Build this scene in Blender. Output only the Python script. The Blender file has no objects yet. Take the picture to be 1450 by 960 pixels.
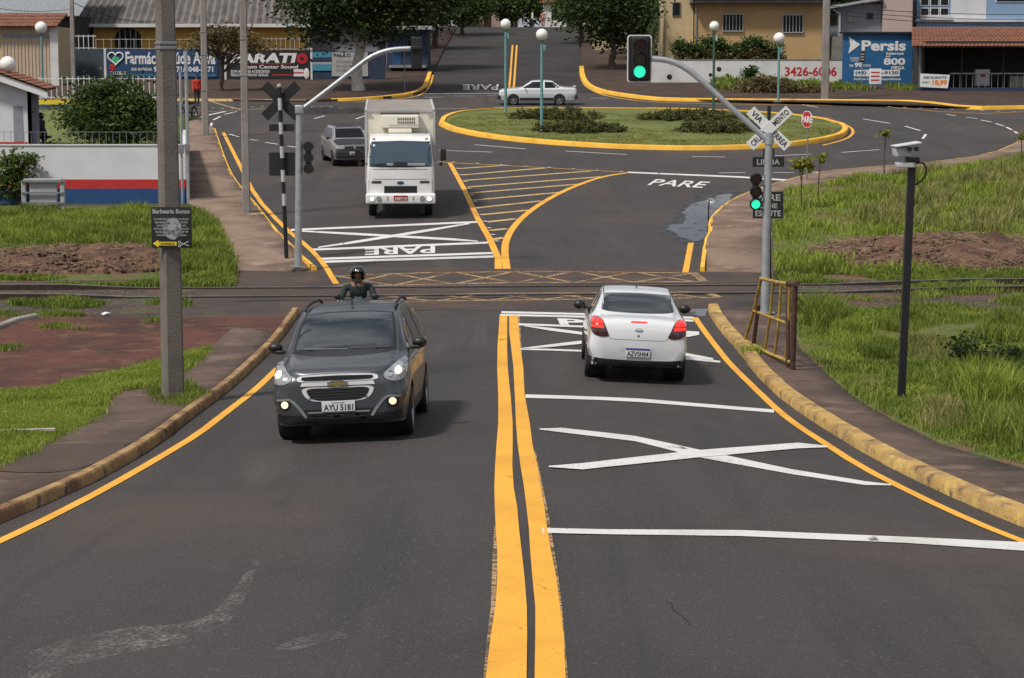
import bpy, bmesh, math, random
import numpy as np
from mathutils import Vector, Matrix, noise
from mathutils.bvhtree import BVHTree
R = math.radians
random.seed(7); rng = np.random.default_rng(7)
scene = bpy.context.scene
COL = scene.collection
# ------------------------------------------------------------------ camera
ZC, F, PITCH = 5.2, 3000.0, math.atan(380/3000.0)
cd = bpy.data.cameras.new('camera'); cam = bpy.data.objects.new('camera', cd); COL.objects.link(cam)
cam.location = (0, 0, ZC); cam.rotation_euler = (R(90)-PITCH, 0, 0)
cd.sensor_width = 36; cd.lens = F/1450*36; cd.clip_start = .5; cd.clip_end = 3000
scene.camera = cam
# ------------------------------------------------------------------ light
SUN_EL, SUN_AZ = R(56), R(228)          # azimuth clockwise from +Y: behind the camera, a little left
w = bpy.data.worlds.new('World'); scene.world = w; w.use_nodes = True
nt = w.node_tree; bg = nt.nodes['Background']
sky = nt.nodes.new('ShaderNodeTexSky'); sky.sky_type = 'NISHITA'; sky.sun_disc = False
sky.sun_elevation = SUN_EL; sky.sun_rotation = SUN_AZ; sky.dust_density = 4; sky.air_density = 1.0; sky.ozone_density = 1
# broken cloud cover: whitish cloud masses over the sky texture
tc = nt.nodes.new('ShaderNodeTexCoord'); cn = nt.nodes.new('ShaderNodeTexNoise'); cn.inputs['Scale'].default_value = 2.6
cn.inputs['Detail'].default_value = 6
cr = nt.nodes.new('ShaderNodeValToRGB'); cr.color_ramp.elements[0].position = .42; cr.color_ramp.elements[1].position = .58
cr.color_ramp.elements[0].color = (0, 0, 0, 1); cr.color_ramp.elements[1].color = (1, 1, 1, 1)
mx = nt.nodes.new('ShaderNodeMix'); mx.data_type = 'RGBA'
hs = nt.nodes.new('ShaderNodeHueSaturation'); hs.inputs['Saturation'].default_value = .7
nt.links.new(tc.outputs['Generated'], cn.inputs['Vector']); nt.links.new(cn.outputs['Fac'], cr.inputs[0])
nt.links.new(sky.outputs[0], hs.inputs['Color'])
nt.links.new(cr.outputs[0], mx.inputs[0]); nt.links.new(hs.outputs[0], mx.inputs[6]); mx.inputs[7].default_value = (9.5, 9.7, 10.2, 1)
nt.links.new(mx.outputs[2], bg.inputs['Color']); bg.inputs['Strength'].default_value = .062
sl = bpy.data.lights.new('sun', 'SUN'); sl.energy = 3.2; sl.angle = R(7); sl.color = (1, .94, .85)
so = bpy.data.objects.new('sun', sl); COL.objects.link(so)
sd = Vector((math.sin(SUN_AZ)*math.cos(SUN_EL), math.cos(SUN_AZ)*math.cos(SUN_EL), math.sin(SUN_EL)))
so.rotation_euler = sd.to_track_quat('Z', 'Y').to_euler()
scene.view_settings.view_transform = 'Standard'; scene.view_settings.look = 'None'
scene.view_settings.exposure = 0.13; scene.view_settings.gamma = 1; scene.view_settings.use_curve_mapping = False
# ------------------------------------------------------------------ terrain
KD = [-40,0,14,22,26,34,42,48,52,58,66,80,100,118,130,150,196,213,225,260,400,2500]
KZ = [3.6,1.9,1.2,.82,.63,.2,.03,0,.03,.35,.8,1.48,2.4,3.25,3.9,5.1,8.14,9.4,9.75,9.85,9.9,9.9]
TY = np.arange(-40, 420, .25); TZ = np.interp(TY, KD, KZ)
g = np.exp(-(np.arange(-12, 13)*.25/1.3)**2/2); g /= g.sum()
TZ = np.convolve(np.pad(TZ, 12, mode='edge'), g, mode='valid')
def prof(Y): return float(np.interp(Y, TY, TZ))
def hz(X, Y):
    z = prof(Y)
    c = 1.0 if Y < 38 else max(0.0, 1-(Y-38)/8)
    if c > 0:
        a = min(math.sqrt(X*X+.16)-.4, 4.8)
        z -= .045*c*a
    return z
SP, CP = math.sin(PITCH), math.cos(PITCH)
def ray(px, py):
    u = (px-725)/F; v = (480-py)/F
    return Vector((u, CP+v*SP, -SP+v*CP))          # camera forward=(0,cos,-sin), up=(0,sin,cos)
def W(px, py, d):
    r = ray(px, py); t = d/r.y
    return Vector((r.x*t, d, ZC+r.z*t))
def P(px, py, h=0.0):
    r = ray(px, py); lo = 4.0; 
    def fz(d):
        t = d/r.y; return ZC+r.z*t-hz(r.x*t, d)-h
    d = lo; step = .5
    while d < 420 and fz(d) > 0: d += step
    a, b = d-step, d
    for _ in range(30):
        m = (a+b)/2
        if fz(m) > 0: a = m
        else: b = m
    t = b/r.y
    return Vector((r.x*t, b, hz(r.x*t, b)+h))
def G(px, d):                                      # ground point under pixel column at depth d
    x = (px-725)/F*(d*CP+3*SP); 
    for _ in range(3):
        z = hz(x, d); x = (px-725)/F*(d*CP+(ZC-z)*SP)
    return Vector((x, d, hz(x, d)))
def sc_at(d): return F/d                           # px (of 1450) per metre
# ------------------------------------------------------------------ materials
MATS = {}
def mat(name, col, rough=.7, metal=0, var=0, vs=3, bump=0, bs=40, emit=0, coat=0, col2=None, spec=.5, det=6, trans=0):
    if name in MATS: return MATS[name]
    m = bpy.data.materials.new(name); m.use_nodes = True; n = m.node_tree; b = n.nodes['Principled BSDF']
    b.inputs['Base Color'].default_value = (*col, 1); b.inputs['Roughness'].default_value = rough
    b.inputs['Metallic'].default_value = metal; b.inputs['Coat Weight'].default_value = coat
    b.inputs['Specular IOR Level'].default_value = spec
    if trans: b.inputs['Transmission Weight'].default_value = trans
    if emit:
        b.inputs['Emission Color'].default_value = (*col, 1); b.inputs['Emission Strength'].default_value = emit
    geo = n.nodes.new('ShaderNodeNewGeometry')
    if var or col2:
        no = n.nodes.new('ShaderNodeTexNoise'); no.inputs['Scale'].default_value = vs; no.inputs['Detail'].default_value = det
        n.links.new(geo.outputs['Position'], no.inputs['Vector'])
        r = n.nodes.new('ShaderNodeValToRGB'); r.color_ramp.elements[0].position = .33; r.color_ramp.elements[1].position = .67
        c2 = col2 or tuple(min(1, c*(1+var)) for c in col)
        c1 = col if col2 else tuple(c*(1-var) for c in col)
        r.color_ramp.elements[0].color = (*c1, 1); r.color_ramp.elements[1].color = (*c2, 1)
        n.links.new(no.outputs['Fac'], r.inputs[0]); n.links.new(r.outputs[0], b.inputs['Base Color'])
    if bump:
        nb = n.nodes.new('ShaderNodeTexNoise'); nb.inputs['Scale'].default_value = bs; nb.inputs['Detail'].default_value = 4
        n.links.new(geo.outputs['Position'], nb.inputs['Vector'])
        bp = n.nodes.new('ShaderNodeBump'); bp.inputs['Strength'].default_value = bump; bp.inputs['Distance'].default_value = .02
        n.links.new(nb.outputs['Fac'], bp.inputs['Height']); n.links.new(bp.outputs[0], b.inputs['Normal'])
    MATS[name] = m
    return m
def layered(name, layers, rough=.9, bump=.3, bs=30, ani=None):
    """base colour built from several noise layers: [(color, scale, lo, hi, seed)] first is the base"""
    if name in MATS: return MATS[name]
    m = bpy.data.materials.new(name); m.use_nodes = True; n = m.node_tree; b = n.nodes['Principled BSDF']
    b.inputs['Roughness'].default_value = rough; b.inputs['Specular IOR Level'].default_value = .35
    geo = n.nodes.new('ShaderNodeNewGeometry'); cur = None
    rgb = n.nodes.new('ShaderNodeRGB'); rgb.outputs[0].default_value = (*layers[0][0], 1); cur = rgb.outputs[0]
    for lay in layers[1:]:
        (c, s, lo, hi, seed) = lay[:5]; la_ = lay[5] if len(lay) > 5 else ani
        mp = n.nodes.new('ShaderNodeMapping'); mp.inputs['Location'].default_value = (seed, seed*2, 0)
        if la_: mp.inputs['Scale'].default_value = la_
        n.links.new(geo.outputs['Position'], mp.inputs['Vector'])
        no = n.nodes.new('ShaderNodeTexNoise'); no.inputs['Scale'].default_value = s; no.inputs['Detail'].default_value = 8; no.inputs['Roughness'].default_value = .6
        n.links.new(mp.outputs[0], no.inputs['Vector'])
        mr = n.nodes.new('ShaderNodeMapRange'); mr.inputs['From Min'].default_value = lo; mr.inputs['From Max'].default_value = hi
        mr.interpolation_type = 'SMOOTHSTEP'
        n.links.new(no.outputs['Fac'], mr.inputs['Value'])
        mi = n.nodes.new('ShaderNodeMix'); mi.data_type = 'RGBA'
        n.links.new(mr.outputs[0], mi.inputs[0]); n.links.new(cur, mi.inputs[6]); mi.inputs[7].default_value = (*c, 1)
        cur = mi.outputs[2]
    n.links.new(cur, b.inputs['Base Color'])
    if bump:
        nb = n.nodes.new('ShaderNodeTexNoise'); nb.inputs['Scale'].default_value = bs; nb.inputs['Detail'].default_value = 5
        n.links.new(geo.outputs['Position'], nb.inputs['Vector'])
        bp = n.nodes.new('ShaderNodeBump'); bp.inputs['Strength'].default_value = bump; bp.inputs['Distance'].default_value = .03
        n.links.new(nb.outputs['Fac'], bp.inputs['Height']); n.links.new(bp.outputs[0], b.inputs['Normal'])
    MATS[name] = m; return m
def wear(name, spec):
    """worn paint: noise layers eat holes through the thin coat so the asphalt shows; spec [(scale, lo, hi, seed, stretch)]"""
    m = MATS[name]; n = m.node_tree; b = n.nodes['Principled BSDF']; geo = n.nodes.new('ShaderNodeNewGeometry'); cur = None
    for (s, lo, hi, seed, an) in spec:
        mp = n.nodes.new('ShaderNodeMapping'); mp.inputs['Location'].default_value = (seed, seed, 0); mp.inputs['Scale'].default_value = an
        n.links.new(geo.outputs['Position'], mp.inputs['Vector']); no = n.nodes.new('ShaderNodeTexNoise'); no.inputs['Scale'].default_value = s; no.inputs['Detail'].default_value = 6; no.inputs['Roughness'].default_value = .65
        n.links.new(mp.outputs[0], no.inputs['Vector']); mr = n.nodes.new('ShaderNodeMapRange'); mr.inputs['From Min'].default_value = lo; mr.inputs['From Max'].default_value = hi
        n.links.new(no.outputs['Fac'], mr.inputs['Value'])
        if cur is None: cur = mr.outputs[0]
        else:
            mu = n.nodes.new('ShaderNodeMath'); mu.operation = 'MULTIPLY'; n.links.new(cur, mu.inputs[0]); n.links.new(mr.outputs[0], mu.inputs[1]); cur = mu.outputs[0]
    n.links.new(cur, b.inputs['Alpha'])
def leafmat(name, c1, c2, c3, rough=.55):
    if name in MATS: return MATS[name]
    m = bpy.data.materials.new(name); m.use_nodes = True; n = m.node_tree; b = n.nodes['Principled BSDF']
    b.inputs['Roughness'].default_value = rough; b.inputs['Specular IOR Level'].default_value = .3
    geo = n.nodes.new('ShaderNodeNewGeometry'); r = n.nodes.new('ShaderNodeValToRGB')
    r.color_ramp.elements[0].color = (*c1, 1); r.color_ramp.elements[1].color = (*c3, 1)
    e = r.color_ramp.elements.new(.5); e.color = (*c2, 1)
    no = n.nodes.new('ShaderNodeTexNoise'); no.inputs['Scale'].default_value = 1.1; no.inputs['Detail'].default_value = 3
    n.links.new(geo.outputs['Position'], no.inputs['Vector'])
    ad = n.nodes.new('ShaderNodeMath'); ad.operation = 'MULTIPLY_ADD'; ad.inputs[1].default_value = .45
    ma = n.nodes.new('ShaderNodeMapRange'); ma.inputs['From Min'].default_value = .3; ma.inputs['From Max'].default_value = .7
    ma.inputs['To Max'].default_value = .55
    n.links.new(no.outputs['Fac'], ma.inputs['Value'])
    n.links.new(geo.outputs['Random Per Island'], ad.inputs[0]); n.links.new(ma.outputs[0], ad.inputs[2])
    n.links.new(ad.outputs[0], r.inputs[0]); n.links.new(r.outputs[0], b.inputs['Base Color'])
    tr = n.nodes.new('ShaderNodeBsdfTranslucent'); n.links.new(r.outputs[0], tr.inputs['Color'])
    mi = n.nodes.new('ShaderNodeMixShader'); mi.inputs[0].default_value = .3
    out = n.nodes['Material Output']
    n.links.new(b.outputs[0], mi.inputs[1]); n.links.new(tr.outputs[0], mi.inputs[2]); n.links.new(mi.outputs[0], out.inputs['Surface'])
    MATS[name] = m; return m
def M(n): return MATS[n]
layered('asphalt', [((.054,.048,.047),), ((.042,.038,.038), .35, .4, .65, 3), ((.076,.056,.049), .13, .48, .70, 11), ((.040,.037,.037), 1.1, .48, .66, 31, (1, .07, 1)), ((.072,.064,.060), .8, .56, .72, 37, (1, .10, 1)), ((.024,.023,.023), 1.3, .66, .8, 8), ((.15,.135,.13), 38, .57, .70, 5), ((.020,.019,.019), 45, .58, .74, 25)], rough=.74, bump=.6, bs=55)
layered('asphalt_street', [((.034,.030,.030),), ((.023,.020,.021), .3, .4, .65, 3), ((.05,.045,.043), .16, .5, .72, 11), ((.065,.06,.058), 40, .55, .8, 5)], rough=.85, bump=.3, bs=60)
layered('dirty_asphalt', [((.075,.052,.044),), ((.05,.042,.040), .5, .4, .6, 3), ((.10,.06,.045), .9, .5, .7, 9), ((.13,.09,.07), 20, .6, .8, 5)], rough=.9)
layered('red_soil', [((.105,.040,.028),), ((.052,.024,.019), .5, .4, .65, 3), ((.15,.072,.048), 1.6, .5, .7, 9), ((.22,.15,.11), 14, .60, .78, 5), ((.07,.09,.025), .8, .60, .72, 21), ((.045,.030,.026), 5, .56, .7, 33)], rough=.95, bump=.8, bs=14)
layered('dark_soil', [((.062,.036,.029),), ((.038,.026,.022), .5, .4, .65, 3), ((.095,.055,.042), 1.2, .52, .7, 9), ((.15,.11,.09), 9, .62, .8, 5), ((.05,.06,.02), .5, .6, .72, 21)], rough=.95, bump=.6, bs=10)
layered('heap_soil', [((.13,.068,.045),), ((.065,.034,.025), 1.4, .42, .6, 3), ((.19,.125,.085), 2.6, .52, .7, 9), ((.26,.19,.13), 12, .58, .75, 5)], rough=.95, bump=1.0, bs=14)
layered('kerb_brown', [((.38,.25,.11),), ((.22,.12,.065), 1.6, .4, .65, 3), ((.50,.33,.11), 3, .54, .72, 9), ((.10,.06,.045), 4, .54, .68, 5)], rough=.9, bump=.7, bs=25)
layered('paving', [((.225,.160,.122),), ((.14,.092,.070), .5, .42, .65, 3), ((.29,.215,.165), 1.2, .52, .72, 9), ((.08,.052,.042), 3, .6, .8, 5), ((.10,.07,.055), 22, .56, .72, 15)], rough=.92, bump=.4, bs=30)
layered('walk_dark', [((.112,.076,.060),), ((.075,.052,.043), .6, .42, .62, 3), ((.17,.122,.094), 1.0, .52, .68, 9), ((.045,.036,.033), 2.4, .58, .72, 5), ((.21,.16,.13), 20, .60, .75, 19)], rough=.92, bump=.5, bs=30)
layered('ground_grass', [((.10,.125,.03),), ((.07,.10,.022), .4, .4, .6, 3), ((.16,.14,.05), .9, .52, .7, 9), ((.15,.08,.055), .7, .50, .62, 15), ((.045,.06,.018), 9, .52, .62, 17), ((.20,.17,.07), 14, .56, .66, 27)], rough=.95, bump=.8, bs=20)
layered('lawn', [((.135,.16,.042),), ((.10,.13,.035), .5, .4, .6, 3), ((.19,.17,.06), 1.5, .52, .7, 9), ((.07,.095,.025), 10, .52, .64, 17), ((.22,.20,.08), 16, .56, .68, 27)], rough=.95, bump=.7, bs=20)
layered('rail_bed', [((.085,.06,.05),), ((.05,.04,.036), 1, .4, .6, 3), ((.065,.085,.028), .7, .53, .62, 9), ((.13,.06,.04), .5, .52, .64, 19), ((.03,.025,.022), 6, .52, .62, 25), ((.24,.19,.16), 13, .56, .68, 5)], rough=.95, bump=1.0, bs=16)
layered('yellow_paint', [((.80,.41,.045),), ((.70,.33,.035), .9, .4, .7, 3), ((.52,.30,.10), 9, .66, .82, 9)], rough=.6, bump=.1)
layered('tan_paint', [((.60,.42,.18),), ((.45,.30,.14), 2.5, .48, .7, 3), ((.72,.45,.12), 1, .5, .7, 9)], rough=.7, bump=.1)
layered('worn_tan', [((.44,.30,.15),), ((.24,.15,.09), 1.1, .46, .66, 3), ((.45,.22,.13), .7, .55, .7, 9), ((.08,.06,.055), 9, .55, .75, 6)], rough=.8, bump=.1)
layered('white_paint', [((.66,.66,.65),), ((.55,.54,.52), 1.4, .45, .7, 3), ((.28,.26,.25), 12, .68, .85, 9)], rough=.6, bump=.1)
layered('faded_white', [((.33,.32,.31),), ((.26,.25,.24), 4, .45, .7, 3)], rough=.8, bump=0)
wear('faded_white', [(30, .42, .78, 3, (1, .8, 1)), (1.5, .34, .56, 9, (1, 1, 1)), (6, .38, .55, 19, (1, .5, 1))])
wear('white_paint', [(30, .28, .40, 3, (1, .5, 1)), (3.2, .27, .36, 9, (1, .3, 1))])
wear('yellow_paint', [(30, .25, .37, 13, (1, .5, 1)), (3.2, .25, .34, 29, (1, .3, 1))])
wear('tan_paint', [(20, .34, .48, 13, (1, .5, 1)), (2.2, .28, .38, 29, (1, 1, 1))])
wear('worn_tan', [(16, .38, .52, 13, (1, 1, 1)), (1.6, .34, .48, 29, (1, 1, 1))])
layered('kerb_old', [((.46,.30,.10),), ((.30,.19,.09), 1.6, .4, .65, 3), ((.60,.42,.13), 3, .5, .7, 9), ((.13,.075,.05), 4, .54, .68, 5), ((.22,.17,.13), 14, .58, .72, 15)], rough=.9, bump=.7, bs=25)
layered('kerb_new', [((.80,.46,.06),), ((.66,.36,.05), 1.0, .45, .7, 3), ((.42,.27,.09), 6, .70, .85, 9)], rough=.8, bump=.4, bs=25)
layered('concrete', [((.21,.195,.18),), ((.15,.135,.125), 2.0, .4, .65, 3), ((.27,.25,.235), 5, .55, .75, 9)], rough=.9, bump=.4, bs=40)
layered('concrete_pole', [((.175,.158,.143),), ((.13,.115,.103), 2.0, .4, .65, 3), ((.18,.16,.145), 5, .55, .75, 9)], rough=.9, bump=.4, bs=40)
layered('concrete_light', [((.27,.25,.235),), ((.20,.18,.17), 1.0, .4, .65, 3), ((.34,.32,.30), 5, .55, .75, 9)], rough=.9, bump=.3, bs=40)
layered('old_white', [((.62,.62,.62),), ((.50,.50,.50), .7, .45, .7, 3), ((.30,.27,.25), 2.6, .63, .78, 9)], rough=.9, bump=.2)
mat('wall_white', (.60,.61,.64), .85, var=.06, vs=1.2)
mat('wall_red', (.45,.025,.02), .8, var=.1)
mat('wall_blue', (.012,.06,.17), .8, var=.15)
mat('tan_wall', (.43,.29,.14), .9, var=.07, vs=.8)
mat('yellow_wall', (.55,.34,.08), .9, var=.07, vs=.8)
mat('cream_wall', (.50,.40,.24), .9, var=.07)
mat('grey_wall', (.24,.26,.30), .9, var=.08)
mat('pink_wall', (.45,.36,.32), .9, var=.05)
mat('lightblue_wall', (.22,.33,.50), .9, var=.06)
mat('dark_blue', (.02,.035,.075), .8, var=.2)
mat('slate_wall', (.045,.065,.085), .9, var=.2)
mat('black_sign', (.012,.013,.016), .6, var=.2)
mat('navy_sign', (.012,.05,.13), .6, var=.15)
mat('sign_blue', (.012,.10,.25), .6, var=.08)
mat('sign_teal', (.05,.25,.38), .6, var=.1)
mat('sign_white', (.70,.70,.70), .5)
mat('sign_grey', (.36,.36,.35), .7, var=.1)
mat('sign_red', (.42,.02,.03), .45)
mat('sign_green', (.06,.4,.2), .6)
mat('sign_yellow', (.72,.55,.03), .6)
mat('text_black', (.01,.01,.01), .6)
mat('dark_void', (.008,.008,.010), .8)
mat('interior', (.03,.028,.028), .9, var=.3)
mat('clay', (.26,.10,.055), .85, col2=(.13,.06,.04), vs=3, bump=.3)
mat('fibre_roof', (.17,.155,.15), .9, col2=(.10,.09,.088), vs=1.2, bump=.2)
mat('zinc_roof', (.36,.38,.41), .6, metal=.2, var=.1)
mat('galvanised', (.42,.45,.48), .42, metal=.55, var=.12, vs=6)
mat('grey_metal', (.22,.23,.24), .5, metal=.3, var=.15)
mat('black_metal', (.012,.013,.017), .4)
mat('black_plastic', (.012,.012,.013), .45)
mat('white_metal', (.62,.63,.64), .45, var=.05)
mat('white_steel', (.45,.46,.48), .5, var=.05)
mat('aqua_metal', (.12,.28,.28), .55, var=.15)
mat('green_metal', (.03,.10,.07), .55, var=.15)
mat('globe', (.80,.80,.79), .25)
mat('rust', (.10,.045,.028), .9, col2=(.05,.028,.022), vs=8, bump=.5)
mat('rusty_rail', (.055,.035,.030), .55, metal=.4, var=.3, vs=6)
mat('rail_top', (.42,.39,.37), .3, metal=.9, var=.2, vs=6)
mat('old_yellow', (.45,.32,.05), .8, col2=(.28,.16,.05), vs=5, bump=.3)
mat('tyre', (.014,.014,.015), .85, var=.2, vs=20)
mat('rim', (.32,.33,.35), .3, metal=.8)
mat('chrome', (.75,.76,.78), .14, metal=1)
mat('chrome_bright', (.80,.81,.83), .3, metal=.35)
mat('glass_dark', (.016,.022,.028), .04, spec=.8, coat=1)
mat('glass_blue', (.02,.05,.08), .04, spec=.8, coat=.6)
mat('window_glass', (.010,.012,.015), .18, spec=.3)
mat('paint_graphite', (.085,.093,.106), .34, metal=.55, coat=.35)
mat('paint_white', (.66,.68,.71), .3, coat=1)
mat('paint_truck', (.74,.74,.75), .4, coat=.3, var=.03)
mat('box_cream', (.70,.67,.57), .6, var=.06, vs=1.5)
mat('box_roof', (.26,.235,.215), .75, var=.15, vs=1.3)
mat('paint_silver', (.70,.72,.76), .3, metal=.15, coat=1)
mat('paint_grey_hatch', (.24,.24,.25), .35, metal=.2, coat=.8)
mat('matt_grey', (.035,.035,.04), .75, spec=.25)
mat('lamp_glass', (.24,.26,.28), .08, spec=.9, coat=1)
mat('lamp_lit', (1,.80,.55), .3, emit=.75)
mat('lamp_lit_white', (1,.93,.78), .3, emit=1.3)
mat('tail_red', (.85,.03,.02), .25, emit=.75)
mat('tail_dark', (.05,.012,.014), .15, coat=1)
mat('amber', (.6,.2,.02), .3)
mat('green_light', (.03,.75,.45), .3, emit=1.0)
mat('plate_white', (.55,.56,.58), .5)
mat('plate_red', (.35,.02,.02), .5)
mat('plate_blue', (.02,.05,.25), .5)
mat('skin', (.20,.10,.065), .6)
mat('hair', (.012,.010,.009), .6)
mat('bark', (.075,.055,.042), .95, var=.3, vs=8, bump=.8, bs=30)
mat('white_bark', (.48,.46,.42), .95, var=.15, vs=5, bump=.5, bs=20)
mat('wood', (.36,.33,.28), .9, var=.2, vs=6)
mat('water', (.012,.013,.014), .02, spec=1.0)
wear('water', [(2.6, .36, .42, 4, (1, 1, 1))])
layered('wet_asphalt', [((.022,.02,.02),), ((.034,.03,.029), 2, .4, .65, 3)], rough=.28, bump=.15, bs=55)
wear('wet_asphalt', [(3.0, .36, .5, 8, (1, 1, 1))])
mat('rubble_brown', (.12,.075,.055), .95, var=.5, vs=6, bump=.8)
mat('straw', (.26,.19,.11), .95, var=.3, vs=6)
leafmat('leaf_dark', (.012,.022,.008), (.028,.050,.013), (.075,.115,.025))
leafmat('leaf_mid', (.018,.036,.010), (.045,.085,.018), (.13,.17,.035))
leafmat('leaf_bright', (.03,.06,.012), (.075,.12,.02), (.16,.21,.05))
leafmat('leaf_dry', (.08,.06,.03), (.13,.10,.045), (.16,.12,.06))
leafmat('leaf_yellow', (.08,.12,.02), (.20,.22,.03), (.36,.34,.06))
leafmat('grass_blade', (.08,.12,.02), (.17,.23,.036), (.30,.33,.07), .7)
leafmat('grass_bright', (.13,.19,.025), (.25,.32,.045), (.37,.41,.09), .7)
leafmat('grass_dry', (.15,.18,.045), (.26,.27,.08), (.38,.34,.15), .7)
leafmat('hedge_leaf', (.04,.05,.015), (.085,.09,.028), (.14,.12,.05), .7)
# ------------------------------------------------------------------ object helpers
def tag(o, label=None, cat=None, group=None, kind=None):
    if label: o['label'] = label
    if cat: o['category'] = cat
    if group: o['group'] = group
    if kind: o['kind'] = kind
    return o
def thing(name, label, cat, loc=(0,0,0), rotz=0, group=None):
    o = bpy.data.objects.new(name, None); COL.objects.link(o); o.location = loc; o.rotation_euler = (0, 0, rotz)
    o.empty_display_size = .2
    return tag(o, label, cat, group)
class MB:
    def __init__(s): s.v = []; s.f = []; s.sm = []
    def add(s, vs, fs, smooth=False):
        b = len(s.v); s.v += [tuple(v) for v in vs]; s.f += [tuple(i+b for i in f) for f in fs]; s.sm += [smooth]*len(fs); return s
    def addbm(s, bm, smooth=False, mtx=None):
        bm.verts.index_update()
        s.add([(mtx @ v.co) if mtx else v.co for v in bm.verts], [[v.index for v in f.verts] for f in bm.faces], smooth); bm.free(); return s
    def box(s, c, size, rz=0, bev=0, rx=0, ry=0):
        m = Matrix.Translation(c) @ Matrix.Rotation(rz, 4, 'Z') @ Matrix.Rotation(ry, 4, 'Y') @ Matrix.Rotation(rx, 4, 'X') @ Matrix.Diagonal((*size, 1))
        if not bev:
            h = .5
            vs = [m @ Vector(p) for p in [(-h,-h,-h),(h,-h,-h),(h,h,-h),(-h,h,-h),(-h,-h,h),(h,-h,h),(h,h,h),(-h,h,h)]]
            return s.add(vs, [(0,3,2,1),(4,5,6,7),(0,1,5,4),(1,2,6,5),(2,3,7,6),(3,0,4,7)])
        bm = bmesh.new(); bmesh.ops.create_cube(bm, size=1, matrix=m)
        bmesh.ops.bevel(bm, geom=list(bm.edges), offset=bev, segments=3, affect='EDGES', profile=.6)
        return s.addbm(bm, True)
    def span(s, a, b, bev=0):                      # axis aligned box from corner to corner
        return s.box([(a[i]+b[i])/2 for i in range(3)], [abs(b[i]-a[i]) for i in range(3)], bev=bev)
    def tube(s, p0, p1, r0, r1=None, n=12, cap=True):
        return s.path([p0, p1], [r0, r0 if r1 is None else r1], n, cap)
    def path(s, pts, rad, n=10, cap=True, flat=None):
        pts = [Vector(p) for p in pts]; k = len(pts)
        if not isinstance(rad, (list, tuple)): rad = [rad]*k
        vs = []; fs = []; up = None
        for i, p in enumerate(pts):
            t = (pts[min(i+1, k-1)]-pts[max(i-1, 0)]).normalized()
            if up is None: up = Vector((0,0,1)) if abs(t.z) < .9 else Vector((1,0,0))
            a = t.cross(up).normalized(); up = a.cross(t).normalized()
            for j in range(n):
                q = 2*math.pi*j/n; vs.append(p+a*math.cos(q)*rad[i]+up*math.sin(q)*rad[i])
        for i in range(k-1):
            for j in range(n):
                j2 = (j+1) % n; fs.append((i*n+j, i*n+j2, (i+1)*n+j2, (i+1)*n+j))
        s.add(vs, fs, True)
        if cap: s.add(vs[:n], [tuple(range(n))[::-1]]); s.add(vs[-n:], [tuple(range(n))])
        return s
    def ball(s, c, r, n=16, sc=(1,1,1), rz=0, rx=0):
        bm = bmesh.new(); bmesh.ops.create_uvsphere(bm, u_segments=n, v_segments=max(6, n*2//3), radius=1)
        m = Matrix.Translation(c) @ Matrix.Rotation(rz, 4, 'Z') @ Matrix.Rotation(rx, 4, 'X') @ Matrix.Diagonal((r*sc[0], r*sc[1], r*sc[2], 1))
        return s.addbm(bm, True, m)
    def disc(s, c, nrm, r0, r1, dep, n=24):        # washer / disc of thickness dep, axis nrm
        q = Vector(nrm).to_track_quat('Z', 'Y').to_matrix().to_4x4(); m = Matrix.Translation(c) @ q
        prof = [(r0, -dep/2), (r1, -dep/2), (r1, dep/2), (r0, dep/2)]
        return s.lathe(prof, m, n, closed=True)
    def lathe(s, prof, m=Matrix(), n=24, closed=False):
        k = len(prof); vs = []; fs = []
        for j in range(n):
            a = 2*math.pi*j/n
            for (r, z) in prof: vs.append(m @ Vector((r*math.cos(a), r*math.sin(a), z)))
        for j in range(n):
            j2 = (j+1) % n
            for i in range(k if closed else k-1):
                i2 = (i+1) % k; fs.append((j*k+i, j2*k+i, j2*k+i2, j*k+i2))
        return s.add(vs, fs, True)
    def prism(s, poly, vec):                       # poly: 3D points, extruded by vec
        n = len(poly); a = [Vector(p) for p in poly]; b = [p+Vector(vec) for p in a]
        return s.add(a+b, [tuple(range(n))[::-1], tuple(range(n, 2*n))]+[(i, (i+1) % n, n+(i+1) % n, n+i) for i in range(n)])
    def quad(s, a, b, c, d): return s.add([a, b, c, d], [(0,1,2,3)])
    def build(s, name, m, parent=None, world=False, loc=None):
        me = bpy.data.meshes.new(name); off = Vector((0,0,0))
        if world and parent is not None:
            off = Vector(parent.location)
            q = parent.parent
            while q is not None: off = off+Vector(q.location); q = q.parent
        if loc is not None: off = Vector(loc)
        vs = [(v[0]-off.x, v[1]-off.y, v[2]-off.z) for v in s.v]
        me.from_pydata(vs, [], s.f); me.polygons.foreach_set('use_smooth', s.sm)
        if isinstance(m, str): m = MATS[m]
        me.materials.append(m)
        bm = bmesh.new(); bm.from_mesh(me); bmesh.ops.recalc_face_normals(bm, faces=bm.faces); bm.to_mesh(me); bm.free()
        me.update()
        o = bpy.data.objects.new(name, me); COL.objects.link(o)
        if parent is not None: o.parent = parent
        if loc is not None: o.location = loc
        if any(s.sm):
            try: me.set_sharp_from_angle(angle=R(40))
            except Exception: pass
        return o
def copy_tree(o, parent=None):
    c = o.copy(); COL.objects.link(c); c.parent = parent
    for ch in [x for x in bpy.data.objects if x.parent == o]: copy_tree(ch, c)
    return c
_tc = {}
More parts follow.
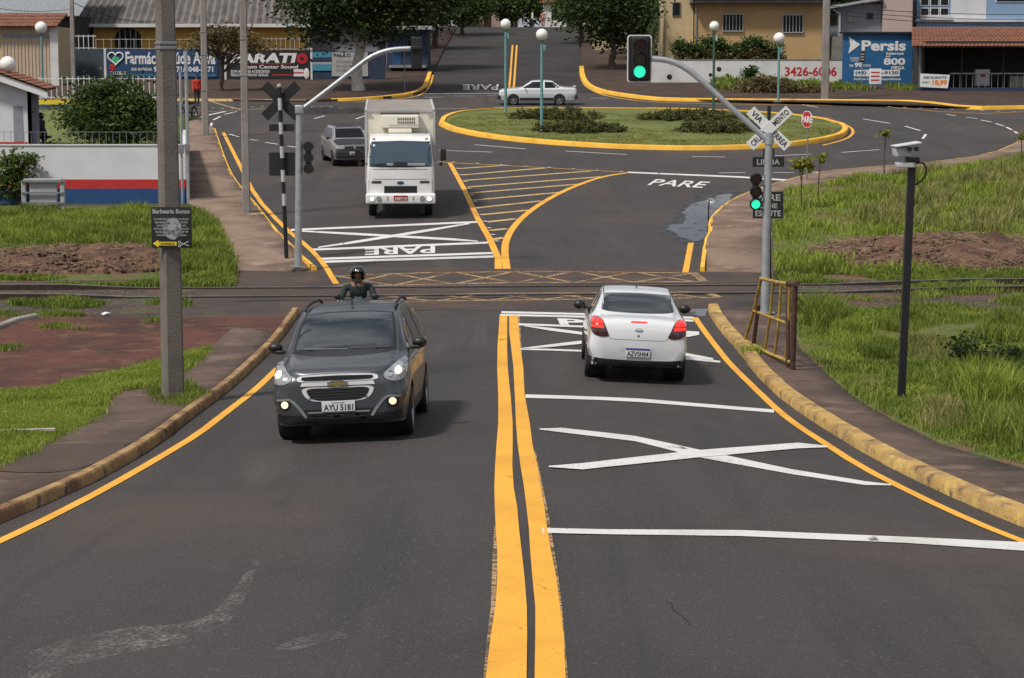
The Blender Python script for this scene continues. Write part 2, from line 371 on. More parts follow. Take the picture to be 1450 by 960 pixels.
def text_geo(txt, bold=.0):
    """flat text mesh normalised to the unit square"""
    k = (txt, bold)
    if k in _tc: return _tc[k]
    cu = bpy.data.curves.new('t', 'FONT'); cu.body = txt; cu.offset = bold; cu.resolution_u = 3
    o = bpy.data.objects.new('t', cu); COL.objects.link(o)
    dg = bpy.context.evaluated_depsgraph_get(); me = bpy.data.meshes.new_from_object(o.evaluated_get(dg))
    vs = [v.co.copy() for v in me.vertices]; fs = [tuple(p.vertices) for p in me.polygons]
    bpy.data.objects.remove(o); bpy.data.curves.remove(cu); bpy.data.meshes.remove(me)
    x0, x1 = min(v.x for v in vs), max(v.x for v in vs); y0, y1 = min(v.y for v in vs), max(v.y for v in vs)
    _tc[k] = ([((v.x-x0)/(x1-x0), (v.y-y0)/(y1-y0)) for v in vs], fs); return _tc[k]
def put_text(mb, txt, fn, bold=.02):
    vs, fs = text_geo(txt, bold); mb.add([fn(u, v) for u, v in vs], fs); return mb
def rect_fn(o, ux, uy):                            # origin (lower left), width vector, height vector
    o, ux, uy = Vector(o), Vector(ux), Vector(uy)
    return lambda u, v: o+ux*u+uy*v
# ------------------------------------------------------------------ draped sheets
def pt(e, h=0):
    if len(e) == 3: return Vector((e[1], e[2], 0))
    return P(e[0], e[1], h)
def densify(poly, step=1.0, closed=False):
    out = []; n = len(poly)
    for i in range(n if closed else n-1):
        a, b = poly[i], poly[(i+1) % n]; k = max(1, int((b-a).length/step))
        for j in range(k): out.append(a.lerp(b, j/k))
    if not closed: out.append(poly[-1])
    return out
def smooth_line(pts, it=2):
    for _ in range(it):
        q = [pts[0]]
        for a, b in zip(pts, pts[1:]): q += [a.lerp(b, .25), a.lerp(b, .75)]
        q.append(pts[-1]); pts = q
    return pts
def sheet(name, poly, h, m, skirt=0, label=None, kind='structure', cat=None, grid=1.5, smooth=0, hh=0, jit=0):
    pts = [pt(e, hh) for e in poly]; pts = [Vector((p.x, p.y, 0)) for p in pts]
    if jit:
        pts = densify(smooth_line(pts+[pts[0]], 1)[:-1], jit*2.2, True)
        pts = [p+Vector((noise.noise(p*(.6/jit))*jit+noise.noise(p*(1.9/jit))*jit*.5, noise.noise(p*(.6/jit)+Vector((9, 4, 0)))*jit+noise.noise(p*(1.9/jit)+Vector((3, 8, 0)))*jit*.5, 0)) for p in pts]
    bm = bmesh.new(); vs = [bm.verts.new(p) for p in pts]; bm.faces.new(vs)
    bmesh.ops.triangulate(bm, faces=bm.faces)
    xs = [p.x for p in pts]; ys = [p.y for p in pts]
    for k in range(int(math.floor(min(ys)/grid)), int(math.ceil(max(ys)/grid))+1):
        bmesh.ops.bisect_plane(bm, geom=bm.verts[:]+bm.edges[:]+bm.faces[:], plane_co=(0, k*grid, 0), plane_no=(0,1,0))
    gx = 1.0 if min(ys) < 48 else 12.0
    for k in range(int(math.floor(min(xs)/gx)), int(math.ceil(max(xs)/gx))+1):
        if abs(k*gx) < 7 or gx > 1: bmesh.ops.bisect_plane(bm, geom=bm.verts[:]+bm.edges[:]+bm.faces[:], plane_co=(k*gx, 0, 0), plane_no=(1,0,0))
    for v in bm.verts: v.co.z = hz(v.co.x, v.co.y)+(h(v.co.x, v.co.y) if callable(h) else h)
    for f in bm.faces: f.smooth = True
    bmesh.ops.recalc_face_normals(bm, faces=bm.faces)
    if sum(f.normal.z for f in bm.faces) < 0: bmesh.ops.reverse_faces(bm, faces=bm.faces)
    if skirt:
        be = [e for e in bm.edges if e.is_boundary]
        r = bmesh.ops.extrude_edge_only(bm, edges=be)
        for v in r['geom']:
            if isinstance(v, bmesh.types.BMVert): v.co.z -= skirt
        for f in r['geom']:
            if isinstance(f, bmesh.types.BMFace): f.smooth = False
    me = bpy.data.meshes.new(name); bm.to_mesh(me); bm.free(); me.materials.append(MATS[m])
    o = bpy.data.objects.new(name, me); COL.objects.link(o)
    return tag(o, label, cat, None, kind)
class Lines:
    """draped strips collected in one mesh of one kind of paint"""
    def __init__(s): s.mb = MB()
    def strip(s, la, lb, h):
        n = len(la); vs = []
        for a, b in zip(la, lb):
            for q in (a, b): vs.append((q.x, q.y, hz(q.x, q.y)+h))
        s.mb.add(vs, [(2*i, 2*i+1, 2*i+3, 2*i+2) for i in range(n-1)])
    def rows(s, rows, h=.008):                     # rows (y, x0, x1): a strip running away from the camera
        a = densify([P(x0, y) for y, x0, x1 in rows], .6); b = [P(x1, y) for y, x0, x1 in rows]
        A = [P(x0, y) for y, x0, x1 in rows]; la = []; lb = []
        for i in range(len(A)-1):
            k = max(1, int((A[i+1]-A[i]).length/.5))
            for j in range(k): la.append(A[i].lerp(A[i+1], j/k)); lb.append(b[i].lerp(b[i+1], j/k))
        la.append(A[-1]); lb.append(b[-1]); s.strip(la, lb, h)
    def cols(s, cols, h=.008):                     # cols (x, y0, y1): a strip running across
        A = [P(x, y0) for x, y0, y1 in cols]; B = [P(x, y1) for x, y0, y1 in cols]; la = []; lb = []
        for i in range(len(A)-1):
            k = max(1, int((A[i+1]-A[i]).length/.5))
            for j in range(k): la.append(A[i].lerp(A[i+1], j/k)); lb.append(B[i].lerp(B[i+1], j/k))
        la.append(A[-1]); lb.append(B[-1]); s.strip(la, lb, h)
    def line(s, px, width, h=.008, sm=0, world=False):
        pts = [Vector(p) if world else P(*p) for p in px]; pts = [Vector((p.x, p.y, 0)) for p in pts]
        if sm: pts = smooth_line(pts, sm)
        pts = densify(pts, .5); la = []; lb = []; n = len(pts)
        for i, p in enumerate(pts):
            t = (pts[min(i+1, n-1)]-pts[max(i-1, 0)]).normalized(); q = Vector((-t.y, t.x, 0))*width/2
            la.append(p-q); lb.append(p+q)
        s.strip(la, lb, h)
    def build(s, name, m, label): 
        o = s.mb.build(name, m); return tag(o, label, None, None, 'structure')
def kerb(name, px, side, wid, ht, m, label, sm=1, world=False, base=0.0):
    """kerb swept along its road-side foot line; side=+1 body lies left of travel"""
    pts = [Vector(p) if world else P(*p) for p in px]; pts = [Vector((p.x, p.y, 0)) for p in pts]
    if sm: pts = smooth_line(pts, sm)
    pts = densify(pts, .5); n = len(pts)
    pr = [(0, -.1), (.01, ht*.75), (.04, ht), (wid-.02, ht+.005), (wid, -.1)]
    k = len(pr); vs = []; fs = []
    for i, p in enumerate(pts):
        t = (pts[min(i+1, n-1)]-pts[max(i-1, 0)]).normalized(); q = Vector((-t.y, t.x, 0))*side
        j = noise.noise(Vector((p.x*.8, p.y*.8, 3)))*.015; j2 = noise.noise(Vector((p.x*1.7, p.y*1.7, 7)))*.008
        for a, z in pr:
            v = p+q*(a+j); vs.append((v.x, v.y, hz(p.x, p.y)+base+z+(j2 if z > 0 else 0)))
    for i in range(n-1):
        for a in range(k-1): fs.append((i*k+a, i*k+a+1, (i+1)*k+a+1, (i+1)*k+a))
    mb = MB().add(vs, fs, True); mb.add(vs[:k], [tuple(range(k))]); mb.add(vs[-k:], [tuple(range(k))])
    o = mb.build(name, m); return tag(o, label, None, None, 'structure')
# ================================================================== GROUND
def base_ground():
    xs = np.concatenate([np.linspace(-900, -90, 10), np.arange(-80, 81, 2.0), np.linspace(90, 900, 10)])
    ys = np.concatenate([np.arange(-30, 300, 1.5), np.linspace(305, 2400, 14)])
    vs = []; 
    for y in ys:
        for x in xs: vs.append((x, y, hz(x, y)-.09))
    nx = len(xs); fs = [(j*nx+i, j*nx+i+1, (j+1)*nx+i+1, (j+1)*nx+i) for j in range(len(ys)-1) for i in range(nx-1)]
    o = MB().add(vs, fs, True).build('ground', 'red_soil'); tag(o, 'reddish brown soil ground under the whole place', None, None, 'structure')
base_ground()
w_ = lambda x, y: ('w', x, y)
# asphalt: near road, crossing, roundabout, street up the hill
sheet('road', [w_(-16, 6), w_(16, 6), w_(20, 60), w_(45, 80), w_(75, 100), w_(75, 128), w_(12, 129), w_(-70, 129), w_(-70, 95), w_(-22, 75), w_(-15, 55)], 0.0, 'asphalt', label='grey asphalt road from the level crossing into the roundabout')
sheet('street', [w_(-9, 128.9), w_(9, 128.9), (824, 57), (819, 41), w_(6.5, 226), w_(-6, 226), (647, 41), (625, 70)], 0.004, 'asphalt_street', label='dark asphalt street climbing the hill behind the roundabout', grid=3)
# crossing: dirty asphalt around the rails
sheet('crossing', [(330, 378), (1100, 381), (1098, 428), (1060, 440), (1000, 438), (430, 440), (400, 452), (255, 452), (262, 430), (330, 400)], .004, 'dirty_asphalt', label='dirty asphalt strip around the sunken rails')
def inset(px, side, d):
    p = densify(smooth_line([Vector((q.x, q.y, 0)) for q in (P(*e) for e in px)], 1), 1.0); o = []; n = len(p)
    for i in range(n):
        t = (p[min(i+1, n-1)]-p[max(i-1, 0)]).normalized(); q = p[i]+Vector((-t.y, t.x, 0))*side*d; o.append(('w', q.x, q.y))
    return o
# ---- right near: sidewalk + grass
kerbR = [(1002, 439), (1011, 459), (1044.5, 496.6), (1085, 547), (1129, 583), (1176, 613), (1237, 650), (1320, 693), (1450, 748), (1560, 790)]
kerbRi = [(1009, 438), (1032.6, 469.6), (1065, 508), (1102, 542), (1149, 576), (1196.6, 603), (1247, 630), (1298, 654), (1359, 680), (1450, 712), (1560, 752)]
grR = [(1128, 440), (1126, 470), (1132, 491), (1176, 532), (1217, 566), (1264, 593), (1332, 627), (1399, 647), (1450, 662), (1560, 690)]
def v_near_rail(X, Y): return .10*min(1, max(0, (48.2-Y-1.2)/3)) if Y < 52 else .12*min(1, max(0, (Y-54)/3))
sheet('sidewalk_right', inset(kerbR, 1, .14)+grR[::-1], lambda X, Y: v_near_rail(X, Y)+.004, 'walk_dark', skirt=.25, label='worn reddish sidewalk beside the right kerb', hh=.12)
sheet('verge_right', grR+[w_(40, 22), w_(60, 46), (1700, 434), (1128, 432)], lambda X, Y: v_near_rail(X, Y)+.008, 'ground_grass', skirt=.25, label='grassy verge right of the road before the rails', hh=.12)
kerb('kerb_right', kerbR, 1, .24, .14, 'kerb_old', 'worn yellow kerb along the right side of the road')
# ---- left near
kerbL = [(424, 444), (392, 489), (369, 512), (319, 557), (281, 585), (225, 630), (150, 675), (75, 709), (0, 742), (-110, 790)]
kerbLi = [(420, 442), (382, 486), (330, 536), (300, 559), (262, 581), (187, 628), (124, 664), (56, 690), (0, 716), (-110, 760)]
grL = [(300, 491), (262, 521), (225, 545), (169, 552), (142, 566), (139, 590), (86, 615), (37, 641), (0, 658), (-110, 700)]
grLu = [(300, 488), (262, 500), (225, 512), (150, 529), (75, 547), (0, 559), (-110, 585)]
sheet('sidewalk_left', inset(kerbL, -1, .12)[3:]+grL[::-1]+[(300, 489), (330, 462)], lambda X, Y: v_near_rail(X, Y)+.004, 'walk_dark', skirt=.25, label='worn sidewalk of patched concrete beside the left kerb', hh=.12)
sheet('verge_left', grL+grLu[::-1], lambda X, Y: v_near_rail(X, Y)+.010, 'lawn', skirt=.2, label='strip of short grass beside the left sidewalk', hh=.12, jit=.25)
sheet('dirt_lot', grLu+[w_(-40, 22), w_(-50, 40), (-300, 452), (0, 446), (250, 448), (405, 446)]+inset(kerbL, -1, .12)[4:10]+[(310, 520), (302, 500)], lambda X, Y: v_near_rail(X, Y)+.0, 'red_soil', label='bare reddish brown dirt lot left of the road', hh=.12, jit=0)
sheet('asphalt_patch', [(37, 641), (75, 628), (180, 624), (172, 640), (130, 658), (100, 668), (0, 670), (0, 656)], .112, 'dirty_asphalt', label='dark asphalt patch across the left sidewalk', hh=.11, jit=.10)
kerb('kerb_left', kerbL, -1, .16, .13, 'kerb_brown', 'worn yellow kerb along the left side of the road')
# ---- far left of rails: sidewalk and grass
kfl = [(305.7, 185), (314, 210), (327, 245), (341, 267), (362.6, 291), (389.7, 326), (406, 342.6), (430, 367), (449, 383)]
sheet('sidewalk_far_left', inset(kfl, -1, .08)[:-1]+[(446, 380), (332, 377), (324.6, 353), (314, 332), (292, 302), (268, 290), (264, 240), (262, 200), (268, 172), (285, 170)], lambda X, Y: v_near_rail(X, Y)+.006, 'paving', skirt=.25, label='wide pale sidewalk beyond the rails on the left', hh=.1)
sheet('verge_far_left', [(332, 377), (324.6, 353), (314, 332), (292, 302), (268, 290), (0, 292), w_(-60, 66), w_(-60, 54.5), (0, 396), (230, 392), (332, 388)], lambda X, Y: v_near_rail(X, Y)+.004, 'ground_grass', skirt=.2, label='grassy verge in front of the striped wall', hh=.1)
kerb('kerb_far_left', kfl, -1, .15, .12, 'kerb_new', 'bright yellow kerb of the sidewalk beyond the rails on the left')
# ---- far right of rails
kfr = [(991, 384.5), (996, 345), (1003.5, 331.7), (1002, 319), (1006.6, 310), (1022, 294.5), (1050, 279), (1092.5, 265), (1117.5, 257.5), (1155, 248), (1208, 242), (1261, 238), (1330, 232), (1400, 222), (1440, 205), (1460, 190), (1500, 160)]
gfr = [(1095, 381), (1094, 320), (1095, 292), (1105, 272), (1136, 264), (1174, 257.5), (1252, 251), (1330, 239), (1400, 228), (1450, 215), (1500, 195)]
sheet('sidewalk_far_right', inset(kfr, -1, .08)+gfr[::-1], lambda X, Y: v_near_rail(X, Y)+.006, 'paving', skirt=.25, label='pale sidewalk beyond the rails on the right', hh=.1)
sheet('verge_far_right', gfr+[w_(70, 95), w_(70, 54.5), (1700, 392), (1100, 390)], lambda X, Y: v_near_rail(X, Y)+.004, 'ground_grass', skirt=.2, label='wide grassy verge inside the bend right of the crossing', hh=.1)
kerb('kerb_far_right', kfr, -1, .14, .12, 'kerb_new', 'bright yellow kerb curving round the right verge')
# ---- rail bed either side of the crossing
sheet('rail_bed', [(-400, 398), (332, 392), (330, 445), (-400, 447)], .002, 'rail_bed', label='stony rail bed left of the crossing')
sheet('rail_bed', [(1100, 386), (1900, 386), (1900, 436), (1105, 436)], .002, 'rail_bed', label='stony rail bed right of the crossing')
# ---- beyond the roundabout: raised soil pavement left and right
sidL = [(-60, 143), (298, 143), (433, 145), (477, 143.5), (550, 139.5), (596, 133), (603, 128), (612, 105), (621, 87), (640, 50), (647, 41)]
sidR = [(819, 41), (824, 57), (823.5, 98.5), (824, 117), (837, 128), (858, 134), (917, 142), (963, 143.7), (1053, 144), (1250, 145.5), (1299, 146), (1370, 155), (1450, 153.5), (1560, 153)]
sheet('pavement_left', sidL+[w_(-6, 226), w_(-70, 226)], .13, 'dark_soil', skirt=.25, label='brown dirt pavement left of the far street', grid=3)
sheet('pavement_right', sidR[:3]+inset([(820, 97), (821, 110), (826, 121), (837, 128), (858, 134), (917, 142), (963, 143.7), (1053, 144.6), (1250, 146), (1299, 147), (1370, 156), (1450, 154.5), (1560, 153)], 1, .2)+[w_(75, 226), w_(6.5, 226)], .13, 'dark_soil', skirt=.25, label='brown dirt pavement right of the far street', grid=3)
sheet('hilltop', [w_(-90, 225.5), w_(90, 225.5), w_(90, 300), w_(-90, 300)], -.02, 'paving', label='pale ground at the top of the street', grid=6)
kerb('kerb_behind', [(-60, 143), (298, 143), (433, 145)], 1, .2, .14, 'tan_paint', 'faded kerb line in front of the signs wall')
kerb('kerb_corner_left', [(470, 143.6), (500, 143), (550, 139.5), (585, 135.5), (603, 128), (608, 118), (612, 105)], 1, .3, .17, 'kerb_new', 'bright yellow kerb at the left corner of the far street')
kerb('kerb_corner_right', [(820, 97), (821, 110), (826, 121), (837, 128), (858, 134), (917, 142), (963, 143.7), (1053, 144.6), (1250, 146), (1299, 147), (1370, 156), (1450, 154.5), (1560, 153)], 1, .35, .2, 'kerb_new', 'bright yellow kerb along the far right side of the roundabout')
# ---- roundabout island
isl = [(621, 178), (640, 187), (700, 198), (800, 207), (900, 212), (1000, 213.5), (1100, 210), (1160, 203), (1195, 195), (1203, 187), (1198, 180), (1185, 177), (1167, 171.5), (1100, 163.5), (1000, 158.5), (911, 157.5), (844, 157), (729, 156.5), (683, 158.5), (647, 162), (625, 169)]
def island():
    pts = [P(*p) for p in isl]; pts = [Vector((p.x, p.y, 0)) for p in pts]; c = sum(pts, Vector())/len(pts)
    ins = [('w', *(p+(c-p).normalized()*.24).xy) for p in pts]
    sheet('island', ins, lambda X, Y: .15+.04*max(0, 1-((X-c.x)/9)**2-((Y-c.y)/13)**2), 'lawn', label='oval lawn in the middle of the roundabout', skirt=.3)
    cl = pts+[pts[0]]; L = [Vector(p) for p in cl]
    kerb('island_kerb', L, 1, .30, .20, 'kerb_new', 'bright yellow kerb around the roundabout lawn', sm=2, world=True)
    return c
isc = island()
# ---- puddles
def puddle(name, poly, h, label):
    sheet(name, poly, h, 'water', label=label, kind='structure', hh=h, jit=.14)
sheet('wet_road', [(936, 330), (940, 314), (956, 306), (960, 290), (975, 280), (1000, 274), (1030, 268), (1052, 270), (1044, 282), (1024, 292), (1008, 308), (1004, 320), (1002, 340), (985, 350), (965, 344), (948, 338)], .005, 'wet_asphalt', label='dark wet asphalt round the puddle', jit=.18)
puddle('puddle', [(946, 325), (949, 317), (962, 318), (974, 311), (966, 303), (975, 290), (998, 283), (1018, 275), (1040, 274), (1033, 282), (1022, 292), (1007, 306), (1002, 317), (1001, 330), (996, 339), (986, 343), (972, 338), (960, 335), (955, 329)], .009, 'shallow puddle against the right kerb reflecting the sky')
puddle('puddle_small', [(268, 268), (285, 265), (302, 267), (300, 274), (283, 279), (268, 279)], .115, 'small puddle on the sidewalk by the striped wall')
puddle('puddle_gutter', [(975, 441), (985, 436), (997, 437), (1001, 441), (1000, 449), (985, 447)], .009, 'tiny puddle at the start of the right kerb')
# ================================================================== ROAD MARKINGS
Y1 = Lines()
Y1.rows([(447, 707.5, 718.5), (490, 704.5, 718), (520, 704, 719), (560, 705.5, 723), (600, 705.5, 726), (630, 703, 726), (660, 701, 725.5), (690, 700, 727.4), (720, 700.6, 732.5), (750, 702, 735), (780, 704, 738.5), (820, 704, 743), (860, 701.5, 746), (900, 695, 746.5), (960, 688, 745.6), (1010, 684, 748)])
Y1.rows([(447, 721, 733), (470, 721, 735), (490, 723.5, 736.5), (520, 727, 741), (560, 729, 743), (600, 730.6, 750.3), (630, 733, 754), (660, 737, 761), (690, 742, 765.6), (720, 745.6, 771), (750, 749, 775), (780, 750.6, 780), (820, 754, 788), (860, 758, 793), (900, 758, 798), (960, 757, 801), (1010, 757, 806)])
Y1.line([(984, 450), (1004, 478), (1033, 515), (1071.5, 552), (1102, 582), (1129, 603), (1163, 625), (1217, 660.5), (1300, 703), (1380, 740), (1450, 768), (1540, 800)], .125, sm=1)
Y1.line([(394, 521), (360, 553), (319, 585), (281, 615), (225, 649), (150, 692), (75, 731), (0, 767), (-90, 806)], .135, sm=1)
Y1.line([(316.5, 188), (341, 237), (362.6, 280), (400.5, 321), (438, 351), (460, 375), (476, 402)], .15, sm=1)
Y1.rows([(231, 634, 640), (266.5, 653, 660), (307, 671, 679), (338, 688.5, 698), (366, 700.5, 710.5), (381, 700.5, 711)])
Y1.line([(887, 245), (848, 251), (798.6, 269.7), (761, 291), (733.5, 313), (718, 335), (714, 353.5), (717.5, 381)], .2, sm=2)
Y1.rows([(344, 974.5, 982.5), (386, 966, 975)])
Y1.line([(620, 228.5), (637, 230.5), (760, 237), (887, 244.3)], .10)
Y1.line([(725.8, 64), (721, 127)], .14, h=.02); Y1.line([(731.8, 64), (727.2, 127)], .14, h=.02)
Y1.line([(613, 106), (609, 122), (601, 131), (590, 137), (540, 143), (500, 144.8)], .13, h=.01, sm=1)
Y1.line([(824, 97), (825, 112), (830, 123), (845, 131), (862, 137), (917, 145), (1053, 148), (1240, 150)], .15, h=.01, sm=1)
Y1.line([(1450, 158.5), (1390, 161), (1330, 158), (1250, 151)], .12, h=.01)
Y1.line([(1187, 173), (1203, 179), (1210, 187), (1200, 197), (1165, 206)], .13, sm=2)
Y1.build('road_marking', 'yellow_paint', 'bright yellow painted lines on the road')
Y2 = Lines()
for a, b in [((648,239),(718,234)), ((653,248),(771,238)), ((657,255.7),(836,242.3)), ((662,265),(851,250.4)), ((666,273.4),(826.6,260.3)), ((670,283.6),(798.6,272)), ((674.5,294.5),(767.6,284.6)), ((681,304.4),(749,297.6)), ((688.5,314.7),(730,310)), ((693,326.5),(718,324)), ((697,339.5),(713,336.4))]:
    Y2.line([a, b], .25, h=.006)
Y2.line([(298, 143.5), (320, 150), (345, 156), (400, 152), (470, 150)], .12)
Y2.line([(267, 155), (300, 158), (345, 156)], .1)
Y2.build('hatch_marking', 'tan_paint', 'tan hatch stripes of the painted triangle')
Y3 = Lines()
for (t, bt, x0, x1, n) in [([(470, 391), (600, 386.5), (774, 384.5), (985, 387)], [(466, 406), (600, 403), (724, 400.5), (995, 399)], 474, 985, 6), ([(560, 419), (671, 416), (860, 414.5), (985, 413.5)], [(560, 428), (600, 427), (820, 424), (1019, 421.7)], 540, 1000, 6)]:
    Y3.line(t, .13); Y3.line(bt, .15)
    yt = lambda x, L=t: float(np.interp(x, [p[0] for p in L], [p[1] for p in L])); yb = lambda x, L=bt: float(np.interp(x, [p[0] for p in L], [p[1] for p in L]))
    s = (x1-x0)/n
    for k in range(n):
        a = x0+k*s; Y3.line([(a, yb(a)), (a+s*.95, yt(a+s*.95))], .13, h=.010); Y3.line([(a, yt(a)), (a+s*.95, yb(a+s*.95))], .13, h=.012)
Y3.line([(982, 387), (997, 399)], .22, h=.013); Y3.line([(985, 413.5), (1003, 416), (1019, 421.7)], .22, h=.013)
Y3.build('box_marking', 'worn_tan', 'worn tan criss-cross marking beside the rails')
Wh = Lines()
Wh.cols([(768, 748.5, 755.5), (860, 750.5, 757.5), (1048, 751.5, 760), (1280, 761, 769.5), (1445, 768.5, 780.5), (1560, 774, 787)])
Wh.cols([(744, 559, 564), (850, 562.5, 567), (908, 565, 570), (1096, 580.5, 585)])
Wh.cols([(764, 607.5, 609), (796, 606.5, 613), (900, 618, 625.5), (988, 637, 648), (1120, 665, 672), (1224, 682, 687.5), (1262, 686.5, 688)])
Wh.cols([(777, 661, 662.5), (825, 657, 666), (988, 638.5, 649), (1130, 628, 636), (1172, 632.5, 634.5)], h=.012)
Wh.cols([(710, 441, 444), (830, 444, 446.5), (982, 449, 452)]); Wh.cols([(708, 445, 447.7), (828, 447.5, 450.3), (982, 453, 456)])
Wh.cols([(732, 458, 461), (822, 461.5, 464), (990, 470, 474)]); Wh.cols([(742, 461.5, 462.5), (780, 465, 469), (822, 470.5, 474.5), (972, 500.5, 505), (1010, 508, 511)], h=.012)
Wh.cols([(738, 494, 495), (780, 488.5, 492.5), (822, 483.5, 488), (975, 474, 478), (990, 474, 475)], h=.016); Wh.cols([(725, 493.2, 495.6), (822, 496, 498.4), (975, 506, 510), (1020, 511.5, 514)])
Wh.cols([(411.7, 324.6, 327.2), (675.5, 313.3, 315.8)]); Wh.cols([(437.5, 352.6, 355.4), (690.7, 342.4, 345.2)])
Wh.cols([(454, 365.4, 368.4), (697.8, 357.2, 360)]); Wh.cols([(456, 369.6, 372.6), (699, 362, 365)])
Wh.cols([(427, 326.8, 328.6), (500, 330, 333.2), (640, 337.8, 341), (676.7, 341.3, 342.7)], h=.012); Wh.cols([(450.4, 350.2, 351.8), (500, 342, 345.6), (600, 326, 329.6), (665, 316, 318)], h=.016)
Wh.cols([(888.6, 243.4, 245.2), (1050, 250.1, 252.2), (1125, 255.2, 257.4)], h=.012)
Wh.line([(598.6, 133), (706, 132.3)], .2, h=.012)
Wh.line([(267, 169.6), (290, 164), (319, 158)], .22); 
for a, b in [((672,205),(745,211)), ((621.5,213),(697,215.5)), ((800.6,214),(888,219)), ((980,221.6),(1027,222.5)), ((1095.6,220.6),(1149,218.4)), ((1191,216),(1245.6,212)), ((1222,168.4),(1259.7,174.7)), ((1281.6,178.7),(1303,185)), ((1306.6,196.6),(1311,190)), ((1017.5,245),(1055,244.4)), ((1094,244.4),(1124,244.4)), ((1150,244),(1183,242.5)), ((1205,243),(1236,241)), ((915,152.4),(970,153)), ((836,139),(860,139)), ((601,138),(628,137.5)), ((643,136),(672,136)), ((690,135),(706,135)), ((619,154.7),(663,153)), ((699,152),(759,152.4)), ((324.5,190),(338,193.7)), ((354,197.6),(364.6,199)), ((376,201.7),(394,204.4)), ((407,206.7),(419.6,208.6)), ((445,168),(460,164)), ((504,168.5),(520,163)), ((507,183),(519,187)), ((298,180),(300,174)), ((302,170),(312,165)), ((318,162),(335,158)), ((1130,147),(1158,152)), ((1368,166),(1384,168)), ((1389,170),(1404,173)), ((1410,175),(1422,178.5)), ((1425,180),(1433,184)), ((1436,186),(1441,189)), ((1340,162),(1353,164))]:
    Wh.line([a, b], .12, h=.006)
def quad_fn(bl, br, tr, tl, h=.008):               # pixel quad on the road -> function of (u, v)
    q = [P(*p) for p in (bl, br, tr, tl)]
    def fn(u, v):
        p = q[0].lerp(q[1], u).lerp(q[3].lerp(q[2], u), v); return (p.x, p.y, hz(p.x, p.y)+h)
    return fn
put_text(Wh.mb, 'PARE', quad_fn((616, 348.6), (516.5, 352.4), (516.5, 361.8), (616, 358.8), .012), .025)
put_text(Wh.mb, 'PARE', quad_fn((916.5, 262.2), (994, 266.4), (1006.6, 258), (929, 254), .012), .015)
put_text(Wh.mb, 'PARE', quad_fn((706, 119.8), (655.5, 120), (655.5, 127.2), (705, 127.4), .02), .01)
put_text(Wh.mb, 'PARE', quad_fn((793, 460.4), (962, 469), (957, 458.5), (789, 451.2), .012), .04)
Wh.build('white_marking', 'white_paint', 'white painted lines and lettering on the road')
St = Lines()
for k in range(12):
    y = 239+k*9.3+k*.1; x = np.interp(y, [231, 266, 307, 338, 366], [640, 660, 679, 698, 710.5]); St.line([(x+1, y), (x+6, y+.6)], .12, h=.03)
for k in range(8): St.line([(640+k*34, 230.2+k*1.95), (644+k*34, 230.5+k*1.95)], .14, h=.03)
for k in range(9): St.line([(1258+k*22, 152+k*.9), (1261+k*22, 152.2+k*.9)], .25, h=.04)
for k in range(14): St.line([(318+k*.3+k*5.5 if 0 else 300+k*14, 153+math.sin(k)*1.4), (303+k*14, 153.2+math.sin(k)*1.4)], .16, h=.03)
St.build('road_stud', 'white_paint', 'small white road studs along the painted islands')['kind'] = 'structure'
Fd = Lines()
Fd.rows([(795, 360, 368), (830, 335, 355), (862, 308, 340), (885, 275, 322), (905, 220, 262), (915, 170, 200)], h=.005)
Fd.cols([(40, 925, 975), (100, 903, 945), (180, 890, 925), (260, 884, 912), (300, 872, 898)], h=.006)
Fd.cols([(392, 917, 921), (420, 905, 922), (470, 893, 908), (492, 900, 904)], h=.006)
Fd.build('old_marking', 'faded_white', 'faded remains of an old white arrow on the road')
# ================================================================== RAILS
def rail(label, px):
    pts = [P(*p) for p in px]; a, b = pts[0], pts[-1]; d = (b-a).normalized()
    a = a-d*30; b = b+d*45; n = 60
    t = thing('rail', label, 'rail', (a.lerp(b, .5).x, a.lerp(b, .5).y, 0), 0, 'railway rails across the road')
    for nm, m, pr in (('rail_web', 'rusty_rail', [(-.035, -.16), (-.035, .030), (.035, .030), (.035, -.16)]), ('rail_head', 'rail_top', [(-.04, .030), (-.04, .050), (.04, .050), (.04, .030)])):
        q = Vector((-d.y, d.x, 0)).normalized(); vs = []; fs = []
        for i in range(n+1):
            p = a.lerp(b, i/n); off = .10*min(1, max(0, (abs(p.x+.3)-8.5)/2))
            for u, z in pr: vs.append((p.x+q.x*u, p.y+q.y*u, z+off+hz(p.x, p.y)))
        for i in range(n):
            for k in range(4): fs.append((i*4+k, i*4+(k+1) % 4, (i+1)*4+(k+1) % 4, (i+1)*4+k))
        MB().add(vs, fs).build(nm, m, t, world=True)
    return a, b
ra = rail('far rail of the track crossing the road', [(0, 411), (725, 405), (1450, 402.5)])
rb = rail('near rail of the track crossing the road', [(0, 424), (725, 416.5), (1450, 413)])
MBf = Lines()
for y0, y1, yy in ((408, 400.5, 0), (427, 416, 0)):
    a, b = P(330, y0), P(1095, y1); MBf.line([a, b], .07, h=.012, world=True)
MBf.build('rail_groove', 'dark_void', 'dark flange groove beside the rails in the crossing')
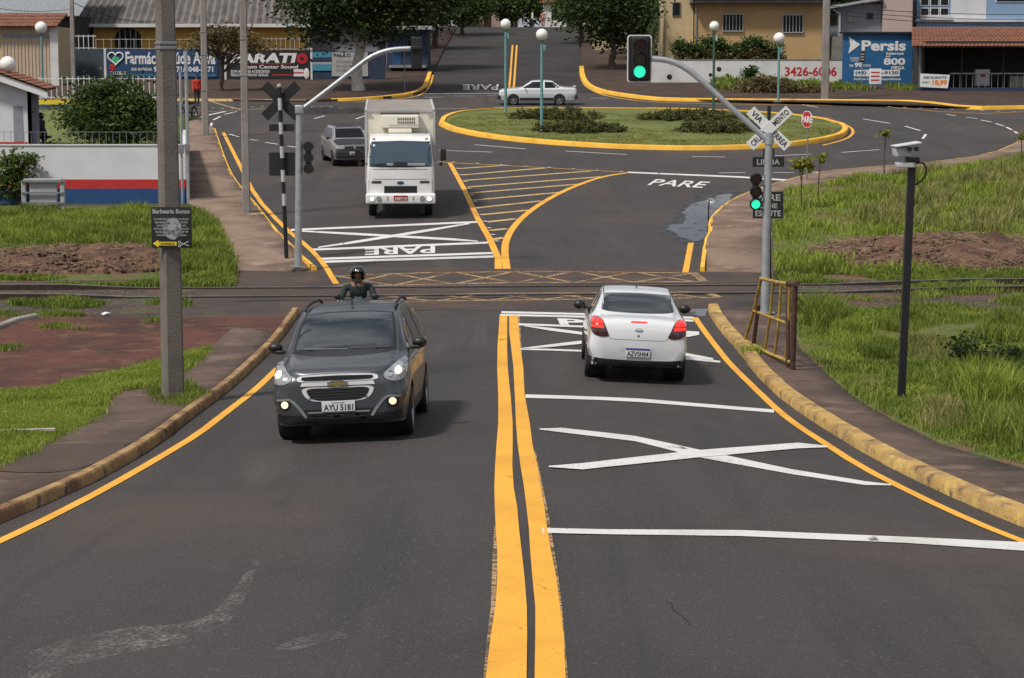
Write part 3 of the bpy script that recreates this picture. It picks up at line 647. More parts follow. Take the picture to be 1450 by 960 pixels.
def sleepers():
    mb = []
    for X in list(np.arange(-19, -8.2, .62))+list(np.arange(8.6, 20.5, .62)):
        f = (X-ra[0].x)/(ra[1].x-ra[0].x); y1 = ra[0].lerp(ra[1], f).y; f = (X-rb[0].x)/(rb[1].x-rb[0].x); y0 = rb[0].lerp(rb[1], f).y
        cy = (y0+y1)/2; mb.append((X, cy, y1-y0+.8))
    first = None
    for i, (X, cy, L) in enumerate(mb):
        if first is None:
            o = MB().box((0, 0, 0), (.22, L, .12), bev=.01).build('railway_sleeper', 'rust'); first = o
            tag(o, 'dark weathered sleeper half sunk under the rails', 'sleeper', 'sleepers under the rails')
        else: o = first.copy(); COL.objects.link(o)
        o.location = (X+random.uniform(-.04, .04), cy, hz(X, cy)-.025)
        o.rotation_euler.z = random.uniform(-.03, .03)
# ================================================================== GRASS
def inpoly(px, py, poly):
    c = np.zeros(len(px), bool); n = len(poly)
    for i in range(n):
        x0, y0 = poly[i]; x1, y1 = poly[(i+1) % n]
        k = ((y0 > py) != (y1 > py)); xx = (x1-x0)*(py-y0)/((y1-y0) if y1 != y0 else 1e-9)+x0
        c ^= k & (px < xx)
    return c
def hzv(X, Y):
    z = np.interp(Y, TY, TZ); c = np.where(Y < 38, 1.0, np.clip(1-(Y-38)/8, 0, 1))
    return z-.045*c*np.minimum(np.sqrt(X*X+.16)-.4, 4.8)
def fbm(X, Y, s, seed=0):
    return np.array([noise.noise(Vector((x*s+seed, y*s, seed*1.7))) for x, y in zip(X, Y)])
def grass(name, label, poly, n, hgt, m, wid=.014, base=.1, bare=None, holes=(), tuft=.0, hh=.12, seed=0):
    pts = [pt(e, hh) for e in poly]; pts = [(p.x, p.y) for p in pts]
    xs = [p[0] for p in pts]; ys = [p[1] for p in pts]
    nt = max(10, n//6)
    X = rng.uniform(min(xs), max(xs), nt*8); Y = rng.uniform(min(ys), max(ys), nt*8)
    k = inpoly(X, Y, pts); X, Y = X[k][:nt], Y[k][:nt]
    f = fbm(X, Y, .55, seed+1)
    if bare is not None:
        k = f > bare; X, Y, f = X[k], Y[k], f[k]
    for (cx, cy, rx, ry) in holes:
        k = ((X-cx)/rx)**2+((Y-cy)/ry)**2 > 1+rng.uniform(-.25, .25, len(X)); X, Y, f = X[k], Y[k], f[k]
    f2 = fbm(X, Y, 1.6, seed+5)
    per = max(1, n//max(1, len(X)))
    per = min(per, 14)
    X = np.repeat(X, per); Y = np.repeat(Y, per); f = np.repeat(f, per); f2 = np.repeat(f2, per)
    X = X+rng.normal(0, .07, len(X)); Y = Y+rng.normal(0, .07, len(Y))
    H = hgt*(0.45+.55*rng.random(len(X)))*np.clip(1+1.3*f+.8*f2, .35, 2.2)
    a = rng.uniform(0, 2*np.pi, len(X)); lean = H*rng.uniform(.1, .65, len(X)); la = rng.uniform(0, 2*np.pi, len(X))
    wd = wid*np.clip(H/hgt, .6, 1.5)
    Z = hzv(X, Y)+base-.01
    v = np.zeros((len(X), 5, 3))
    dx, dy = np.cos(a)*wd, np.sin(a)*wd
    v[:, 0] = np.stack([X-dx, Y-dy, Z], 1); v[:, 1] = np.stack([X+dx, Y+dy, Z], 1)
    mx_, my_ = X+np.cos(la)*lean*.35, Y+np.sin(la)*lean*.35
    v[:, 2] = np.stack([mx_+dx*.75, my_+dy*.75, Z+H*.6], 1); v[:, 3] = np.stack([mx_-dx*.75, my_-dy*.75, Z+H*.6], 1)
    v[:, 4] = np.stack([X+np.cos(la)*lean, Y+np.sin(la)*lean, Z+H], 1)
    N = len(X); me = bpy.data.meshes.new(name); me.vertices.add(5*N); me.vertices.foreach_set('co', v.reshape(-1))
    b = np.arange(N)*5
    loops = np.stack([b, b+1, b+2, b+3, b+3, b+2, b+4], 1).reshape(-1)
    me.loops.add(7*N); me.loops.foreach_set('vertex_index', loops.astype(np.int32))
    ls = np.stack([np.arange(N)*7, np.arange(N)*7+4], 1).reshape(-1); lt = np.tile([4, 3], N)
    me.polygons.add(2*N); me.polygons.foreach_set('loop_start', ls.astype(np.int32)); me.polygons.foreach_set('loop_total', lt.astype(np.int32))
    me.update(calc_edges=True); me.materials.append(MATS[m])
    o = bpy.data.objects.new(name, me); COL.objects.link(o); tag(o, label, None, None, 'stuff'); return o
grass('grass', 'green grass on the verge right of the road', [(1132, 450), (1140, 491), (1180, 529), (1220, 562), (1266, 588), (1334, 621), (1399, 641), (1470, 660), (1560, 640), (1700, 520), (1500, 450), (1300, 436)], 70000, .11, 'grass_blade', base=.11, bare=-.28, wid=.010, seed=3)
grass('grass', 'bright short grass in patches on the right verge', [(1132, 450), (1140, 491), (1180, 529), (1220, 562), (1266, 588), (1334, 621), (1399, 641), (1470, 660), (1560, 640), (1700, 520), (1500, 450), (1300, 436)], 60000, .07, 'grass_bright', base=.11, bare=-.2, wid=.009, seed=13)
grass('grass', 'tall grass clump at the right edge of the verge', [(1330, 560), (1380, 620), (1480, 655), (1600, 640), (1600, 560), (1450, 520)], 16000, .36, 'grass_blade', base=.11, wid=.010, seed=9)
dbR = P(1330, 368)
grass('grass', 'tall green and dry grass inside the right bend', [(1100, 384), (1097, 320), (1098, 294), (1110, 274), (1140, 266), (1178, 260), (1256, 253), (1334, 242), (1400, 232), (1500, 222), (1700, 250), (1700, 388)], 70000, .24, 'grass_bright', base=.09, wid=.018, holes=[(dbR.x+.6, dbR.y+.5, 3.9, 3.2)], hh=.1, seed=21)
grass('grass', 'dry yellowish tall grass further up the right bend', [(1250, 330), (1200, 300), (1230, 256), (1334, 244), (1500, 226), (1700, 250), (1700, 330)], 45000, .42, 'grass_dry', base=.09, wid=.018, hh=.1, bare=-.1, seed=27)
dbL = P(110, 382)
grass('grass', 'tall green grass before the striped wall', [(330, 384), (322, 353), (311, 332), (290, 306), (268, 297), (0, 300), (-150, 300), (-150, 350), (0, 356), (100, 352), (200, 352), (235, 384)], 80000, .27, 'grass_blade', base=.09, wid=.013, hh=.1, seed=31)
grass('grass', 'bright grass mixed in before the striped wall', [(326, 384), (318, 353), (305, 332), (285, 306), (268, 299), (0, 303), (-150, 303), (-150, 340), (0, 345), (230, 352), (250, 384)], 60000, .25, 'grass_bright', base=.09, wid=.012, hh=.1, seed=37)
grass('grass', 'short bright grass beside the left sidewalk', grL+grLu[::-1], 120000, .075, 'grass_bright', base=.125, wid=.007, seed=41)
grass('grass', 'sparse weeds along the left side of the rails', [(-80, 432), (240, 426), (300, 440), (230, 462), (130, 470), (30, 500), (-80, 520)], 16000, .13, 'grass_blade', base=.02, bare=.02, wid=.012, seed=43, hh=0)
grass('grass', 'sparse weeds along the right side of the rails', [(1100, 388), (1600, 388), (1600, 450), (1130, 450)], 22000, .13, 'grass_blade', base=.02, bare=-.05, wid=.014, seed=47, hh=0)
for i_, (cx_, cy_, rx_, ry_, hg_, m_) in enumerate(((1172, 458, 24, 12, .34, 'grass_blade'), (1205, 474, 22, 8, .22, 'grass_bright'), (1248, 502, 26, 9, .20, 'grass_blade'), (1310, 500, 30, 12, .26, 'grass_dry'), (1400, 560, 40, 22, .34, 'grass_bright'), (1340, 600, 26, 10, .24, 'grass_dry'), (1230, 545, 16, 7, .16, 'grass_dry'), (1420, 480, 40, 12, .30, 'grass_blade'), (1280, 462, 30, 8, .25, 'grass_blade'))):
    grass('grass', ('taller green tuft', 'bright tuft', 'tuft', 'dry tuft', 'bright tall tuft')[i_ % 5]+' in the right verge', [(cx_+rx_*math.cos(k*.52), cy_+ry_*math.sin(k*.52)) for k in range(12)], 3500, hg_, m_, base=.11, wid=.009, seed=60+i_)
Sm = Lines()
Sm.rows([(745, 700, 702.5), (800, 697, 704), (860, 695, 701.5), (910, 689, 694), (1000, 681, 686)], h=.005); Sm.rows([(640, 756, 758.5), (730, 772, 777), (800, 783, 788.5), (860, 792, 796), (980, 801, 806)], h=.005)
Sm.rows([(447, 733, 736), (475, 735, 737.5), (500, 737, 739)], h=.005)
Sm.build('ghost_marking', 'worn_tan', 'worn tan traces of the older centre line beside the new one')
Cr = Lines()
for pl_ in ([(946, 852), (958, 866), (974, 885)],):
    q_ = densify([Vector((P(*e).x, P(*e).y, 0)) for e in pl_], .12); q_ = [v+Vector((noise.noise(v*3.1)*.05+noise.noise(v*9.1)*.04, noise.noise(v*2.3+Vector((5, 5, 5)))*.05, 0)) for v in q_]; Cr.line(q_, .009, h=.003, world=True)
Cr.build('road_crack', 'dark_void', 'thin dark cracks in the near asphalt')
grass('grass', 'low weeds between the left heap and the rails', [(-80, 393), (330, 388), (330, 404), (-80, 408)], 14000, .10, 'grass_blade', base=.03, bare=-.05, wid=.014, seed=81, hh=.05)
grass('grass', 'low weeds between the right heap and the rails', [(1098, 384), (1600, 384), (1600, 399), (1098, 400)], 16000, .11, 'grass_blade', base=.05, bare=-.15, wid=.014, seed=83, hh=.05)
sheet('damp_road', [(378, 158), (420, 150), (470, 150), (522, 154), (520, 160), (450, 162), (400, 163)], .004, 'wet_asphalt', label='dark damp patch on the far side of the roundabout', jit=.4)
grass('grass', 'mown grass on the roundabout lawn', [(632, 175), (648, 181), (700, 191), (800, 200), (900, 205), (1000, 206.5), (1100, 203), (1155, 197), (1180, 187), (1172, 179), (1100, 167.5), (1000, 162.5), (844, 160.5), (729, 160), (690, 161.5), (655, 165), (637, 170)], 60000, .055, 'grass_dry', base=.16, wid=.022, seed=91, hh=.15)
pbl = P(245, 560)
grass('grass', 'weeds round the foot of the near pole', [(212, 556), (225, 572), (262, 574), (285, 562), (272, 545), (222, 545)], 2600, .13, 'grass_blade', base=.12, wid=.007, seed=51)
grass('grass', 'weeds in the gap of the right kerb', [(1045, 482), (1060, 500), (1078, 500), (1066, 484)], 1200, .12, 'grass_bright', base=.10, wid=.009, seed=53)
grass('grass', 'grass and weeds in front of the white wall', [(1010, 128), (1160, 130), (1160, 116), (1010, 116)], 5000, .40, 'grass_blade', base=.1, wid=.045, seed=57)
grass('grass', 'weeds along the foot of the blue advert wall', [(1170, 128), (1300, 128), (1300, 118), (1170, 118)], 2500, .25, 'grass_blade', base=.1, wid=.04, bare=-.1, seed=59)
# debris heaps
def heap(name, label, c, rx, ry, ht, m, n, seed):
    vs = []; fs = []; k = 44
    for j in range(k+1):
        for i in range(k+1):
            u, v = i/k*2-1, j/k*2-1; x, y = c.x+u*rx, c.y+v*ry; r = math.sqrt(u*u+v*v)
            z = max(0, 1-r**1.6)*ht*(1+.9*noise.noise(Vector((x*.9, y*.9, seed))))+.22*noise.noise(Vector((x*2.2, y*2.2, seed)))*max(0, 1-r*.9)
            vs.append((x, y, hz(x, y)+.06+z-(.08 if r > .98 else 0)))
    for j in range(k):
        for i in range(k): fs.append((j*(k+1)+i, j*(k+1)+i+1, (j+1)*(k+1)+i+1, (j+1)*(k+1)+i))
    t = thing(name, label, 'debris heap', c)
    MB().add(vs, fs, True).build('soil_mound', 'heap_soil', t, world=True)
    chips = MB(); sticks = MB()
    for i in range(n):
        a = random.uniform(0, 6.28); r = random.random()**.6; x, y = c.x+math.cos(a)*r*rx, c.y+math.sin(a)*r*ry
        z = hz(x, y)+.05+max(0, 1-r**1.6)*ht
        s = random.uniform(.04, .09)*(2.2 if i % 17 == 0 else 1)
        chips.box((x, y, z+.02), (s*random.uniform(.6, 1.6), s*random.uniform(.6, 1.6), s*random.uniform(.3, 1)), random.uniform(0, 3), rx=random.uniform(-.8, .8), ry=random.uniform(-.6, .6))
        if i % 2 == 0:
            L = random.uniform(.15, .5); a2 = random.uniform(0, 6.28)
            sticks.tube((x, y, z+.05), (x+math.cos(a2)*L, y+math.sin(a2)*L, z+.05+random.uniform(-.05, .12)), .009, .006, 5)
    o = chips.build('soil_clods', 'rubble_brown', t, world=True); o['kind'] = 'stuff'; o = sticks.build('dry_stalks', 'straw', t, world=True); o['kind'] = 'stuff'
heap('debris_heap', 'heap of brown clods and dry stalks on the right verge beyond the rails', dbR+Vector((.6, .5, 0)), 4.2, 3.4, .42, 'red_soil', 1500, 4)
heap('debris_heap', 'low heap of brown cut branches left of the crossing beyond the rails', P(110, 378)+Vector((0, .8, 0)), 3.6, 2.2, .3, 'red_soil', 1100, 14)
o = MB().tube(P(1360, 352, .25), P(1480, 362, .25), .05, n=8).build('rusty_bar', 'rust'); tag(o, 'long rusty bar lying on the right debris heap', 'metal bar')
o = MB().box(P(37, 609, .16), (.75, .10, .03), .15).build('wooden_plank', 'wood'); tag(o, 'pale plank lying on the left strip of short grass', 'plank')
pk = Lines(); 
o = kerb('loose_kerb', [(0, 474), (30, 462), (58, 456)], 1, .2, .17, 'concrete_light', 'old grey concrete kerb edge in the dirt lot at left', sm=0)
# small litter
for i, (x, y, lb) in enumerate([(68, 452, 'pale stone by the rails left of the pole'), (150, 444, 'white scrap of paper on the left rail bed'), (1142, 452, 'white scrap of paper on the grass behind the yellow gate'), (1372, 442, 'white scrap of paper on the right rail bed')]):
    p = P(x, y, .05); mb = MB(); bm = bmesh.new(); bmesh.ops.create_icosphere(bm, subdivisions=1, radius=.09)
    for v in bm.verts: v.co = Vector((v.co.x*1.2, v.co.y*.8, v.co.z*.4))*(1+random.uniform(-.25, .25))
    mb.addbm(bm); o = mb.build('stone' if i == 0 else 'paper_scrap', 'concrete_light' if i == 0 else 'sign_white'); o.location = p; tag(o, lb, 'stone' if i == 0 else 'litter')
# ================================================================== VEHICLES
def crom(K, n):
    K = np.array(K, float); out = []
    for i in range(len(K)-1):
        p0, p1, p2, p3 = K[max(i-1, 0)], K[i], K[i+1], K[min(i+2, len(K)-1)]
        for j in range(n):
            t = j/n; m1 = (p2-p0)/2; m2 = (p3-p1)/2
            # limit overshoot
            t2, t3 = t*t, t*t*t
            q = (2*t3-3*t2+1)*p1+(t3-2*t2+t)*m1*.8+(-2*t3+3*t2)*p2+(t3-t2)*m2*.8
            out.append(q)
    out.append(K[-1]); return out
def loft_body(st, n1=5, n2=4):
    """st rows: y, zb, wl, wm, zm, wb, zbelt, wt, zt ; returns MB closed and smooth"""
    rows = crom(st, n1); mb = MB(); prof_n = None; vs = []; 
    for r in rows:
        y, zb, wl, wm, zm, wb, zbelt, wt, zt = r
        pts = [(0, zb), (wl*.9, zb), (wl, zb+.07), (wm, zm), ((wm+wb)/2+.006, (zm+zbelt)/2), (wb, zbelt), (wt+.012, zt-.075 if zt-.075 > zbelt+.01 else (zbelt+zt)/2), (wt*.90, zt-.022), (wt*.5, zt-.004), (0, zt)]
        full = pts+[(-p[0], p[1]) for p in pts[:-1]][::-1]
        c = crom(full, n2)[:-1]; prof = [(p[0], p[1]) for p in c]; prof_n = len(prof)
        vs += [(p[0], y, p[1]) for p in prof]
    fs = []; k = prof_n
    for i in range(len(rows)-1):
        for j in range(k):
            j2 = (j+1) % k; fs.append((i*k+j, i*k+j2, (i+1)*k+j2, (i+1)*k+j))
    fs.append(tuple(range(k))); fs.append(tuple(range(len(vs)-k, len(vs)))[::-1])
    mb.add(vs, fs, True); return mb
def bvh_of(mb): return BVHTree.FromPolygons([Vector(v) for v in mb.v], [list(f) for f in mb.f])
def patch(bvh, poly, view, off=.006, grid=.06, mb=None, deep=.02, bulge=0):
    """poly in (a, z): front/rear a = x, sides a = y, top (x, y). Conforms to the body, returns MB"""
    mb = mb or MB(); bm = bmesh.new(); vv = [bm.verts.new((p[0], p[1], 0)) for p in poly]; bm.faces.new(vv)
    bmesh.ops.triangulate(bm, faces=bm.faces)
    xs = [p[0] for p in poly]; ys = [p[1] for p in poly]
    for k in range(int(min(xs)/grid)-1, int(max(xs)/grid)+2): bmesh.ops.bisect_plane(bm, geom=bm.verts[:]+bm.edges[:]+bm.faces[:], plane_co=(k*grid, 0, 0), plane_no=(1,0,0))
    for k in range(int(min(ys)/grid)-1, int(max(ys)/grid)+2): bmesh.ops.bisect_plane(bm, geom=bm.verts[:]+bm.edges[:]+bm.faces[:], plane_co=(0, k*grid, 0), plane_no=(0,1,0))
    bmesh.ops.remove_doubles(bm, verts=bm.verts, dist=1e-4)
    D = {'front': ((0,-1,0)), 'rear': ((0,1,0)), 'right': ((-1,0,0)), 'left': ((1,0,0)), 'top': ((0,0,-1))}[view]
    D = Vector(D); be = set(v for e in bm.edges if e.is_boundary for v in e.verts); dead = []
    orig = {}
    for v in bm.verts:
        a, b = v.co.x, v.co.y
        if abs(a) < 1e-4: a = .0004
        o = Vector((a, 0, b)) if view in ('front', 'rear') else Vector((0, a, b)) if view in ('right', 'left') else Vector((a, b, 0))
        hit = bvh.ray_cast(o-D*6, D)
        if hit[0] is None:
            near = bvh.find_nearest(o-D*1.2 if view != 'top' else o-D*1.6); hit = near
        nrm = hit[1]; 
        if nrm.dot(D) > 0: nrm = -nrm
        orig[v] = (hit[0], nrm)
    for v in bm.verts:
        v.co = orig[v][0]+orig[v][1]*(off+(bulge if v not in be else 0))
    ed = [e for e in bm.edges if e.is_boundary]; r = bmesh.ops.extrude_edge_only(bm, edges=ed)
    for g_ in r['geom']:
        if isinstance(g_, bmesh.types.BMVert):
            h_, nr, d_, dd = bvh.find_nearest(g_.co); 
            g_.co = g_.co+(-nr if nr.dot(D) < 0 else nr)*(off+deep)
    mb.addbm(bm, True); return mb
def sp(poly, it=2):
    for _ in range(it):
        q = []; n = len(poly)
        for i in range(n):
            a, b = poly[i], poly[(i+1) % n]; q += [(a[0]*.78+b[0]*.22, a[1]*.78+b[1]*.22), (a[0]*.22+b[0]*.78, a[1]*.22+b[1]*.78)]
        poly = q
    return poly
def shrink(poly, d):
    c = (sum(p[0] for p in poly)/len(poly), sum(p[1] for p in poly)/len(poly))
    return [(p[0]+(c[0]-p[0])*d, p[1]+(c[1]-p[1])*d) for p in poly]
def ring_patch(bvh, outer, inner, view, off, mb=None):
    mb = mb or MB(); n = len(outer)
    for i in range(n):
        j = (i+1) % n; patch(bvh, [outer[i], outer[j], inner[j], inner[i]], view, off, .2, mb)
    return mb
def mir(poly): return [(-p[0], p[1]) for p in poly][::-1]
def circ(cx, cz, r, n=14, sx=1): return [(cx+r*sx*math.cos(6.2832*i/n), cz+r*math.sin(6.2832*i/n)) for i in range(n)]
def cut_arches(body, wheels, r, depth=.32):
    cut = MB(); 
    for (x, y, z) in wheels:
        s = 1 if x > 0 else -1
        cut.tube((x-s*(depth-.1), y, z+.02), (x+s*.5, y, z+.02), r, n=28)
    c = cut.build('cutter', 'black_plastic')
    m = body.modifiers.new('b', 'BOOLEAN'); m.operation = 'DIFFERENCE'; m.object = c; m.solver = 'EXACT'
    dg = bpy.context.evaluated_depsgraph_get(); dg.update()
    me = bpy.data.meshes.new_from_object(body.evaluated_get(dg)); body.modifiers.remove(m)
    if len(me.polygons) > 50: old = body.data; body.data = me; bpy.data.meshes.remove(old)
    bpy.data.objects.remove(c)
    try: body.data.set_sharp_from_angle(angle=R(42))
    except Exception: pass
def add_wheels(root, wheels, rad, wid, rimm='rim', arch=None, steer=0):
    for (x, y, z) in wheels:
        s = 1 if x > 0 else -1; q = Matrix.Translation((x, y, z)) @ Matrix.Rotation(steer if y > 0 else 0, 4, 'Z') @ Matrix.Rotation(R(90)*s, 4, 'Y')
        w2 = wid/2; k = [(rad*.64, w2*.75), (rad*.70, w2), (rad*.93, w2), (rad, w2*.7), (rad, -w2*.7), (rad*.93, -w2), (rad*.64, -w2), (rad*.60, -w2*.2)]
        # wheel: the tyre carries the thing's wheel; local frame outward = +z of q
        t = MB().lathe([(a, b) for a, b in k], q, 28, closed=True).build('wheel', 'tyre', root)
        rm = MB(); rm.lathe([(rad*.64, w2*.8), (rad*.60, w2*.35), (rad*.56, w2*.3), (0.001, w2*.3)], q, 28); 
        rm.build('wheel_disc', 'black_plastic', t)
        sp = MB(); sp.lathe([(rad*.655, w2*.82), (rad*.655, w2*.95), (rad*.60, w2*.9), (rad*.59, w2*.6)], q, 28)
        sp.lathe([(rad*.17, w2*.4), (rad*.15, w2*.72), (.001, w2*.76)], q, 12)
        for i in range(5):
            a = i*2*math.pi/5; b = [Vector((math.cos(a)*rad*.1-math.sin(a)*e, math.sin(a)*rad*.1+math.cos(a)*e, w2*.66)) for e in (-.035, .035)]
            c = [Vector((math.cos(a)*rad*.63-math.sin(a)*e, math.sin(a)*rad*.63+math.cos(a)*e, w2*.72)) for e in (.022, -.022)]
            pl = b+c; sp.prism([q @ p for p in pl], (q.to_3x3() @ Vector((0, 0, -.03))))
        sp.build('rim', rimm, t)
    if arch:
        for (x, y, z) in wheels:
            mb = MB(); s = 1 if x > 0 else -1; q = Matrix.Translation((x-s*.02, y, z+.02)) @ Matrix.Rotation(R(90)*s, 4, 'Y')
            mb.lathe([(arch-.008, .06), (arch-.008, -.24), (.001, -.24)], q, 28)
            mb.build('wheel_well', 'dark_void', root)
def place_car(root, p, yaw, L=1.3, Wd=.75, dz=0):
    f = Vector((-math.sin(yaw), math.cos(yaw), 0)); r = Vector((math.cos(yaw), math.sin(yaw), 0))
    a = hz(*(p+f*L).xy); b = hz(*(p-f*L).xy); c = hz(*(p+r*Wd).xy); d = hz(*(p-r*Wd).xy)
    root.rotation_euler = (math.atan2(a-b, 2*L), -math.atan2(c-d, 2*Wd), yaw); root.location = (p.x, p.y, (a+b+c+d)/4+dz)
def plate(root, c, fwd, txt, m='plate_white', tm='text_black', top=None, topm=None, w=.40, h=.13, tilt=0):
    """number plate facing fwd (+1 front / -1 rear); c = centre on its front face"""
    pl = MB().box((c[0], c[1]-fwd*.006, c[2]), (w, .012, h), bev=.004).build('number_plate', m, root)
    ux = Vector((-fwd, 0, 0)); o = Vector(c)-ux*w*.44+Vector((0, fwd*.003, -h*.40))
    MB_ = MB(); put_text(MB_, txt, rect_fn(o, ux*w*.88, (0, 0, h*.58)), .02); MB_.build('plate_lettering', tm, pl)
    if top:
        mb = MB().box((c[0], c[1]+fwd*.001, c[2]+h*.42), (w*.98, .006, h*.2)) if topm else MB()
        if topm: mb.build('plate_band', topm, pl)
        else:
            put_text(mb, top, rect_fn(Vector(c)-ux*w*.2+Vector((0, fwd*.003, h*.27)), ux*w*.4, (0, 0, h*.12)), .01); mb.build('plate_city', tm, pl)
    return pl
# ---------------------------------------------------------------- dark grey people carrier (front view)
mat('lamp_warm', (1, .82, .58), .3, emit=.6); mat('badge_gold', (.45, .34, .12), .3, metal=.8)
def make_mpv():
    t = thing('family_car', 'dark grey people carrier with headlights on driving towards the camera', 'car')
    st = [(2.18,.34,.40,.50,.55,.46,.74,.34,.86),(2.165,.30,.56,.66,.55,.62,.78,.48,.91),(2.10,.25,.70,.79,.56,.74,.84,.60,.955),(1.98,.23,.78,.845,.57,.80,.90,.66,.99),(1.75,.22,.81,.862,.60,.825,.95,.70,1.035),(1.4,.21,.82,.867,.62,.84,.99,.73,1.08),(1.18,.21,.82,.867,.62,.845,1.01,.735,1.115),(.95,.21,.82,.867,.62,.845,1.02,.72,1.26),(.6,.21,.82,.867,.62,.845,1.03,.69,1.45),(.25,.21,.82,.867,.62,.845,1.04,.66,1.575),(-.2,.21,.82,.867,.62,.845,1.05,.65,1.625),(-1.0,.21,.82,.867,.62,.845,1.07,.65,1.63),(-1.7,.22,.82,.862,.62,.84,1.08,.64,1.585),(-1.98,.24,.80,.85,.62,.82,1.08,.63,1.50),(-2.12,.28,.74,.82,.62,.79,1.05,.62,1.25),(-2.18,.34,.62,.74,.62,.72,.98,.56,1.08)]
    B = loft_body(st); bv = bvh_of(B); body = B.build('body', 'paint_graphite', t)
    wh = [(.765, 1.30, .315), (-.765, 1.30, .315), (.765, -1.32, .315), (-.765, -1.32, .315)]
    cut_arches(body, wh, .375)
    add_wheels(t, wh, .318, .20, arch=.375)
    ws = [(-.64,1.115),(-.4,1.10),(0,1.09),(.4,1.10),(.64,1.115),(.625,1.27),(.60,1.40),(.565,1.52),(.3,1.545),(0,1.55),(-.3,1.545),(-.565,1.52),(-.60,1.40),(-.625,1.27)]
    wsb = [(-.675,1.09),(-.4,1.07),(0,1.06),(.4,1.07),(.675,1.09),(.66,1.27),(.632,1.41),(.59,1.535),(.3,1.562),(0,1.566),(-.3,1.562),(-.59,1.535),(-.632,1.41),(-.66,1.27)]
    patch(bv, wsb, 'front', .003).build('windscreen_surround', 'black_plastic', t)
    patch(bv, ws, 'front', .007).build('windscreen', 'glass_dark', t)
    for s in (1, -1):
        for poly in ([(1.0,1.09),(.5,1.36),(.12,1.49),(.08,1.09)], [(.0,1.09),(.03,1.50),(-.75,1.52),(-.82,1.10)], [(-.92,1.10),(-.85,1.51),(-1.35,1.50),(-1.78,1.42),(-1.8,1.14)]):
            patch(bv, poly, 'right' if s > 0 else 'left', .006, .12).build('side_window', 'glass_dark', t)
        hl = [(.60,.80),(.70,.765),(.82,.78),(.845,.88),(.84,.985),(.80,1.02),(.72,.975),(.63,.915),(.575,.86)]
        hp = hl if s > 0 else mir(hl)
        h = patch(bv, sp(hp), 'front', .010, .04).build('headlight', 'lamp_glass', t)
        patch(bv, sp(shrink(hp, -.06)), 'front', .004, .05).build('headlight_bezel', 'black_plastic', h)
        for (cx, cz, r) in ((.66, .855, .042), (.755, .885, .050)):
            patch(bv, circ(s*cx, cz, r*.8), 'front', .020, .03).build('headlamp_bulb', 'lamp_warm' if cx > .7 else 'chrome', h)
        f = patch(bv, circ(s*.68, .52, .078), 'front', .003, .04).build('fog_light', 'black_plastic', t)
        patch(bv, circ(s*.68, .52, .045), 'front', .014, .03).build('fog_bulb', 'lamp_lit', f)
        # silver character line of the bumper
        ln = [(.78,.59),(.62,.60),(.55,.56),(.45,.44),(.40,.355),(.43,.345),(.49,.43),(.58,.54),(.63,.575),(.78,.565)]
        patch(bv, ln if s > 0 else mir(ln), 'front', .012, .06).build('bumper_strip', 'grey_metal', t)
        m = MB().ball((s*.955, .80, 1.14), .085, 14, (1.15, .75, .82)).build('door_mirror', 'paint_graphite', t)
        MB().box((s*.89, .84, 1.09), (.12, .07, .05), bev=.015).build('mirror_arm', 'black_plastic', m)
        MB().ball((s*.955, .815, 1.155), .083, 14, (1.16, .74, .72)).build('mirror_cap', 'black_plastic', m)
        MB().path([(s*.605, .20, 1.585), (s*.60, .02, 1.640), (s*.595, -.5, 1.665), (s*.59, -1.2, 1.66), (s*.60, -1.6, 1.60)], .019, 8).build('roof_rail', 'matt_grey', t)
        for y in (.42, -.45): MB().box((s*.862, y, .93), (.03, .17, .03), bev=.01).build('door_handle', 'chrome', t)
        sill = MB(); patch(bv, [(1.02,.20),(.90,.38),(-.90,.38),(-1.0,.20)], 'right' if s > 0 else 'left', .008, .2, sill); sill.build('side_cladding', 'black_plastic', t)
        for y in (.03, -.86): patch(bv, [(y-.008,.35),(y+.008,.35),(y+.012,1.5),(y-.004,1.5)], 'right' if s > 0 else 'left', .002, .2).build('door_seam', 'dark_void', t)
    cl = [(-.84,.28),(.84,.28),(.84,.40),(.6,.385),(.40,.345),(0,.33),(-.4,.345),(-.6,.385),(-.84,.40)]
    patch(bv, cl, 'front', .010).build('lower_bumper', 'black_plastic', t)
    ins = [(-.40,.37),(0,.355),(.40,.37),(.45,.45),(0,.455),(-.45,.45)]
    patch(bv, ins, 'front', .005).build('bumper_intake', 'dark_void', t)
    MB().box((0, 2.182, .41), (.78, .02, .018)).build('intake_bar', 'grey_metal', t)
    up = [(-.49,.825),(-.45,.80),(0,.795),(.45,.80),(.49,.825),(.46,.878),(0,.890),(-.46,.878)]
    lo = [(-.47,.735),(-.43,.62),(-.33,.55),(0,.535),(.33,.55),(.43,.62),(.47,.735),(0,.725)]
    g_ = patch(bv, sp(shrink(up, -.06)), 'front', .008).build('upper_grille', 'chrome_bright', t); patch(bv, [(-.455,.832),(-.42,.815),(0,.81),(.42,.815),(.455,.832),(.44,.862),(0,.872),(-.44,.862)], 'front', .013).build('grille_mesh', 'dark_void', g_)
    g_ = patch(bv, sp(lo), 'front', .008).build('lower_grille', 'chrome_bright', t); patch(bv, sp(shrink(lo, .13)), 'front', .013).build('grille_mesh', 'dark_void', g_)
    bars = MB()
    for z in (.59, .625, .66, .695): patch(bv, [(-.37,z),(.37,z),(.37,z+.010),(-.37,z+.010)], 'front', .017, .12, bars)
    bars.build('grille_bar', 'matt_grey', g_)
    bt = [(-.15,.745),(-.05,.745),(-.05,.725),(.05,.725),(.05,.745),(.15,.745),(.15,.79),(.05,.79),(.05,.81),(-.05,.81),(-.05,.79),(-.15,.79)]
    patch(bv, [(-.47,.745),(.47,.745),(.45,.79),(-.45,.79)], 'front', .010).build('chrome_bar', 'chrome_bright', t)
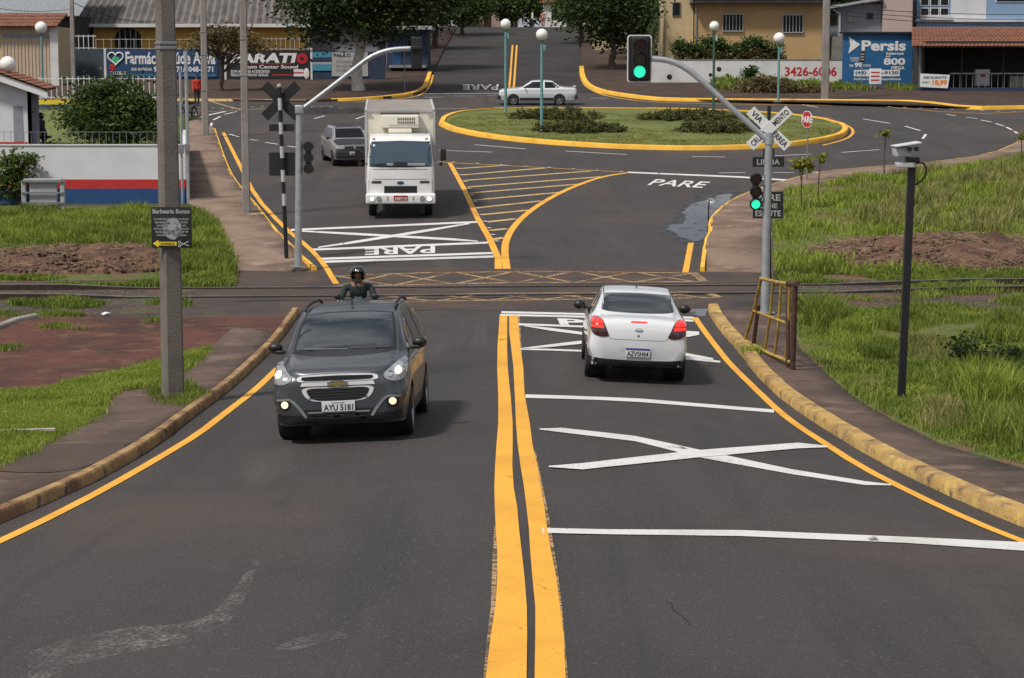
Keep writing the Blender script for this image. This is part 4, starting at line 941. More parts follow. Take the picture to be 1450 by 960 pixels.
    bw = patch(bv, [(p[0]*.85, p[1]) for p in bt], 'front', .024).build('badge', 'chrome', t); patch(bv, [(p[0]*.68, .7675+(p[1]-.7675)*.62) for p in bt], 'front', .028).build('badge_infill', 'badge_gold', bw)
    h = bv.ray_cast(Vector((0, 5, .485)), Vector((0, -1, 0)))[0]
    plate(t, (0.0, h.y+.03, .485), 1, 'AYU 5181', top='PARANA', w=.42, h=.135)
    wp = MB(); 
    for x0, x1 in ((-.60, -.08), (-.05, .52)):
        pts = []
        for i in range(6):
            x = x0+(x1-x0)*i/5; hh_ = bv.ray_cast(Vector((x, 5, 1.115+.012*i/5)), Vector((0, -1, 0)))[0]; pts.append(hh_+Vector((0, .012, .012)))
        wp.path(pts, .011, 6)
    wp.build('wiper', 'black_plastic', t)
    MB().prism([(-.012, -.05, 1.63), (-.012, .07, 1.63), (-.012, -.06, 1.72), (-.012, -.09, 1.715)], (.024, 0, 0)).build('antenna', 'black_plastic', t)
    return t
mpv = make_mpv(); pm = (P(410, 622)+P(585, 612))/2; place_car(mpv, Vector((pm.x-.01, pm.y+1.30, 0)), R(180-1.5))
# ---------------------------------------------------------------- white sedan (rear view)
def make_sedan():
    t = thing('white_sedan', 'white four-door saloon with brake lights on waiting before the rails', 'car')
    st = [(2.14,.32,.40,.50,.50,.46,.64,.34,.70),(2.10,.27,.60,.70,.50,.66,.69,.52,.76),(1.95,.23,.74,.80,.55,.76,.77,.62,.84),(1.4,.21,.79,.85,.58,.81,.88,.68,.96),(.95,.21,.80,.852,.60,.825,.93,.70,1.02),(.6,.21,.80,.852,.60,.83,.95,.66,1.22),(.2,.21,.80,.852,.60,.83,.96,.61,1.41),(-.3,.21,.80,.852,.60,.83,.975,.60,1.475),(-.8,.21,.80,.852,.60,.83,.99,.60,1.44),(-1.15,.22,.80,.852,.60,.83,1.0,.61,1.345),(-1.45,.23,.80,.852,.60,.825,1.01,.635,1.19),(-1.66,.24,.79,.85,.60,.81,1.02,.66,1.105),(-1.90,.26,.77,.84,.60,.79,1.01,.66,1.085),(-2.04,.28,.74,.825,.58,.765,.99,.64,1.06),(-2.11,.30,.70,.79,.56,.72,.93,.60,1.00),(-2.145,.34,.60,.70,.56,.64,.84,.54,.90)]
    B = loft_body(st); bv = bvh_of(B); body = B.build('body', 'paint_white', t)
    wh = [(.755, 1.30, .30), (-.755, 1.30, .30), (.755, -1.24, .30), (-.755, -1.24, .30)]
    cut_arches(body, wh, .355); add_wheels(t, wh, .30, .20, arch=.355)
    rw = [(-.60,1.135),(0,1.12),(.60,1.135),(.60,1.19),(.555,1.36),(.535,1.388),(0,1.405),(-.535,1.388),(-.555,1.36),(-.60,1.19)]
    patch(bv, sp(shrink(rw, -.035)), 'rear', .002).build('rear_window_seal', 'grey_metal', t)
    patch(bv, sp(rw), 'rear', .006).build('rear_window', 'glass_dark', t)
    fw = [(-.62,1.05),(.62,1.05),(.56,1.38),(-.56,1.38)]; patch(bv, fw, 'front', .006).build('windscreen', 'glass_dark', t)
    for s in (1, -1):
        sd_ = 'right' if s > 0 else 'left'
        for poly in ([(.98,1.0),(.45,1.26),(.05,1.385),(.02,1.0)], [(-.06,1.0),(-.03,1.395),(-.72,1.385),(-.92,1.30),(-.95,1.02)], [(-1.02,1.03),(-.99,1.27),(-1.30,1.10),(-1.32,1.05)]):
            patch(bv, poly, sd_, .006, .12).build('side_window', 'glass_dark', t)
        tl = [(.565,.845),(.66,.83),(.80,.875),(.815,.99),(.80,1.055),(.70,1.045),(.63,1.03),(.60,.95)]
        tl = [(.49,.775),(.62,.76),(.77,.80),(.80,.90),(.80,1.03),(.72,1.055),(.62,1.045),(.575,.97),(.53,.87)]
        tp = tl if s > 0 else mir(tl); l = patch(bv, sp(tp), 'rear', .010, .04).build('tail_light', 'tail_dark', t)
        for pl in ([(.60,.97),(.79,.975),(.79,1.03),(.72,1.045),(.63,1.035)], [(.585,.90),(.785,.91),(.79,.955),(.60,.955)]):
            patch(bv, pl if s > 0 else mir(pl), 'rear', .014, .04).build('brake_light', 'tail_red', l)
        m = MB().ball((s*.955, .62, 1.035), .10, 14, (1.1, .75, .80)).build('door_mirror', 'black_plastic', t)
        MB().box((s*.86, .66, .99), (.11, .06, .05), bev=.015).build('mirror_arm', 'black_plastic', m)
        for y in (.12, -.72): MB().box((s*.853, y, .87), (.03, .16, .028), bev=.01).build('door_handle', 'paint_white', t)
        for y in (.0, -.93): patch(bv, [(y-.007,.30),(y+.007,.30),(y+.007,1.3),(y-.007,1.3)], sd_, .002, .2).build('door_seam', 'dark_void', t)
        pts = []
        for i in range(9):
            y = .25-1.5*i/8; h = bv.ray_cast(Vector((s*.575, y, 4)), Vector((0, 0, -1)))[0]; pts.append(h+Vector((0, 0, -.001)))
        MB().path(pts, .009, 5).build('roof_gutter', 'black_plastic', t)
        lk = [(s*.47,.74),(s*.48,.735),(s*.545,.88),(s*.535,.885)]
        patch(bv, lk, 'rear', .0025, .2).build('boot_seam', 'grey_metal', t)
    patch(bv, [(-.80,.26),(-.4,.25),(0,.25),(.4,.25),(.80,.26),(.82,.43),(.5,.405),(0,.395),(-.5,.405),(-.82,.43)], 'rear', .012).build('lower_bumper', 'black_plastic', t)
    patch(bv, [(-.40,.735),(.40,.735),(.47,.742),(.47,.735),(.40,.727),(-.40,.727),(-.47,.735),(-.47,.742)], 'rear', .0025, .3).build('boot_seam', 'grey_metal', t)
    patch(bv, [(-.36,.44),(.36,.44),(.28,.60),(-.28,.60)], 'rear', .001, .1).build('plate_recess', 'white_steel', t)
    h = bv.ray_cast(Vector((0, -5, .525)), Vector((0, 1, 0)))[0]
    plate(t, (0.0, h.y-.03, .525), -1, 'AZV5H64', top='x', topm='plate_blue', w=.41, h=.14)
    patch(bv, [(-.14,1.005),(.14,1.005),(.13,1.028),(-.13,1.028)], 'rear', .006, .1).build('third_brake_light', 'tail_red', t)
    bt = [(-.075,-.012),(-.025,-.012),(-.025,-.028),(.025,-.028),(.025,-.012),(.075,-.012),(.075,.012),(.025,.012),(.025,.028),(-.025,.028),(-.025,.012),(-.075,.012)]
    patch(bv, [(p[0]*.9, p[1]*.9+.90) for p in bt], 'rear', .012, .1).build('badge', 'chrome', t)
    patch(bv, circ(0, .80, .018, 8), 'rear', .006, .1).build('boot_lock', 'matt_grey', t)
    MB().tube((-.45, -2.10, .27), (-.45, -1.9, .27), .025).build('exhaust_pipe', 'rust', t)
    MB().path([(0, -.55, 1.465), (0, -.75, 1.56)], [.012, .006], 6).build('antenna', 'black_plastic', t)
    return t
sed = make_sedan(); ps = (P(842, 531)+P(961, 540))/2; place_car(sed, Vector((ps.x-.03, ps.y+1.24, 0)), R(-.8)); sed.scale = (.965, 1, 1)
# ---------------------------------------------------------------- truck
def make_truck():
    t = thing('box_truck', 'white light truck with a cream refrigerated box coming off the roundabout', 'truck')
    # cab: lofted rounded box, nose +y. y: front 0 .. back -1.75
    st = [(.0,.48,.88,.93,.9,.93,1.50,.84,1.72),(-.03,.46,.96,.995,.9,.985,1.52,.88,1.80),(-.12,.45,1.01,1.035,.9,1.02,1.55,.90,2.05),(-.24,.45,1.02,1.045,.9,1.03,1.56,.91,2.32),(-.36,.45,1.02,1.045,.9,1.03,1.56,.92,2.45),(-.7,.45,1.02,1.045,.9,1.03,1.56,.92,2.49),(-1.65,.45,1.02,1.045,.9,1.03,1.56,.92,2.48),(-1.72,.48,1.0,1.02,.9,1.0,1.55,.90,2.43)]
    B = loft_body(st); bv = bvh_of(B); cab = B.build('cab', 'paint_truck', t)
    wh = [(.86, -1.0, .40), (-.86, -1.0, .40)]
    cut_arches(cab, wh, .50, .30); add_wheels(t, wh+[(.86, -4.6, .40), (-.86, -4.6, .40)], .40, .24, rimm='white_steel')
    ws = [(-.93,1.60),(0,1.58),(.93,1.60),(.925,1.85),(.89,2.22),(.85,2.32),(0,2.345),(-.85,2.32),(-.89,2.22),(-.925,1.85)]
    patch(bv, shrink(ws, -.03), 'front', .003).build('windscreen_seal', 'black_plastic', t)
    wsp = patch(bv, ws, 'front', .008).build('windscreen', 'glass_blue', t)
    wp = MB()
    for x0, x1 in ((-.42, .15), (.10, .75)):
        pts = [bv.ray_cast(Vector((x0+(x1-x0)*i/4, 5, 1.60+.03*i/4)), Vector((0, -1, 0)))[0]+Vector((0, .02, .01)) for i in range(5)]; wp.path(pts, .012, 6)
    wp.build('wiper', 'black_plastic', t)
    for s in (1, -1):
        patch(bv, [(-.35,1.62),(-.42,2.25),(-1.15,2.28),(-1.15,1.62)], 'right' if s > 0 else 'left', .006, .3).build('side_window', 'glass_dark', t)
        gr = [(.58,1.08),(.88,1.08),(.88,1.16),(.58,1.16)]; gp = gr if s > 0 else mir(gr); q = patch(bv, gp, 'front', .006, .2).build('side_vent', 'grey_metal', t)
        sl_ = MB(); 
        for k in range(4): patch(bv, [(s*.60, 1.09+k*.017), (s*.86, 1.09+k*.017), (s*.86, 1.098+k*.017), (s*.60, 1.098+k*.017)], 'front', .010, .3, sl_)
        sl_.build('vent_slats', 'dark_void', q)
        m = MB().box((s*1.30, -.02, 1.95), (.17, .09, .36), bev=.03).build('wing_mirror', 'black_plastic', t)
        MB().path([(s*.98, -.12, 1.66), (s*1.25, -.02, 1.70), (s*1.25, -.02, 1.80)], .018, 6).build('mirror_arm', 'black_metal', m)
        MB().box((s*1.23, -.02, 1.66), (.10, .07, .10), bev=.02).build('lower_mirror', 'black_plastic', m)
        MB().box((s*.80, -.20, 2.415), (.09, .05, .05), bev=.01).build('roof_light', 'grey_metal', t)
        # door seam
        patch(bv, [(-.22,.7),(-.24,.7),(-.30,2.35),(-.28,2.35)], 'right' if s > 0 else 'left', .003, .3).build('door_seam', 'dark_void', t)
    # panel seams and grille
    for z, x in ((1.50, .97), (1.20, .99)): patch(bv, [(-x, z), (x, z), (x, z+.014), (-x, z+.014)], 'front', .003, .4).build('panel_seam', 'matt_grey', t)
    for s in (1, -1): patch(bv, [(s*.955, .80), (s*.965, .80), (s*.965, 1.19), (s*.955, 1.19)], 'front', .003, .4).build('panel_seam', 'matt_grey', t)
    g_ = patch(bv, [(-.50,.79),(.50,.79),(.50,1.0),(-.50,1.0)], 'front', .008, .3).build('grille', 'black_plastic', t)
    sl_ = MB()
    for k in range(5): patch(bv, [(-.48, .81+k*.038), (.48, .81+k*.038), (.48, .825+k*.038), (-.48, .825+k*.038)], 'front', .014, .5, sl_)
    sl_.build('grille_slats', 'matt_grey', g_)
    patch(bv, circ(0, 1.095, .052, 16, 2.1), 'front', .010, .2).build('badge', 'navy_sign', t)
    put_text(lm := MB(), '816', rect_fn((.66, .012, 1.245), (-.12, 0, 0), (0, 0, .05)), .02); 
    # bumper
    bp = MB().box((0, .02, .62), (2.12, .30, .31), bev=.06).build('bumper', 'paint_truck', t)
    for s in (1, -1):
        hl = MB().disc((s*.87, .175, .63), (0, 1, 0), .001, .085, .03, 18).build('headlight', 'chrome', t)
        MB().disc((s*.87, .190, .63), (0, 1, 0), .001, .066, .01, 18).build('headlamp_bulb', 'lamp_lit_white', hl)
        fl = MB().disc((s*.66, .175, .63), (0, 1, 0), .001, .08, .03, 18).build('fog_light', 'grey_metal', t)
        MB().disc((s*.66, .190, .63), (0, 1, 0), .001, .06, .01, 18).build('fog_glass', 'lamp_glass', fl)
        for z in (.60, .67): MB().box((s*.39, .172, z), (.045, .01, .03)).build('bumper_hole', 'dark_void', bp)
    plate(t, (0, .186, .655), 1, 'ARE7114', 'plate_red', 'sign_white', w=.42, h=.15)
    # step panel / wheel arch band
    for s in (1, -1): MB().box((s*1.035, -.33, .60), (.03, .34, .25), bev=.01).build('step_panel', 'paint_truck', t)
    # cargo box
    x0, x1, y0, y1, z0, z1 = -1.06, 1.06, -7.1, -1.85, .95, 3.16
    box = MB().span((x0, y0, z0), (x1, y1, z1)).build('cargo_box', 'box_cream', t)
    MB().span((x0+.01, y0+.01, z1), (x1-.01, y1-.01, z1+.012)).build('roof_panel', 'box_roof', box)
    ed = MB()
    for x in (x0, x1):
        ed.box((x, (y0+y1)/2, z1), (.07, y1-y0+.06, .06)); ed.box((x, y1, (z0+z1)/2), (.07, .06, z1-z0))
    ed.box((0, y1, z1), (2.2, .06, .07)); ed.box((0, y1, z0), (2.2, .06, .07)); ed.build('edge_trim', 'white_steel', box)
    for s in (1, -1):
        MB().box((s*.95, y1+.035, z1-.13), (.16, .02, .05), bev=.005).build('marker_light', 'sign_grey', box)
    f = MB(); f.prism([(-.59, y1, 2.98), (.59, y1, 2.98), (.59, y1, 2.52), (-.59, y1, 2.52)], (0, .42, 0)); fr = MB().box((0, y1+.22, 2.86), (1.18, .44, .40), bev=.05).build('cooling_unit', 'box_cream', t)
    MB().box((0, y1+.30, 2.57), (.72, .30, .13), bev=.02).build('cooling_drip_tray', 'box_cream', fr)
    ho = MB()
    for i in range(10):
        for j in range(2): ho.box((.06-i*.056, y1+.445, 2.93-j*.11), (.030, .014, .075), bev=.004)
    ho.build('vent_slots', 'rust', fr)
    MB().box((-.0, y1+.2, 3.075), (1.2, .30, .03)).build('cooling_lid', 'matt_grey', fr)
    MB().box((-.10, y1+.445, 2.74), (.0+.9, .01, .012)).build('panel_seam', 'grey_metal', fr)
    MB().span((-.45, -7.0, .55), (.45, -1.0, .75)).build('chassis', 'black_metal', t)
    for s in (1, -1): MB().box((s*.90, -4.6, .93), (.36, 1.1, .04)).build('mudguard', 'black_plastic', t)
    for s in (1, -1): MB().box((s*1.05, -2.9, .62), (.03, 1.8, .10)).build('side_guard', 'white_steel', t)
    MB().box((0, -7.0, .55), (2.0, .08, .12)).build('rear_bumper', 'black_metal', t)
    pp = MB(); [patch(bv, [(x0_, 1.625), (x1_, 1.625), (x1_, z_), (x0_, z_)], 'front', .011, .1, pp) for x0_, x1_, z_ in ((-.75, -.22, 1.70),)]; pp.build('dashboard_papers', 'sign_grey', wsp)
    patch(bv, [(.22, 1.63), (.42, 1.63), (.42, 1.70), (.22, 1.70)], 'front', .011, .1).build('windscreen_label', 'sign_grey', wsp); patch(bv, [(-.18, 1.62), (.18, 1.62), (.18, 1.74), (-.18, 1.74)], 'front', .010, .1).build('dashboard', 'matt_grey', wsp)
    patch(bv, circ(.80, 2.22, .035, 10), 'front', .011, .1).build('windscreen_sticker', 'sign_white', wsp)
    return t
trk = make_truck(); pt_ = (P(535, 304)+P(614, 304))/2; place_car(trk, Vector((pt_.x, pt_.y+1.0+.0, 0)), R(180+.4))
trk.location = Vector((pt_.x-.10, pt_.y-1.0, 0)); trk.location.z = hz(trk.location.x, trk.location.y)+.0
_sl = (hz(trk.location.x, trk.location.y+1.0)-hz(trk.location.x, trk.location.y+5.0))/4
trk.rotation_euler = (math.atan(_sl), 0, R(183.2))
# ---------------------------------------------------------------- silver saloon on the roundabout (side view)
def make_monza():
    t = thing('silver_saloon', 'old silver two-door saloon crossing behind the roundabout lawn', 'car')
    st = [(2.18,.38,.50,.60,.50,.58,.66,.48,.70),(2.14,.30,.68,.76,.52,.74,.76,.62,.80),(1.95,.27,.76,.81,.55,.78,.83,.64,.86),(1.4,.25,.78,.83,.60,.80,.88,.68,.93),(.98,.25,.79,.834,.60,.81,.90,.70,.97),(.65,.25,.79,.834,.60,.81,.91,.62,1.17),(.32,.25,.79,.834,.60,.81,.91,.57,1.33),(-.1,.25,.79,.834,.60,.81,.92,.56,1.36),(-.75,.25,.79,.834,.60,.81,.93,.56,1.34),(-1.0,.25,.79,.834,.60,.81,.94,.58,1.22),(-1.30,.26,.79,.83,.60,.81,.94,.64,1.03),(-1.7,.28,.78,.82,.60,.79,.94,.64,.985),(-2.05,.30,.74,.80,.60,.77,.92,.63,.965),(-2.15,.34,.66,.74,.58,.72,.86,.58,.92)]
    B = loft_body(st); bv = bvh_of(B); body = B.build('body', 'paint_silver', t)
    wh = [(.74, 1.36, .29), (-.74, 1.36, .29), (.74, -1.2, .29), (-.74, -1.2, .29)]
    cut_arches(body, wh, .34); add_wheels(t, wh, .29, .18, rimm='grey_metal', arch=.34)
    patch(bv, [(-.60,1.0),(.60,1.0),(.52,1.28),(-.52,1.28)], 'front', .006).build('windscreen', 'glass_dark', t)
    patch(bv, [(-.58,1.05),(.58,1.05),(.52,1.29),(-.52,1.29)], 'rear', .006).build('rear_window', 'glass_dark', t)
    for s in (1, -1):
        sd_ = 'right' if s > 0 else 'left'
        for poly in ([(.86,.955),(.40,1.23),(.30,1.285),(-.30,1.30),(-.30,.955)], [(-.38,.955),(-.38,1.295),(-.82,1.27),(-1.18,1.0),(-1.18,.965)]):
            patch(bv, poly, sd_, .006, .12).build('side_window', 'window_glass', t)
        patch(bv, [(1.0,.28),(1.0,.42),(-.85,.42),(-.85,.28)], sd_, .008, .3).build('side_cladding', 'matt_grey', t)
        patch(bv, [(-.34,.40),(-.33,.40),(-.33,.95),(-.34,.95)], sd_, .003, .3).build('door_seam', 'dark_void', t)
        for fr_, m_ in (('front', 'lamp_glass'), ('rear', 'tail_dark')):
            pl = [(.42,.66),(.72,.66),(.72,.78),(.42,.78)] if fr_ == 'front' else [(.42,.70),(.72,.70),(.72,.86),(.42,.86)]
            patch(bv, pl if s > 0 else mir(pl), fr_, .008, .2).build('headlight' if fr_ == 'front' else 'tail_light', m_, t)
        MB().ball((s*.90, .72, .99), .07, 10, (1, .7, .8)).build('door_mirror', 'black_plastic', t)
        MB().box((s*.833, -.2, .80), (.02, .15, .025), bev=.006).build('door_handle', 'black_plastic', t)
    MB().box((0, 2.16, .45), (1.60, .20, .24), bev=.05).build('front_bumper', 'matt_grey', t)
    MB().box((0, -2.13, .47), (1.58, .18, .24), bev=.05).build('rear_bumper', 'matt_grey', t)
    MB().box((0, 2.19, .72), (.9, .02, .09)).build('grille', 'black_plastic', t)
    MB().box((0, -2.05, 1.02), (1.3, .16, .04), bev=.015).build('spoiler', 'paint_silver', t)
    return t
mz = make_monza(); q = (P(724, 148.3)+P(789, 149.8))/2; place_car(mz, Vector((q.x+.20, q.y+.75, 0)), R(90))
# ---------------------------------------------------------------- grey and silver hatchback
def make_hatch():
    t = thing('small_hatchback', 'old silver hatchback with a matt dark bonnet beside the truck', 'car')
    st = [(1.84,.36,.46,.54,.50,.52,.66,.42,.72),(1.80,.28,.64,.72,.52,.70,.74,.58,.80),(1.62,.25,.72,.77,.55,.74,.82,.62,.88),(1.1,.23,.74,.78,.60,.755,.90,.66,.98),(.85,.23,.74,.78,.60,.76,.92,.66,1.02),(.55,.23,.74,.78,.60,.76,.93,.60,1.24),(.22,.23,.74,.78,.60,.76,.94,.555,1.41),(-.3,.23,.74,.78,.60,.76,.95,.55,1.44),(-1.2,.23,.74,.78,.60,.76,.96,.545,1.42),(-1.5,.25,.73,.77,.60,.75,.96,.56,1.34),(-1.72,.28,.70,.75,.60,.74,.94,.58,1.10),(-1.82,.34,.60,.70,.60,.68,.86,.54,.95)]
    B = loft_body(st); bv = bvh_of(B); body = B.build('body', 'paint_grey_hatch', t)
    wh = [(.69, 1.16, .27), (-.69, 1.16, .27), (.69, -1.2, .27), (-.69, -1.2, .27)]
    cut_arches(body, wh, .32); add_wheels(t, wh, .27, .16, rimm='matt_grey', arch=.32)
    patch(bv, [(-.57,1.04),(.57,1.04),(.50,1.36),(-.50,1.36)], 'front', .006).build('windscreen', 'window_glass', t)
    patch(bv, [(-.72,.90),(-.66,1.74),(.66,1.74),(.72,.90)], 'top', .006, .1).build('bonnet', 'matt_grey', t)
    patch(bv, [(-.70,.35),(.70,.35),(.72,.88),(-.72,.88)], 'front', .004, .1).build('front_panel', 'matt_grey', t)
    patch(bv, [(-.56,.26),(-.56,-1.4),(.56,-1.4),(.56,.26)], 'top', .004, .2).build('roof_panel', 'matt_grey', t)
    for s in (1, -1):
        sd_ = 'right' if s > 0 else 'left'
        for poly in ([(.72,.98),(.25,1.27),(.0,1.34),(-.1,1.345),(-.1,.98)], [(-.18,.98),(-.18,1.35),(-1.3,1.33),(-1.40,1.0)]):
            patch(bv, poly, sd_, .006, .12).build('side_window', 'window_glass', t)
        pl = [(.40,.68),(.66,.69),(.68,.82),(.40,.80)]; patch(bv, pl if s > 0 else mir(pl), 'front', .008, .1).build('headlight', 'lamp_glass', t)
        MB().ball((s*.84, .60, 1.02), .075, 10, (1, .7, .8)).build('door_mirror', 'black_plastic', t)
        MB().box((s*.777, -.25, .84), (.02, .13, .025), bev=.006).build('door_handle', 'black_plastic', t)
        patch(bv, [(-.14,.40),(-.13,.40),(-.13,.96),(-.14,.96)], sd_, .003, .3).build('door_seam', 'dark_void', t)
    patch(bv, [(-.38,.70),(.38,.70),(.38,.78),(-.38,.78)], 'front', .006, .1).build('grille', 'black_plastic', t)
    patch(bv, circ(0, .745, .04, 10), 'front', .012, .1).build('badge', 'chrome', t)
    MB().box((0, 1.80, .47), (1.46, .20, .26), bev=.05).build('front_bumper', 'matt_grey', t)
    plate(t, (0, 1.915, .52), 1, 'ABK 2970', w=.40, h=.13)
    return t
hb = make_hatch(); q = (P(470, 233.5)+P(515, 234))/2; place_car(hb, Vector((q.x-.12, q.y+1.1, 0)), R(180+14))
# ================================================================== PEOPLE AND MOTORBIKES
def skin_mesh(verts, edges, radii, root=0, sub=2):
    me = bpy.data.meshes.new('skin'); me.from_pydata(verts, edges, []); o = bpy.data.objects.new('skin', me); COL.objects.link(o)
    m = o.modifiers.new('s', 'SKIN'); m.use_smooth_shade = True
    sv = me.skin_vertices[0].data
    for i, r in enumerate(radii):
        sv[i].radius = (r, r) if not isinstance(r, tuple) else r; sv[i].use_root = (i == root)
    s = o.modifiers.new('d', 'SUBSURF'); s.levels = sub; s.render_levels = sub
    dg = bpy.context.evaluated_depsgraph_get(); dg.update(); r = bpy.data.meshes.new_from_object(o.evaluated_get(dg))
    bpy.data.objects.remove(o); return r
def hand_verts(wr, d, side, V, E, RR, ib, s=1.0, curl=.6):
    """palm plus five separate fingers from the wrist index ib; d = direction of the hand, side = thumb side direction"""
    d = Vector(d).normalized(); side = Vector(side); side = (side-d*side.dot(d)).normalized(); nrm = d.cross(side).normalized()
    wr = Vector(wr); pm_ = wr+d*.05*s; V.append(tuple(pm_)); E.append((ib, len(V)-1)); RR.append((.034*s, .020*s)); pi_ = len(V)-1
    for k, (o, L) in enumerate(((.030, .072), (.010, .080), (-.010, .075), (-.030, .058))):
        b = wr+d*.092*s+side*o*s; V.append(tuple(b)); E.append((pi_, len(V)-1)); RR.append(.0095*s)
        for j in range(2):
            dd = (d*math.cos(curl*(j+1))+nrm*math.sin(curl*(j+1))); b = b+dd*L*s*.5; V.append(tuple(b)); E.append((len(V)-2, len(V)-1)); RR.append(.0085*s-.001*j)
    b = wr+d*.035*s+side*.035*s; V.append(tuple(b)); E.append((pi_, len(V)-1)); RR.append(.011*s)
    b = b+(side*.6+d*.8+nrm*.3).normalized()*.032*s; V.append(tuple(b)); E.append((len(V)-2, len(V)-1)); RR.append(.010*s)
    b = b+(side*.2+d+nrm*.5).normalized()*.028*s; V.append(tuple(b)); E.append((len(V)-2, len(V)-1)); RR.append(.0085*s)
def person(label, loc, rz, J, top='shirt', legs='trousers', helmet=None, hair='hair', group=None, stripes=None, shorts=False, shoe='black_plastic', fing=True):
    """J: joints in the person's frame (faces +y): pelvis, chest, neck, head, and per side sh el wr hip kn an toe"""
    t = thing('person', label, 'person', loc, rz, group)
    V = []; E = []; RR = []
    def add(p, r, par=None):
        V.append(tuple(p)); RR.append(r)
        if par is not None: E.append((par, len(V)-1))
        return len(V)-1
    pe = Vector(J['pelvis']); ch = Vector(J['chest']); nk = Vector(J['neck']); hd = Vector(J['head'])
    ip = add(pe, (.155, .115)); im = add(pe.lerp(ch, .45), (.140, .105), ip); ic = add(ch, (.165, .12), im); iu = add(ch.lerp(nk, .6), (.12, .085), ic)
    ink = add(nk, .055, iu); ih0 = add(nk.lerp(hd, .55), .058, ink); ih = add(hd, (.078, .092), ih0); add(hd+(hd-nk).normalized()*.085, (.06, .07), ih)
    for s, k in ((1, 'R'), (-1, 'L')):
        sh, el, wr = [Vector(J[a+k]) for a in ('sh', 'el', 'wr')]
        a = add(sh, .072, iu); b = add(sh.lerp(el, .5), .052, a); c = add(el, .043, b); d = add(el.lerp(wr, .5), .038, c); e = add(wr, .027, d)
        hand_verts(wr, J.get('hd'+k, (wr-el)), J.get('th'+k, (-s, .4, .2)), V, E, RR, e, 1.0, J.get('curl', .5))
        hp, kn, an, to = [Vector(J[a_+k]) for a_ in ('hip', 'kn', 'an', 'to')]
        a = add(hp, .095, ip); b = add(hp.lerp(kn, .5), .082, a); c = add(kn, .060, b); d = add(kn.lerp(an, .4), .056, c); e = add(an, .040, d)
        f = add(an.lerp(to, .5)+Vector((0, 0, -.015)), .040, e); add(to, .032, f)
    me = skin_mesh(V, E, RR); me.materials.clear()
    for m in ('skin', top, legs, shoe)+(tuple(stripes) if stripes else ()): me.materials.append(MATS[m])
    # nearest-bone colouring of the one body mesh
    segs = []
    def sg(a, b, i): segs.append((Vector(a), Vector(b), i))
    sg(pe, ch, 1); sg(ch, ch.lerp(nk, .75), 1); sg(nk, hd, 0); sg(hd, hd+Vector((0, 0, .1)), 0)
    for k in 'RL':
        sh, el, wr = [Vector(J[a+k]) for a in ('sh', 'el', 'wr')]; sg(sh, el, 1); sg(el, wr, 1 if J.get('sleeve', True) else 0)
        hdv = (Vector(J.get('hd'+k, wr-el))).normalized(); sg(wr+hdv*.03, wr+hdv*.2, 0)
        hp, kn, an, to = [Vector(J[a_+k]) for a_ in ('hip', 'kn', 'an', 'to')]; sg(hp, kn, 2); sg(kn, an, 0 if shorts else 2); sg(an+Vector((0, 0, -.01)), to, 3)
    for p in me.polygons:
        c = p.center; best = 9; bi = 0
        for a, b, i in segs:
            ab = b-a; u = max(0, min(1, (c-a).dot(ab)/max(1e-9, ab.length_squared))); d = (c-a-ab*u).length
            if d < best: best = d; bi = i
        if stripes and bi == 1:
            h = (c-pe).dot((ch-pe).normalized()); 
            if .27 < h < .33: bi = 4
            elif .17 < h < .21: bi = 5
        p.material_index = bi; p.use_smooth = True
    ob = bpy.data.objects.new('body', me); COL.objects.link(ob); ob.parent = t
    # face
    fd = Vector(J.get('face', (0, 1, 0))).normalized(); fx = Vector((fd.y, -fd.x, 0)).normalized(); up = fx.cross(fd)*1.0
    if up.z < 0: up = -up
    f = MB().ball(hd+fd*.088-up*.0, .014, 8, (1, 1.2, 1.5)); f.build('nose', 'skin', t)
    e = MB(); [e.ball(hd+fd*.078+fx*s*.032+up*.018, .010, 8) for s in (1, -1)]; e.build('eyes', 'text_black', t)
    MB().box(hd+fd*.080-up*.045, (.045, .012, .010), math.atan2(fd.y, fd.x)-R(90)).build('mouth', 'rust', t)
    er = MB(); [er.ball(hd+fx*s*.080, .024, 8, (.4, .7, 1.1)) for s in (1, -1)]; er.build('ears', 'skin', t)
    if helmet:
        bm = bmesh.new(); bmesh.ops.create_uvsphere(bm, u_segments=28, v_segments=18, radius=1)
        c0 = hd+up*.02
        rm_ = [v for v in bm.verts if (v.co.y > .55 and abs(v.co.x) < .62 and -.62 < v.co.z < .28) or v.co.z < -.86]
        bmesh.ops.delete(bm, geom=rm_, context='VERTS')
        q = Matrix.Translation(c0) @ Matrix.Rotation(math.atan2(fd.y, fd.x)-R(90), 4, 'Z') @ Matrix.Diagonal((.130, .150, .148, 1))
        h = MB().addbm(bm, True, q).build('helmet', helmet, t); sm = h.modifiers.new('so', 'SOLIDIFY'); sm.thickness = .012; sm.offset = -1
        MB().box(c0+fd*.148+up*.075, (.05, .008, .022), math.atan2(fd.y, fd.x)-R(90)).build('helmet_sticker', 'sign_white', h)
        MB().path([c0+fd*.135-up*.095+fx*.07, c0+fd*.15-up*.10, c0+fd*.135-up*.095-fx*.07], .024, 8).build('helmet_chin', helmet, h)
    elif hair:
        bm = bmesh.new(); bmesh.ops.create_uvsphere(bm, u_segments=16, v_segments=12, radius=1)
        bmesh.ops.delete(bm, geom=[v for v in bm.verts if v.co.z < -.15 or (v.co.y > .55 and v.co.z < .45)], context='VERTS')
        q = Matrix.Translation(hd+up*.03) @ Matrix.Rotation(math.atan2(fd.y, fd.x)-R(90), 4, 'Z') @ Matrix.Diagonal((.088, .10, .10, 1))
        h = MB().addbm(bm, True, q).build('hair', hair, t)
    return t
mat('shirt_red', (.55, .03, .02), .8); mat('shirt_teal', (.014, .026, .030), .85); mat('stripe_light', (.40, .52, .55), .8)
